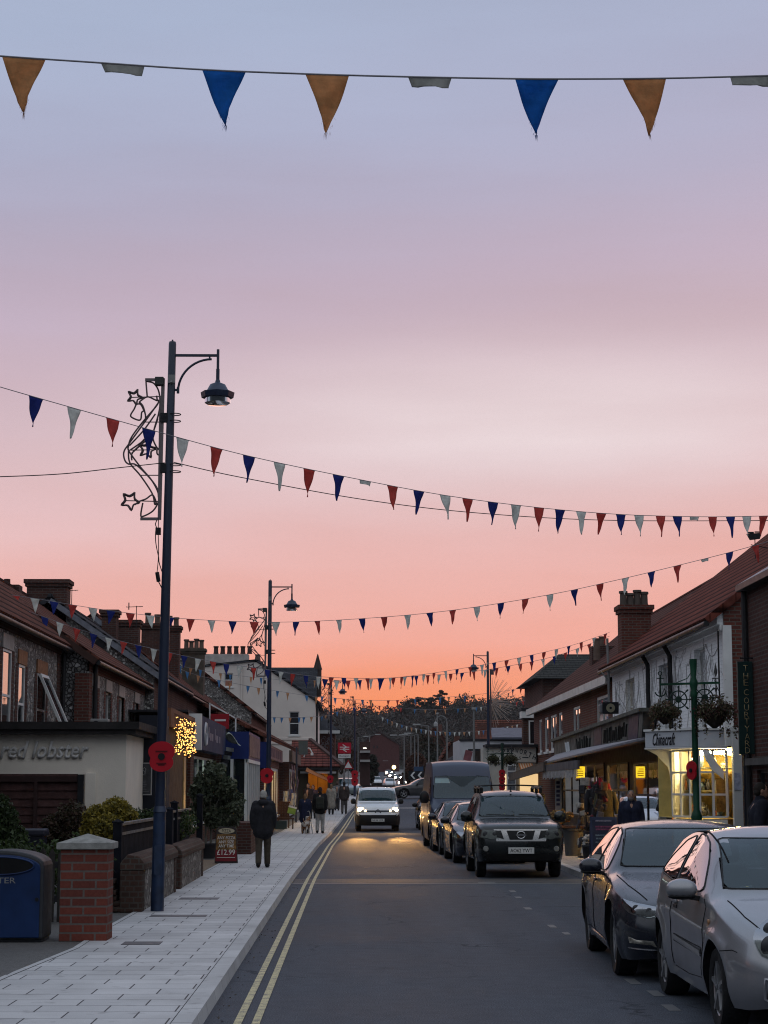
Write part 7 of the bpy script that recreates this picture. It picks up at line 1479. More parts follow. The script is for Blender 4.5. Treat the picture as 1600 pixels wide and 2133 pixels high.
    def headlights(s, P, ang, rim, bowl, bulbs=(), lit=None):
        P = chaikin(P, 2)
        for sg in (-1, 1):
            h = s.patch('headlight', P, ang, rim, sg, 10, 8, .004)
            cx = sum(p[0] for p in P)/len(P); cz = sum(p[1] for p in P)/len(P); Q = [(cx+(a-cx)*.9, cz+(b-cz)*.88) for a, b in P]
            s.patch('reflector', Q, ang, bowl, sg, 10, 8, .008, h)
            for u, v, r in bulbs:
                p = s.hit(u, v, ang, sg, .0); 
                if p:
                    mb = MB(); mb.ball((p.x, p.y, p.z), (r, r*.35, r), 14, 10); mb.build('lamp', lit or HLD, h, world=False, smooth=180)
            s.patch('lens', P, ang, LENS, sg, 10, 8, .02, h)
BLK2 = mat('gap_black', (.004,.004,.005), .9)
HATCH = dict(L=3.999, r=.305, wheels=(.80, 3.311), rw=.60, low=[(0,.24),(.3,.2),(2,.21),(3.6,.24),(4,.34)], nose=.22, spokes=5, cabin=(1.35, .85),
    top=[(0,.60),(.05,.69),(.25,.79),(.55,.87),(.85,.94),(1.05,.985),(1.3,1.13),(1.72,1.36),(1.95,1.435),(2.3,1.485),(2.8,1.47),(3.3,1.40),(3.55,1.32),(3.75,1.12),(3.92,.95),(4,.7)],
    belt=[(0,.57),(.1,.66),(.4,.75),(.8,.855),(1.05,.90),(2,.945),(3,1.0),(3.5,1.03),(3.8,.93),(4,.66)], w=[(0,.50),(.06,.62),(.2,.735),(.45,.81),(.8,.85),(2,.868),(3.3,.865),(3.7,.81),(3.9,.72),(4,.6)],
    glass=[('windscreen','front',half([(-.69,1.02),(-.585,1.39)])), ('side_window','side',[(1.45,.975),(2.55,1.0),(2.50,1.41),(2.25,1.405),(1.98,1.345),(1.75,1.22)]), ('side_window','side',[(2.64,1.005),(3.40,1.06),(3.28,1.21),(3.0,1.345),(2.60,1.40)]), ('rear_window','rear',half([(-.55,1.08),(-.5,1.3)]))])
SALOON = dict(L=4.767, r=.335, wheels=(.88, 3.666), rw=.60, low=[(0,.22),(.3,.19),(2.3,.2),(4.3,.22),(4.767,.34)], nose=.16, spokes=5, twin=1, cabin=(1.65, .84),
    top=[(0,.62),(.06,.69),(.3,.765),(.8,.87),(1.2,.935),(1.42,.98),(1.75,1.16),(2.15,1.36),(2.4,1.425),(2.8,1.456),(3.3,1.44),(3.7,1.36),(4.1,1.19),(4.3,1.10),(4.5,1.06),(4.7,.98),(4.767,.75)],
    belt=[(0,.58),(.1,.66),(.5,.765),(1.3,.89),(2.5,.93),(3.7,.965),(4.3,.985),(4.7,.9),(4.767,.7)], w=[(0,.62),(.08,.745),(.3,.845),(.7,.90),(1,.912),(3.6,.912),(4.3,.87),(4.6,.80),(4.767,.7)],
    glass=[('windscreen','front',half([(-.73,1.01),(-.585,1.375)])), ('side_window','side',[(1.78,.955),(2.58,.975),(2.56,1.375),(2.3,1.355),(2.05,1.22)]), ('side_window','side',[(2.65,.98),(3.5,1.0),(3.9,1.04),(3.6,1.24),(3.2,1.35),(2.63,1.38)]), ('rear_window','rear',half([(-.6,1.12),(-.5,1.34)]))])
SUV = dict(L=4.74, r=.385, wheels=(.90, 3.75), rw=.68, low=[(0,.36),(.3,.33),(2.3,.34),(4.3,.36),(4.74,.42)], nose=.10, zn=.6, spokes=6, cabin=(1.6, 1.07), gap=.07,
    top=[(0,.97),(.05,1.04),(.2,1.09),(.6,1.135),(1.2,1.175),(1.45,1.2),(1.7,1.37),(2.1,1.62),(2.3,1.70),(2.7,1.76),(3.5,1.77),(4.3,1.73),(4.5,1.68),(4.62,1.3),(4.74,.95)],
    belt=[(0,.90),(.1,1.0),(.5,1.06),(1.4,1.10),(3,1.13),(4.4,1.14),(4.6,1.1),(4.74,.9)], w=[(0,.74),(.05,.84),(.22,.895),(.6,.925),(4.2,.925),(4.6,.86),(4.74,.78)],
    glass=[('windscreen','front',half([(-.77,1.235),(-.655,1.645)])), ('side_window','side',[(1.9,1.15),(2.6,1.16),(2.6,1.62),(2.3,1.6)]), ('side_window','side',[(2.68,1.16),(3.6,1.17),(3.6,1.63),(2.68,1.63)]), ('side_window','side',[(3.7,1.18),(4.35,1.2),(4.25,1.6),(3.7,1.62)])])
PANEL = dict(L=5.98, r=.345, wheels=(.98, 4.6), rw=.84, low=[(0,.28),(.4,.26),(5.98,.3)], nose=.12, zn=.6, spokes=6, cabin=(1.2, 1.3), tuck=.03, crease=0,
    top=[(0,1.02),(.05,1.12),(.3,1.25),(.7,1.38),(1.0,1.5),(1.45,2.0),(1.72,2.3),(1.95,2.47),(2.3,2.56),(3,2.6),(5.8,2.58),(5.98,2.4)],
    belt=[(0,.98),(.1,1.06),(.4,1.16),(1,1.34),(1.6,1.4),(5.98,1.4)], w=[(0,.72),(.08,.86),(.4,.95),(.9,1.0),(5.98,1.0)],
    glass=[('windscreen','front',half([(-.87,1.48),(-.80,2.12)])), ('side_window','side',[(1.3,1.46),(2.0,1.5),(2.0,2.1),(1.72,2.1)])])
VAN = dict(L=4.38, blackz=.70, r=.315, wheels=(.90, 3.63), rw=.74, low=[(0,.26),(.4,.24),(4.38,.3)], nose=.14, zn=.5, spokes=6, cabin=(1.25, 1.08), tuck=.03, crease=.008,
    top=[(0,.88),(.05,.97),(.3,1.06),(.8,1.15),(1.0,1.19),(1.4,1.48),(1.75,1.69),(2.1,1.78),(4.2,1.79),(4.38,1.6)],
    belt=[(0,.84),(.1,.93),(.5,1.02),(1,1.10),(2,1.14),(4.38,1.14)], w=[(0,.68),(.06,.78),(.3,.86),(.7,.895),(4.1,.895),(4.38,.84)],
    glass=[('windscreen','front',half([(-.77,1.225),(-.70,1.655)])), ('side_window','side',[(1.5,1.18),(2.3,1.2),(2.3,1.6),(1.8,1.6)])])
# silver three door hatchback, nearest
SIL = carpaint('silver_paint', (.25,.25,.265), .55, .34)
c = Car('parked_car', 'silver three door hatchback nearest at the lower right corner', 'car', HATCH, (3.58, 14.75+1.2, 0), R(0), SIL, 'cars parked along the right kerb')
c.headlights([(-.02,.60),(.10,.57),(.20,.60),(.27,.70),(.29,.82),(.24,.885),(.12,.85),(.02,.74)][:0] or [(.33,.57),(.46,.555),(.57,.60),(.66,.72),(.70,.84),(.66,.90),(.56,.865),(.42,.74)], 38, mat('lamp_rim_grey', (.12,.12,.12), .3, .3), HLB, [(.585,.77,.06),(.50,.665,.085)])
c.mirror(1.52, 1.0, SIL, .23, .15); c.plate(.46)
c.gaps([[(1.22,.36),(1.18,.6),(1.2,.88),(1.38,.955)], [(2.62,.33),(2.66,.6),(2.62,.98)], [(1.22,.34),(1.9,.31),(2.6,.32)], [(.55,.60),(.38,.62),(.24,.60)]])
c.gaps([[(.60,.30),(.66,.55),(.69,.85),(.71,1.02)]], 'top', r=.005); c.gaps([[(.585,1.5),(.60,1.9),(.60,2.6),(.56,3.2)]], 'top', 'roof_strip', .008)
for sg in (-1, 1):
    c.patch('rubbing_strip', [(1.24,.50),(2.5,.53),(2.5,.585),(1.3,.565)], 'side', mat('strip_silver', (.25,.25,.26), .4, .4), sg, 12, 2, .016); c.outline('strip_edge', [(1.24,.50),(2.5,.53),(2.5,.585),(1.3,.565)], 'side', BLK2, sg, .004)
    p = c.hit(2.42, .86, 'side', sg, .02); mb = MB(); mb.cbox(p, (.03, .17, .035)); mb.build('door_handle', SIL, c.o, world=False, bevel=.012); p = c.hit(2.42, .815, 'side', sg, .004); mb = MB(); mb.cbox(p, (.012, .15, .03)); mb.build('handle_recess', TRIM, c.o, world=False, bevel=.008)
    p = c.hit(1.0, .78, 'side', sg, .004); mb = MB(); mb.ball(p, (.012, .035, .022), 10, 6); mb.build('side_repeater', mat('repeater_amber', (.3,.16,.08), .3), c.o, world=False, smooth=180)
    c.patch('fog_recess', [(.34,.28),(.52,.26),(.60,.30),(.58,.42),(.40,.40)], 20, TRIM, sg, 6, 4, .006); c.outline('fog_surround', [(.33,.28),(.53,.255),(.62,.30),(.60,.44),(.38,.41)], 20, SIL, sg, .014)
    p = c.hit(.48, .34, 20, sg, .01); mb = MB(); mb.ball(p, (.05,.03,.05), 12, 8); mb.build('fog_lamp', HLD, c.o, world=False, smooth=180)
c.patch('lower_grille', [(-.4,.28),(.4,.28),(.45,.4),(-.45,.4)], 'front', TRIM, 1, 10, 3, .005); c.patch('upper_grille', [(-.25,.60),(.25,.60),(.3,.67),(-.3,.67)], 'front', TRIM, 1, 8, 2, .005)
# near black saloon
BLKP = carpaint('black_paint_car', (.007,.009,.017), .2, .22, .05, .45)
c = Car('parked_car', 'black saloon parked right behind the silver hatchback with slim chrome headlamps', 'car', SALOON, (3.475, 19.0+1.5, 0), R(-1.8), BLKP, 'cars parked along the right kerb')
c.headlights([(.42,.60),(.60,.595),(.80,.63),(.93,.70),(.95,.755),(.80,.735),(.58,.70),(.42,.675)], 30, CHR, HLD, [(.58,.655,.032),(.72,.675,.035)]); c.plate(.44)
c.mirror(1.85, 1.0, BLKP, .22, .15)
c.gaps([[(1.35,.35),(1.32,.65),(1.42,.9)], [(2.62,.30),(2.64,.97)], [(3.55,.55),(3.3,.32),(1.35,.28)], [(3.5,.6),(3.75,.95)]]); c.gaps([[(.62,.28),(.74,.8),(.80,1.35)]], 'top', r=.005)
for sg in (-1, 1):
    for y in (2.45, 3.45): p = c.hit(y, .845, 'side', sg, .015); mb = MB(); mb.cbox(p, (.025,.19,.03)); mb.build('door_handle', BLKP, c.o, world=False, bevel=.01)
    c.outline('chrome_strip', [(1.7,.93),(2.6,.955),(3.9,1.015)], 'side', CHR, sg, .008, closed=False); c.outline('sill_strip', [(1.35,.27),(3.2,.28)], 'side', CHR, sg, .008, closed=False)
    c.patch('fog_lamp', [(.52,.33),(.80,.345),(.82,.415),(.55,.40)], 25, mat('fog_glass', (.30,.28,.24), .25, .5, var=.6, vs=20), sg, 6, 3, .008); c.outline('chrome_blade', [(.40,.30),(.88,.315)], 25, CHR, sg, .009, closed=False)
for i in range(4): z = .56+.035*i; c.patch('grille_bar', [(-.5,z),(.5,z),(.5,z+.012),(-.5,z+.012)], 'front', CHR, 1, 12, 1, .012)
c.patch('grille', [(-.52,.54),(.52,.54),(.5,.69),(-.5,.69)], 'front', TRIM, 1, 12, 3, .004); c.patch('lower_grille', [(-.6,.27),(.6,.27),(.55,.36),(-.55,.36)], 'front', TRIM, 1, 10, 2, .006)
# dark green black off-roader
OFF = carpaint('offroad_paint', (.004,.007,.008), .15, .22, .05, .28)
c = Car('parked_car', 'black off-roader with roof bars and wide chrome grille, plate AO62 YWT', 'car', SUV, (3.36, 39.6+1.45, 0), R(.4), OFF, 'cars parked along the right kerb'); c.o.scale = (.95, .97, .98)
c.headlights([(.44,.80),(.62,.785),(.84,.80),(.90,.86),(.89,.985),(.66,.985),(.42,.965)], 12, mat('lamp_rim_grey', (.12,.12,.12)), HLB, [(.55,.89,.05),(.74,.89,.06)])
c.patch('grille', [(-.52,.75),(.52,.75),(.57,.99),(-.57,.99)], 'front', CHR2 if 0 else mat('satin_chrome', (.42,.41,.40), .3, .7), 1, 14, 4, .008)
for P in ([(-.24,.78),(.24,.78),(.30,.965),(-.30,.965)], [(.36,.79),(.50,.80),(.54,.965),(.42,.965)], [(-.36,.79),(-.50,.80),(-.54,.965),(-.42,.965)]): c.patch('grille_opening', P, 'front', TRIM, 1, 8, 4, .014)
p = c.hit(0, .875, 'front', 1, .02); mb = MB(); mb.tube([(.085*math.cos(a), p.y, .875+.07*math.sin(a)) for a in arr(0, 2*math.pi, 24)][:-1], .011, 6, closed=True); mb.box(-.11, .11, p.y-.012, p.y+.004, .862, .889); mb.build('badge', CHR, c.o, world=False, smooth=50)
c.plate(.565, 'AO62 YWT', .54, .125); c.mirror(1.75, 1.22, OFF, .24, .22)
c.patch('lower_bumper', [(-.82,.37),(.82,.37),(.82,.5),(-.82,.5)], 'front', TRIM, 1, 16, 3, .006)
for sg in (-1, 1):
    p = c.hit(.74, .60, 'front', sg, .01); mb = MB(); mb.lathe([(.05,-.01),(.06,.02)], p, 14, 'y'); mb.build('fog_lamp', HLB, c.o, world=False)
    mb = MB(); x = sg*.66; mb.bar((x, -.1, 1.83), (x, 1.75, 1.83), .045, .05); mb.build('roof_rail', mat('rail_grey', (.12,.12,.13), .4, .5), c.o, world=False, bevel=.012)
    for y in (-.1, .8, 1.7): mb = MB(); mb.cbox((x, y, 1.77), (.07,.16,.13)); mb.build('rail_foot', TRIM, c.o, world=False, bevel=.02)
    c.patch('side_step', [(1.4,.36),(3.2,.36),(3.2,.41),(1.4,.41)], 'side', TRIM, sg, 10, 1, .05)
for y in (-.0, 1.2): mb = MB(); mb.tube(smoothpath([(-.72,y,1.86),(-.3,y,1.88),(.3,y,1.88),(.72,y,1.86)], 5), .016, 6); mb.build('roof_bar', TRIM, c.o, world=False)
mb = MB(); mb.tube([(0,-.05,1.74),(0,.0,1.84)], .01, 5); mb.lathe([(.03,1.735),(.015,1.77)], (0,-.05,0), 8); mb.build('antenna', TRIM, c.o, world=False)
for x0, x1 in ((-.6,.05),(.1,.7)): c.outline('wiper', [(x0,1.265),(x1,1.25)], 'front', TRIM, 1, .012, closed=False)
c.gaps([[(1.42,.4),(1.4,.9),(1.5,1.1)], [(2.64,.38),(2.64,1.12)], [(3.5,.75),(3.62,1.14)]])
# two black saloons behind it
for lab, X, Y in (('black saloon tucked close behind the off-roader', 3.28, 46.9), ('darker saloon just ahead of the big van, mostly hidden', 3.2, 52.6)):
    c = Car('parked_car', lab, 'car', SALOON, (X, Y+1.5, 0), R(1.5), BLKP, 'cars parked along the right kerb'); c.headlights([(.42,.58),(.62,.575),(.84,.61),(.93,.70),(.90,.765),(.74,.755),(.5,.70)], 30, mat('lamp_rim_grey', (.12,.12,.12)), HLB, [(.62,.66,.05)]); c.mirror(1.8, 1.0, BLKP, .22, .16); c.plate(.45); c.patch('grille', [(-.4,.5),(.4,.5),(.45,.66),(-.45,.66)], 'front', TRIM, 1, 8, 3)
# tall dark van
VB = carpaint('van_navy', (.008,.016,.045), .05, .4, .08, .2)
c = Car('panel_van', 'tall dark high-roofed panel van behind the off-roader', 'van', PANEL, (3.22, 56.6+2.0, 0), R(.8), VB)
c.headlights([(.58,.86),(.78,.84),(.90,.88),(.95,1.08),(.90,1.2),(.72,1.12),(.60,.98)], 20, mat('lamp_rim_grey', (.12,.12,.12)), HLB, [(.78,.98,.08)]); c.mirror(1.35, 1.5, TRIM, .26, .36); c.plate(.52)
c.patch('lower_bumper', [(-.88,.3),(.88,.3),(.9,.7),(-.9,.7)], 'front', TRIM, 1, 14, 4, .006); c.patch('grille', [(-.5,.85),(.5,.85),(.5,1.0),(-.5,1.0)], 'front', TRIM, 1, 8, 2, .008)
P = [(-.45,2.1),(.45,2.1),(.05,1.82),(-.05,1.82)]; c.patch('sensor_panel', P, 'front', mat('frit_black', (.02,.03,.035), .4), 1, 8, 4, .008); P = [(-.8,1.92),(-.35,1.92),(-.4,2.06),(-.78,2.06)]; c.patch('sun_visor', P, 'front', mat('visor_pale', (.22,.30,.31), .7), 1, 6, 3, .007)
mb = MB(); mb.tube([(.5,-.9,2.55),(.5,-.8,2.72)], .012, 5); mb.build('antenna', TRIM, c.o, world=False); mb = MB(); mb.tube([(-.8,-.95,2.5),(0,-1.0,2.575),(.8,-.95,2.5)], .01, 4); c.gaps([[(1.2,.4),(1.15,1.0),(1.25,1.4)], [(2.1,.4),(2.1,1.45)]])
# smaller cars behind the van
WHTP = carpaint('white_paint_car', (.52,.54,.57), .0, .35); GRYP = carpaint('grey_paint_car', (.03,.03,.032), .2, .35, .1, .4)
c = Car('parked_car', 'white compact car peeping out behind the big van', 'car', HATCH, (3.5, 71+2, 0), R(.5), WHTP, 'cars parked along the right kerb'); c.headlights([(.33,.57),(.46,.555),(.57,.60),(.66,.72),(.70,.84),(.66,.90),(.56,.865),(.42,.74)], 38, TRIM, HLB, [(.55,.72,.06)]); c.mirror(1.52, 1.02, TRIM, .22, .16); c.plate(.46)
c = Car('parked_car', 'dark compact car farthest in the parked row', 'car', HATCH, (3.6, 80+2, .05), R(.5), BLKP, 'cars parked along the right kerb'); c.headlights([(.33,.57),(.46,.555),(.57,.60),(.66,.72),(.70,.84),(.66,.90),(.56,.865),(.42,.74)], 38, TRIM, HLB, [(.55,.72,.06)]); c.mirror(1.52, 1.02, TRIM, .22, .16)
# white van coming on with headlights lit
WV = carpaint('white_van_paint', (.62,.64,.66), .0, .35)
HL = glow('headlight_glow', (1,.70,.36), 45); HLS = glow('sidelight_glow', (1,.62,.28), 10)
c = Car('white_van', 'white van driving towards us with headlights on and black bumper', 'van', VAN, (1.03, 78.2+2.2, .03), R(.6), WV)
for sg in (-1, 1):
    p = c.hit(.70, .87, 'front', sg, -.02); h = c.patch('headlight', [(.56,.76),(.80,.76),(.83,1.0),(.76,1.03),(.60,.88)], 8, HLB, sg, 8, 6, .006); mb = MB(); mb.ball(p, (.115,.05,.10), 14, 10); mb.build('lamp', HL, h, world=False, smooth=180); p = c.hit(.50, .83, 'front', sg, -.01); mb = MB(); mb.ball(p, (.045,.03,.045), 10, 8); mb.build('side_lamp', HLS, h, world=False, smooth=180)
    sl = bpy.data.lights.new('headlamp', 'SPOT'); sl.energy = 200; sl.color = (1,.52,.15); sl.spot_size = R(80); sl.spot_blend = .8; sl.shadow_soft_size = .08; lo = bpy.data.objects.new('headlamp', sl); C.objects.link(lo); lo.location = (1.03+.74*sg, 78.0, .83); lo.rotation_euler = (R(84), 0, R(180)); s2 = bpy.data.lights.new('headlamp_beam', 'SPOT'); s2.energy = 10000; s2.color = (1,.5,.13); s2.spot_size = R(7); s2.spot_blend = 1; s2.shadow_soft_size = .08; l2 = bpy.data.objects.new('headlamp_beam', s2); C.objects.link(l2); l2.location = (1.03+.70*sg, 78.0, .87); l2.rotation_euler = (R(86.5), 0, R(180))
c.plate(.46, 'NL56 LXR', .52, .115, .02)
c.patch('grille', [(-.46,.78),(.46,.78),(.48,.85),(-.48,.85)], 'front', mat('grille_grey', (.05,.055,.06), .5), 1, 10, 2, .008); c.mirror(1.4, 1.2, TRIM, .2, .22)
p = c.hit(0, .82, 'front', 1, .02); mb = MB()
for k in (0, .055): mb.bar((-.12,p.y,.75+k), (0,p.y-.0,.83+k), .014, .03); mb.bar((.12,p.y,.75+k), (0,p.y,.83+k), .014, .03)
mb.build('chevron_badge', CHR, c.o, world=False); mb = MB(); mb.box(-.72,.72,-.95,-.88,1.79,1.85); mb.box(-.72,.72,.6,.66,1.79,1.85)
for x in (-.68,.66): mb.box(x,x+.02,-.95,.66,1.80,1.83)
mb.build('roof_rack', TRIM, c.o, world=False); mb = MB(); mb.tube([(0,-.75,1.72),(0,-.78,1.86)], .012, 5); mb.build('antenna', TRIM, c.o, world=False)
for x0, x1 in ((-.6,.0),(.05,.62)): c.outline('wiper', [(x0,1.25),(x1,1.24)], 'front', TRIM, 1, .01, closed=False)
# side on saloon at the junction, and queue of far traffic
c = Car('crossing_car', 'grey saloon seen side on crossing the junction in front of the chevron board', 'car', SALOON, (5.0, 138, gz(138)), R(-80), GRYP); c.mirror(1.85, 1.0, TRIM, .2, .15); c.headlights([(.42,.58),(.62,.575),(.84,.61),(.93,.70),(.90,.765),(.74,.755),(.5,.70)], 30, TRIM, HLB, [(.62,.66,.05)])
HF = glow('far_headlight', (1,.88,.72), 30); TL = glow('tail_lamp', (1,.06,.02), 6)
far = Car('queuing_car', 'nearest car of the distant queue with both headlights glaring', 'car', dict(HATCH, glass=HATCH['glass'][:1]), PY(826,1640,440), R(4), GRYP, 'distant cars queuing with headlights on')
for sg in (-1, 1): p = far.hit(.62, .72, 'front', sg, -.02); mb = MB(); mb.ball(p, (.28,.12,.28), 12, 8); mb.build('headlight', HF, far.o, world=False, smooth=180)  # lamp balls oversized, their shape stands in for headlight bloom
def fpos(px, py, Y): p = PY(px, py, Y); return (p.x, Y, p.z-.72)
far.o.location = fpos(828, 1620.5, 440)
for px, py, Y, lab in ((836, 1631, 415, 'distant car whose low headlights glare just left of the chevron board'), (809, 1610, 470, 'distant car with paired headlights left of the yellow street light'), (806, 1604, 505, 'farthest car with headlights at the top of the queue'), (816, 1616, 455, 'distant car with headlights in the middle of the queue')):
    dup(far.o, fpos(px, py, Y), R(6), lab)
c = Car('parked_car', 'dark grey car parked beyond the pantiled shop', 'car', SALOON, (PY(722,1640,150).x, 152, gz(150)), R(12), carpaint('dusk_grey', (.10,.13,.13), .2, .35), 'cars parked at the far left bend')
for px, py, Y, lab, k in ((782,1633,330,'white van parked at the far left of the road behind the driving van', 1), (765,1637,340,'small white van left of the larger far white van', 0), (812,1638,300,'white car roof showing just above the driving white van', 0)):
    q = Car('far_van', lab, 'van', dict(VAN, glass=VAN['glass'][:1]), (PY(px,py,Y).x, Y, gz(Y)), R(8), WV, 'white vehicles beyond the junction') if k or px == 763 else Car('far_car', lab, 'car', dict(HATCH, glass=HATCH['glass'][:1]), (PY(px,py,Y).x, Y, gz(Y)), R(5), WHTP, 'white vehicles beyond the junction')
# ---------------------------------------------------------------- people
SKIN = mat('skin', (.36,.20,.14), .55, var=.1, vs=12)
def limb(mb, pts, rr, n=12, sq=1.0):                    # tapered limb with round ends
    P = [V(p) for p in pts]; a, b = P[0], P[-1]; d0 = (P[1]-a).normalized(); d1 = (b-P[-2]).normalized()
    pp = [a-d0*rr[0]*.95, a-d0*rr[0]*.7, a-d0*rr[0]*.3] + smoothpath(P, 5) + [b+d1*rr[-1]*.3, b+d1*rr[-1]*.7, b+d1*rr[-1]*.95]
    m_ = smoothpath([(r, 0, 0) for r in rr], 5); R_ = [rr[0]*.3, rr[0]*.7, rr[0]*.95] + [p.x for p in m_] + [rr[-1]*.95, rr[-1]*.7, rr[-1]*.3]
    mb.tube(pp, R_, n)
def merged(mb, name, m_, par, vox, rough=0):
    o = mb.build(name, m_, par, world=False, uv=False)
    r = o.modifiers.new('one_surface', 'REMESH'); r.mode = 'VOXEL'; r.voxel_size = vox; r.use_smooth_shade = True
    q = o.modifiers.new('relax', 'SMOOTH'); q.iterations = 3; q.factor = .5
    return o
def person(label, px, Y, h, rot=0, coat=(.02,.02,.025), coat_len=.80, legs=(.06,.05,.04), hair=(.1,.07,.05), stride=.22, hair_len=0, vox=.02, arms=(.1,-.1), puffy=1.0, lean=0, shoes=(.015,.015,.015), hood=False, X=None, beard=None, groundz=None, group='pedestrians in the street'):
    x = PY(px, 1640, Y).x if X is None else X; gz_ = gz(Y)+KH if groundz is None else groundz
    o = thing('person', label, 'person', (x, Y, gz_), rot, group); k = h/1.7
    hip, kn, an = .90, .49, .085; fine = vox < .016
    F_ = stride/2; feet = {1: (F_, .0), -1: (-F_, .02)}
    mb = MB(); tz = lambda z: lean*(z-.9)
    # body: one continuous surface
    limb(mb, [(0,tz(.92),.92),(0,tz(1.1),1.1),(0,tz(1.3),1.3),(0,tz(1.42),1.42)], [.145,.13,.155,.09], 16); limb(mb, [(0,tz(1.42),1.42),(0,tz(1.52),1.53)], [.06,.052])
    hc = V((0, tz(1.6)+.02, 1.595)); mb.ball(hc, (.074,.092,.11), 16, 12); mb.ball(hc+V((0,.045,-.055)), (.05,.052,.055), 12, 8)
    limb(mb, [hc+V((0,.09,.012)), hc+V((0,.112,-.022))], [.010,.016], 8)
    for sg in (-1, 1): mb.ball(hc+V((sg*.076,-.005,-.005)), (.012,.024,.034), 8, 6)
    hands = {}
    for sg in (-1, 1):
        fy, fz = feet[sg]; kb = .05 if fy < 0 else .02
        limb(mb, [(sg*.085,tz(hip),hip),(sg*.09,fy*.45+kb,kn),(sg*.09,fy-.02,an+fz)], [.088,.058,.038]); limb(mb, [(sg*.09,fy-.05,.045+fz),(sg*.1,fy+.13,.03)], [.04,.03])
        a = arms[0 if sg < 0 else 1]; sh = V((sg*.175, tz(1.38), 1.385)); el = V((sg*.225, tz(1.12)-.03+a*.4, 1.12)); wr = V((sg*.215, tz(.9)+a+.03, .885)); hands[sg] = (sh, el, wr)
        limb(mb, [sh, el, wr], [.058,.045,.030])
        d = (wr-el).normalized(); pm = wr+d*.075; limb(mb, [wr+d*.02, pm], [.030,.036])
        if fine:
            for f, L_ in zip((-.028,-.010,.010,.027), (.062,.074,.070,.054)): b0 = pm+V((0,f,-.02)); limb(mb, [b0, b0+d*L_*.55+V((-sg*.006,0,0)), b0+d*L_+V((-sg*.022,.004,0))], [.0095,.009,.008], 8)
            b0 = wr+d*.04+V((0,.028,0)); limb(mb, [b0, b0+d*.035+V((0,.022,0)), b0+d*.062+V((-sg*.006,.026,0))], [.012,.010,.009], 8)
        else: limb(mb, [pm, pm+d*.07], [.03,.018])
    mb.xf(Matrix.Scale(k, 4)); body = merged(mb, 'body', SKIN, o, .0085*k if fine else vox*.8)
    nm = lambda a, c: mat('%s_%.3f_%.3f_%.3f' % ((a,)+tuple(c)), c, .9, var=.35, vs=9, bump=.4, bs=30)
    mb = MB()                                           # trousers
    limb(mb, [(0,tz(.88),.88),(0,tz(.98),.99)], [.16,.15], 14)
    for sg in (-1, 1):
        fy, fz = feet[sg]; kb = .05 if fy < 0 else .02; limb(mb, [(sg*.085,tz(hip),hip-.02),(sg*.092,fy*.45+kb,kn),(sg*.092,fy-.02,.1+fz)], [.108,.080,.068])
    mb.xf(Matrix.Scale(k, 4)); merged(mb, 'trousers', nm('trousers', legs), o, vox)
    for sg in (-1, 1):
        fy, fz = feet[sg]; mb = MB(); limb(mb, [(sg*.092,fy-.06,.05+fz),(sg*.096,fy+.03,.05+fz*.6),(sg*.105,fy+.15,.035)], [.052,.05,.038], 10); mb.v = [(a, b, max(c, .004)) for a, b, c in mb.v]; mb.xf(Matrix.Scale(k, 4)); mb.build('shoe', nm('shoe', shoes), o, world=False, smooth=60)
    mb = MB(); w = puffy                                # coat
    for dx in (-.055, .055): limb(mb, [(dx,tz(coat_len),coat_len),(dx*1.0,tz(1.1),1.1),(dx*1.15,tz(1.3),1.30),(dx*.5,tz(1.41),1.41)], [.15*w+(.03 if coat_len < .7 else 0),.135*w,.145*w,.09], 14)
    limb(mb, [(0,tz(1.40),1.40),(0,tz(1.47),1.475)], [.10,.078])
    for sg in (-1, 1): sh, el, wr = hands[sg]; limb(mb, [sh+V((-sg*.01,0,0)), el, wr+(el-wr)*.04], [.082*w,.068*w,.052*w])
    if hood: limb(mb, [(-.06,tz(1.42)-.08,1.43),(.06,tz(1.42)-.08,1.43)], [.075,.075])
    mb.xf(Matrix.Scale(k, 4)); merged(mb, 'coat', nm('coat', coat), o, vox)
    mb = MB(); mb.ball(hc+V((0,-.016,.022)), (.084,.094,.100), 16, 12)
    mb.v = [(a, b, c) for a, b, c in mb.v if True]
    if hair_len: limb(mb, [hc+V((0,-.06,0)), hc+V((0,-.075,-.06-hair_len))], [.075,.06])
    else: limb(mb, [hc+V((-.03,-.06,-.03)), hc+V((.03,-.06,-.03))], [.05,.05])
    mb.xf(Matrix.Scale(k, 4)); merged(mb, 'hair', nm('hair', hair), o, min(vox, .014))
    for sg in (-1, 1): mb = MB(); mb.ball((hc+V((sg*.030,.083,.012)))*k, .010, 8, 6); mb.build('eye', mat('eye_dark', (.02,.015,.012), .3), o, world=False)
    mb = MB(); q = (hc+V((0,.098,-.055)))*k; mb.ball(q, (.022*k,.006,.006), 8, 6); mb.build('mouth', mat('lip', (.22,.08,.07), .6), o, world=False)
    if beard: mb = MB(); mb.ball((hc+V((0,.05,-.075)))*k, (.058,.058,.05), 12, 8); mb.build('beard', nm('hair', beard), o, world=False, smooth=180)
    return o
person('grey haired person in dark padded jacket and olive trousers walking up the pavement', 549, 41.7, 1.63, 0, (.016,.016,.020), .80, (.060,.048,.036), (.30,.29,.27), .30, vox=.014, arms=(-.05,.05), puffy=1.22, hood=True)
person('person in a long navy coat bending slightly over a dog', 636, 72.5, 1.46, R(-8), (.012,.016,.040), .62, (.012,.014,.025), (.16,.09,.05), .12, .05, lean=-.0, puffy=1.2)
person('person in a black jacket and pale trousers with a dark backpack', 667, 72.5, 1.70, R(-4), (.010,.010,.011), .86, (.30,.29,.28), (.03,.02,.016), .16, puffy=1.15)
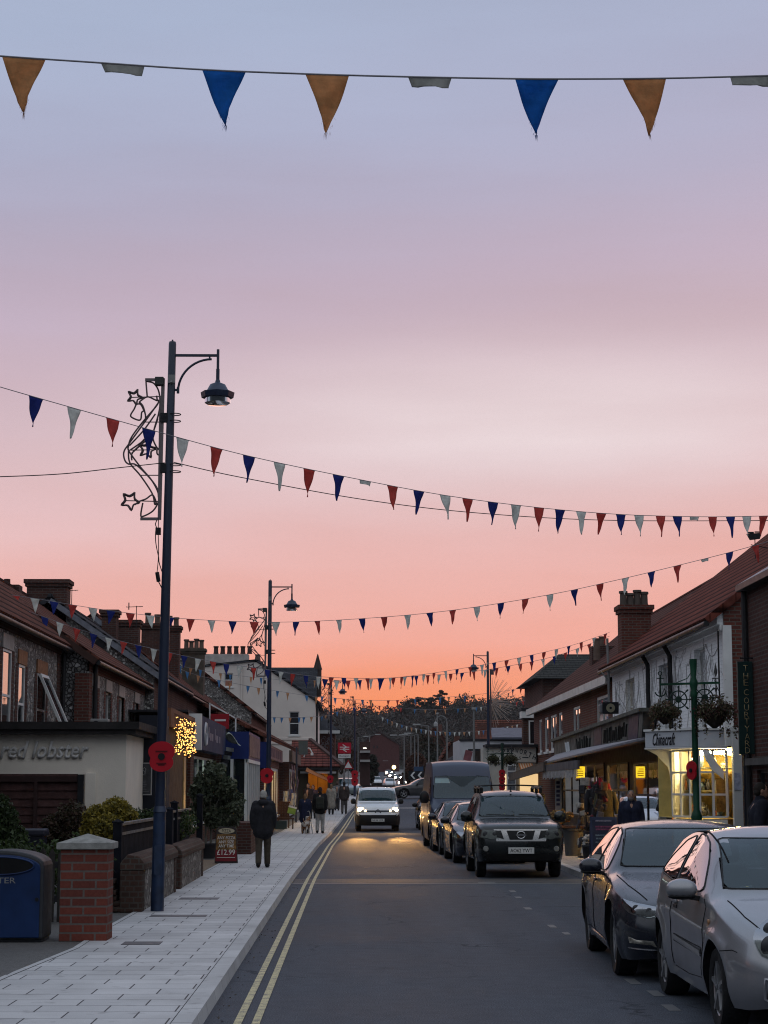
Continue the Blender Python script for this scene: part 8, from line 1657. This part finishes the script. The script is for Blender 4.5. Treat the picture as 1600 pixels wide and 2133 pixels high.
person('person in a long beige coat with fair hair', 690, 101, 1.56, 0, (.26,.235,.20), .50, (.02,.02,.022), (.18,.11,.06), .1, .06, puffy=1.15)
person('person in a pale grey top walking beside the beige coat', 702, 109, 1.6, 0, (.13,.13,.135), .85, (.03,.03,.035), (.08,.05,.04), .12)
person('person in a dark brown jacket and grey trousers nearest the kerb', 717, 102, 1.68, 0, (.045,.035,.033), .84, (.075,.07,.07), (.015,.012,.010), .16, puffy=1.12)
person('dark clothed person half hidden left of the backpack wearer', 642, 92, 1.7, R(160), (.03,.022,.026), .8, (.03,.03,.03), (.05,.03,.025), .1)
person('person in a plum top partly hidden behind the backpack wearer', 652, 94, 1.6, R(170), (.07,.04,.05), .82, (.03,.03,.03), (.07,.045,.03), .1)
person('bearded person in a navy fleece standing behind the blackboard sign', 1312, 41.5, 1.63, R(176), (.013,.016,.036), .8, (.03,.03,.035), (.17,.15,.14), .05, vox=.015, X=5.98, beard=(.16,.14,.13), puffy=1.2)
person('dark haired person in a navy jacket turned sideways at the right edge', 1583, 29, 1.76, R(-90), (.012,.013,.022), .8, (.02,.02,.03), (.02,.015,.012), .1, vox=.014, puffy=1.2)
person('person in black standing beyond the awning valance', 1124, 66, 1.72, R(120), (.012,.012,.013), .8, (.015,.015,.016), (.015,.012,.01), .05, puffy=1.1)
p = PY(667, 1672, 72.2); o = thing('backpack', 'dark olive backpack on the back of the black jacket', 'backpack', (p.x, 72.24, p.z-.22)); mb = MB(); mb.box(-.15,.15,-.11,.07,0,.44); mb.build('bag', mat('backpack_olive', (.030,.032,.026), .85), o, world=False, bevel=.05); mb = MB(); mb.box(-.11,.11,-.15,-.105,.03,.2); mb.build('pocket', mat('backpack_dark', (.02,.022,.019), .85), o, world=False, bevel=.02)
o = thing('walking_stick', 'pale walking stick beside the person with the backpack', 'walking stick', (PY(657,1,72).x, 72, KH)); mb = MB(); mb.tube([(.06,0,0),(-.05,0,.78),(-.08,0,.83),(-.13,0,.81)], .016, 6); mb.build('shaft', mat('stick_pale', (.32,.31,.3), .5), o, world=False)
o = thing('dog', 'brown and white spaniel walking away by the navy coat', 'dog', (PY(647,1,71.6).x, 71.6, KH), R(-12)); mb = MB()
limb(mb, [(0,-.22,.36),(0,.0,.37),(0,.2,.40)], [.105,.115,.12]); limb(mb, [(0,.22,.44),(0,.33,.55)], [.07,.055]); limb(mb, [(0,.33,.58),(0,.40,.57),(0,.47,.53)], [.07,.055,.035])
for sg in (-1, 1):
    limb(mb, [(sg*.075,.2,.36),(sg*.075,.19,.2),(sg*.075,.21,.03)], [.05,.03,.026]); limb(mb, [(sg*.075,-.2,.36),(sg*.08,-.14,.25),(sg*.08,-.25,.15),(sg*.08,-.23,.03)], [.065,.05,.03,.026]); limb(mb, [(sg*.065,.34,.62),(sg*.085,.34,.5)], [.03,.022])
limb(mb, [(0,-.3,.42),(0,-.38,.50),(0,-.40,.58)], [.03,.025,.015])
t = NT('dog_fur'); n_ = t.noise(t.coord(), 5, 3); DOG = t.done(t.pbr(t.ramp(n_, [(.47, (.16,.075,.03,1)), (.53, (.42,.38,.34,1))]), .9)); merged(mb, 'body', DOG, o, .016)
# ---------------------------------------------------------------- far end: hill, wood, houses, lamps, traffic signs
ridge = [(560,1500),(664,1498),(700,1501),(740,1506),(772,1501),(800,1494),(830,1489),(860,1483),(900,1484),(945,1480),(970,1473),(1005,1468),(1035,1475),(1065,1476),(1095,1468),(1130,1466),(1300,1450),(1500,1440)]
rx, ry = [a for a, b in ridge], [b for a, b in ridge]
mb = MB(); cols_ = list(range(400, 1500, 20)); rows_ = [(505, 0), (530, .12), (560, .35), (590, .62), (625, .84), (660, .95), (730, .85), (870, .5)]
vs = []
for Y, f in rows_:
    for px in cols_:
        top = PY(px, lerp(rx, ry, px)+9, 640).z; b = gz(Y)-1; x = PY(px, 1640, Y).x; vs.append((x, Y, b+(top-b)*f))
nc = len(cols_); mb.add(vs, [(j*nc+i, j*nc+i+1, (j+1)*nc+i+1, (j+1)*nc+i) for j in range(len(rows_)-1) for i in range(nc-1)])
mb.build('hill', mat('hill_ground', (.02,.022,.016), .95, var=.4), kind='structure', smooth=180)
g = np.random.default_rng(77); blobs = []
for i in range(420):
    px = g.uniform(640, 1180); f = g.uniform(.05, 1.0)**.8; Y = 520+120*f; top = PY(px, lerp(rx, ry, px)+9, 640).z; b = gz(Y)-1
    fz = lerp([505,530,560,590,625,660],[0,.12,.35,.62,.84,.95], Y); z = b+(top-b)*fz; r = g.uniform(2.2, 4.6); x = PY(px,1640,Y).x
    blobs.append((x, Y, z+r*.7, r, r, r*g.uniform(.9, 1.3)))
for px in np.arange(640, 1180, 4.5):
    top = PY(px, lerp(rx, ry, px), 640).z; r = g.uniform(.8, 2.0); blobs.append((PY(px,1640,640).x, 640, top-.8+g.uniform(-.4,.4), r, r, r*g.uniform(1., 1.9)))
q, f = leaf_cloud(blobs, 110000, .42, 78, hollow=.5)
raw('hillside_wood', q, f, leafmat('wood_leaf', [(.052,.05,.046), (.056,.053,.047), (.062,.052,.045), (.054,.053,.048), (.066,.05,.042), (.056,.055,.05)], .95, .0), kind='stuff', label='dark autumn wood covering the hill at the end of the street')
def tree(name, label, px, ptop, Y, w, cols, seed, base=None, kind='round', n=2600, group='trees at the far end of the street'):
    x = PY(px, 1640, Y).x; z1 = PY(px, ptop, Y).z; z0 = gz(Y)-.1 if base is None else base; H = z1-z0; rnd = random.Random(seed)
    o = thing(name, label, 'tree', (x, Y, z0), 0, group); bl = []; mb = MB()
    mb.tube([(x, Y, z0), (x+.1, Y, z0+H*.4), (x, Y, z0+H*.95)], [H*.022, H*.016, H*.004], 6)
    if kind == 'pine':
        for i in range(15):
            t = .35+.63*i/14; a = rnd.uniform(0, 6.3); L_ = w*(1.15-t)*rnd.uniform(.5, 1.15)+.5; e = V((x+L_*math.cos(a), Y+L_*math.sin(a), z0+H*t+.15*L_)); mb.tube([(x, Y, z0+H*t-.1), e], [.07, .03], 4)
            for q_ in (.5, .8, 1.0): p = V((x, Y, z0+H*t)).lerp(e, q_); bl.append((p.x, p.y, p.z+.15, .12*w, .12*w, .045*w))
        bl.append((x, Y, z1-.3, .4, .4, .5))
    else:
        for i in range(11):
            a = rnd.uniform(0, 6.3); t = rnd.uniform(.3, .92); rr = w*.5*math.sin(math.pi*min(.95, t*.95+.05))*rnd.uniform(.4, 1); p = (x+rr*math.cos(a), Y+rr*math.sin(a), z0+H*t); r = w*rnd.uniform(.2, .34); bl.append(p+(r, r, r*.9)); mb.tube([(x, Y, z0+H*.35), p], [H*.008, H*.003], 4)
    mb.build('trunk', mat('far_bark', (.03,.024,.02), .9), o); q, f = leaf_cloud(bl, n, .2 if kind != 'pine' else .26, seed, 1.2 if kind == 'pine' else 1, .3); raw('crown', q, f, leafmat('crown_%d' % seed, cols, .8, .12), o)
DG = [(.02,.025,.02), (.03,.034,.026), (.04,.042,.03)]
for px, pt, Y, w, lab, sd in ((868,1455,440,3.2,'left dark pine breaking the skyline',51), (893,1456,445,3.4,'bushy middle pine on the skyline',52), (922,1441,438,3.0,'tallest open branched pine on the skyline',53)): tree('pine_tree', lab, px, pt, Y*1.37, w*1.85, DG, sd, base=PY(px,1500,Y*1.37).z, kind='pine', n=2400, group='pines on the skyline')
tree('round_tree', 'dense round dark tree right of the pines on the skyline', 965, 1466, 590, 7.5, DG, 54, base=PY(965,1500,590).z); tree('round_tree', 'small rounded tree on the skyline left of the pines', 843, 1476, 595, 4.8, DG, 55, base=PY(843,1500,595).z)
for px, pt, Y, w, cols, lab, sd in ((868,1572,215,3.2,[(.07,.03,.018),(.10,.04,.022),(.05,.026,.018)],'russet autumn tree behind the chevron board',56), (905,1560,235,4.5,DG,'dark evergreen right of the russet tree',57), (930,1580,200,2.6,[(.09,.06,.016),(.12,.085,.02),(.06,.045,.016)],'ochre leaved bush tree left of the low cottage',58), (885,1530,260,6.5,[(.03,.026,.016),(.045,.03,.018),(.02,.024,.016)],'broad brown tree in front of the wooded hill',59), (846,1545,515,8,[(.045,.03,.018),(.07,.038,.02),(.03,.026,.016)],'thin brown tree right of the brick gable',60), (776,1574,230,1.7,DG,'dark bush beside the white balconies',61), (716,1535,250,4,[(.055,.035,.024),(.075,.045,.03),(.04,.03,.022)],'bare brownish tree behind the station sign',62), (960,1545,205,5.5,DG,'large dark tree behind the white inn',63)): tree('round_tree', lab, px, pt, Y, w, cols, sd)
# brick gabled block
Y = 500; a, b, ap = PY(752,1600,Y), PY(832,1600,Y), PY(788,1526,Y); ez = PY(1,1552,Y).z; g0 = gz(Y)-.5
o = thing('brick_block', 'big red brown brick block with a low wide gable below the wooded hill', 'building', ((a.x+b.x)/2, Y, g0)); mb = MB(); mb.prism([(a.x,Y,g0),(b.x,Y,g0),(b.x,Y,ez),(ap.x,Y,ap.z),(a.x,Y,ez)], (0,8,0)); mb.build('wall', mat('far_brick', (.085,.032,.030), .9, var=.2), o)
mb = MB(); mb.slab([(a.x-.4,Y-.3,ez-.15),(ap.x,Y-.3,ap.z+.1),(ap.x,Y+8.2,ap.z+.1),(a.x-.4,Y+8.2,ez-.15)], .25); mb.slab([(ap.x,Y-.3,ap.z+.1),(b.x+.4,Y-.3,ez-.15),(b.x+.4,Y+8.2,ez-.15),(ap.x,Y+8.2,ap.z+.1)], .25); mb.build('roof', mat('far_roof', (.045,.028,.028), .9), o)
for px in (779, 786): p = PY(px, 1556, Y); mb = MB(); mb.box(p.x-.22, p.x+.22, Y-.05, Y-.01, p.z-.35, p.z+.35); mb.build('window', mat('far_pane', (.03,.022,.024), .3), o)
p = PY(803,1585,Y); mb = MB(); mb.box(p.x-.7,p.x+.7,Y-.06,Y-.01,p.z-.05,p.z+.1); mb.build('pale_lintel', mat('far_pale', (.2,.17,.17), .8), o)
Y = 215; o = thing('balcony_block', 'narrow dark block with two white balcony bands and a lit ceiling lamp', 'building', (PY(760,1600,Y).x, Y, gz(Y))); a, b = PY(750,1553,Y), PY(771,1553,Y); mb = MB(); mb.box(a.x,b.x,Y,Y+5,gz(Y)-.5,a.z+.4); mb.build('wall', mat('far_brick_dark', (.04,.02,.018), .9), o)
for y in (1566, 1585): p = PY(760,y,Y); mb = MB(); mb.box(a.x,b.x,Y-.8,Y-.02,p.z-.12,p.z+.12); mb.build('balcony', mat('far_pale2', (.30,.28,.27), .8), o)
p = PY(760,1558.5,Y-.5); mb = MB(); mb.box(p.x-.18,p.x+.18,Y-.6,Y-.3,p.z-.05,p.z+.05); mb.build('lamp', glow('white_lamp', (1,.95,.85), 2.5), o)
for px, y, Y, w, h_, lab, c in ((1080,1500,170,7,1.9,'brick house with red tiled roof beyond the starburst', BRK_RED), (905,1517,260,4.5,2.4,'small brick house with a steep gable in front of the hill', BRK_RED), (942,1546,175,2.2,2.0,'rust roofed cottage gable beside the white inn', BRK_DK)):
    o = thing('distant_house', lab, 'house', (PY(px,y,Y).x, Y, gz(Y)), 0, 'distant houses below the hill'); p = PY(px, y, Y); mb = MB(); mb.box(p.x-w/2, p.x+w/2, Y, Y+6, gz(Y)-.5, p.z-h_); mb.prism([(p.x-w/2,Y,p.z-h_),(p.x+w/2,Y,p.z-h_),(p.x,Y,p.z-.1)], (0,6,0)) if w < 5 else mb.box(p.x-w/2,p.x+w/2,Y+1.4,Y+1.6,p.z-h_,p.z-.3); mb.build('wall', c, o)
    mb = MB()
    if w < 5: mb.slab([(p.x-w/2-.2,Y-.2,p.z-h_-.15),(p.x,Y-.2,p.z),(p.x,Y+6,p.z),(p.x-w/2-.2,Y+6,p.z-h_-.15)], .15); mb.slab([(p.x,Y-.2,p.z),(p.x+w/2+.2,Y-.2,p.z-h_-.15),(p.x+w/2+.2,Y+6,p.z-h_-.15),(p.x,Y+6,p.z)], .15)
    else: mb.slab([(p.x-w/2-.3,Y-.3,p.z-h_),(p.x+w/2+.3,Y-.3,p.z-h_),(p.x+w/2+.3,Y+3,p.z),(p.x-w/2-.3,Y+3,p.z)], .15)
    mb.build('roof', PANT, o); mb = MB(); mb.box(p.x+w*.15,p.x+w*.15+.5,Y+2.5,Y+3.1,p.z-.6,p.z+.6); mb.build('chimney', BRK_RED, o)
# grey lamp columns along the road beyond
def column(px, top, Y, label, arm=-1, kind=0):
    p = PY(px, top, Y); g0 = gz(Y); o = thing('lamp_column', label, 'street lamp', (p.x, Y, g0), 0, 'grey lamp columns beyond the junction'); h = p.z-g0
    mb = MB(); mb.tube([(0,0,0),(0,0,h*.25),(0,0,h)], [.09,.07,.05], 7)
    if kind == 0: mb.bar((0,0,h),(arm*1.0,0,h+.12),.06); 
    if kind == 2: mb.tube([(.0+.42*math.cos(a)-.42,0,h+.42*math.sin(a)) for a in arr(0, math.pi, 10)], .04, 6)
    mb.build('column', mat('column_grey', (.17,.17,.17), .6), o, world=False); mb = MB()
    if kind == 0: mb.box(arm*1.0-.35,arm*1.0+.3,-.12,.12,h+.06,h+.18)
    elif kind == 2: mb.lathe([(.05,.0),(.16,-.15),(.16,-.35),(.02,-.4)], (-.84,0,h), 10)
    else: mb.box(-.1,.1,-.1,.1,h,h+.12)
    mb.build('lamp_head', mat('lamp_head_pale', (.3,.3,.3), .6), o, world=False)
for a in ((893,1512,165,'brightest grey lamp column with an angled arm above the big van'), (871,1530,190,'grey lamp column left of the angled arm column'), (864,1532,205,'thin grey lamp column second from the russet tree'), (856,1533,220,'thin grey lamp column right of the pale traffic lights'), (842,1534,185,'grey lamp column over the queuing headlights'), (770,1532,230,'thin grey lamp column against the brick block',1), (746,1536,240,'faint grey lamp column left of the brick block',1)): column(*a)
column(987, 1478, 100, 'tall pale flagpole like lamp column in front of the white inn', kind=1); column(911, 1488, 150, 'slender blue grey column left of the pale column', kind=1); column(931, 1503, 145, 'column with a curled white lantern arm above the big van', kind=2)
p = PY(881.5, 1602, 155); o = thing('yellow_street_light', 'glowing yellow street light above the distant headlights', 'street lamp', (PY(819.5,1,230).x, 230, gz(230))); z = PY(1,1600,230).z-gz(230); mb = MB(); mb.tube([(0,0,0),(0,0,z)], .06, 6); mb.build('column', GALV, o, world=False); mb = MB(); mb.ball((0,-.1,z+.1), .24, 10, 8); mb.build('lamp', glow('yellow_lamp', (1,.72,.25), 6), o, world=False, smooth=180)
Yc_ = 150; a, b = PY(851,1606,Yc_), PY(885,1624,Yc_); o = thing('chevron_sign', 'black chevron board with two white arrows pointing left', 'road sign', ((a.x+b.x)/2, Yc_, gz(Yc_))); mb = MB(); mb.box(a.x,b.x,Yc_,Yc_+.05,b.z,a.z); bd = mb.build('board', BLACK, o)
for t in (.12, .56):
    x0 = a.x+(b.x-a.x)*t; w_ = (b.x-a.x)*.3; zc = (a.z+b.z)/2; hh = (a.z-b.z)*.4; mb = MB(); mb.prism([(x0,Yc_-.02,zc),(x0+w_*.6,Yc_-.02,zc+hh),(x0+w_,Yc_-.02,zc+hh),(x0+w_*.42,Yc_-.02,zc),(x0+w_,Yc_-.02,zc-hh),(x0+w_*.6,Yc_-.02,zc-hh)], (0,.01,0)); mb.build('white_chevron', WHITEP, bd)
mb = MB()
for x in (a.x+.2, b.x-.2): mb.tube([(x,Yc_+.1,gz(Yc_)),(x,Yc_+.1,a.z)], .04, 6)
mb.build('posts', GALV, o)
for px0, py0, px1, py1, Y, c, lab in ((862,1597,882,1612,160,(.03,.06,.12),'blue direction sign above the chevron board'), (888,1589,897,1602,158,(.25,.27,.28),'small pale square sign by the big van roof')):
    a, b = PY(px0,py0,Y), PY(px1,py1,Y); o = thing('direction_sign', lab, 'road sign', ((a.x+b.x)/2, Y, gz(Y))); mb = MB(); mb.box(a.x,b.x,Y,Y+.05,b.z,a.z); mb.build('plate', mat('sign_%d' % px0, c, .6), o); mb = MB(); mb.tube([((a.x+b.x)/2,Y+.1,gz(Y)),((a.x+b.x)/2,Y+.1,a.z)], .04, 6); mb.build('pole', GALV, o)
# ---------------------------------------------------------------- faint evening air
t = NT('evening_air'); vol = t.n('ShaderNodeVolumePrincipled'); vol.inputs['Color'].default_value = (.80,.76,.80,1); vol.inputs['Density'].default_value = .00008; vol.inputs['Anisotropy'].default_value = .3
t.link(vol.outputs[0], t.out.inputs['Volume'])
mb = MB(); mb.box(-730, 730, -65, 1620, -1.2, 75); hz = mb.build('haze', t.m, kind='stuff', label='faint evening haze softening the wooded hill')
S.cycles.volume_bounces = 0
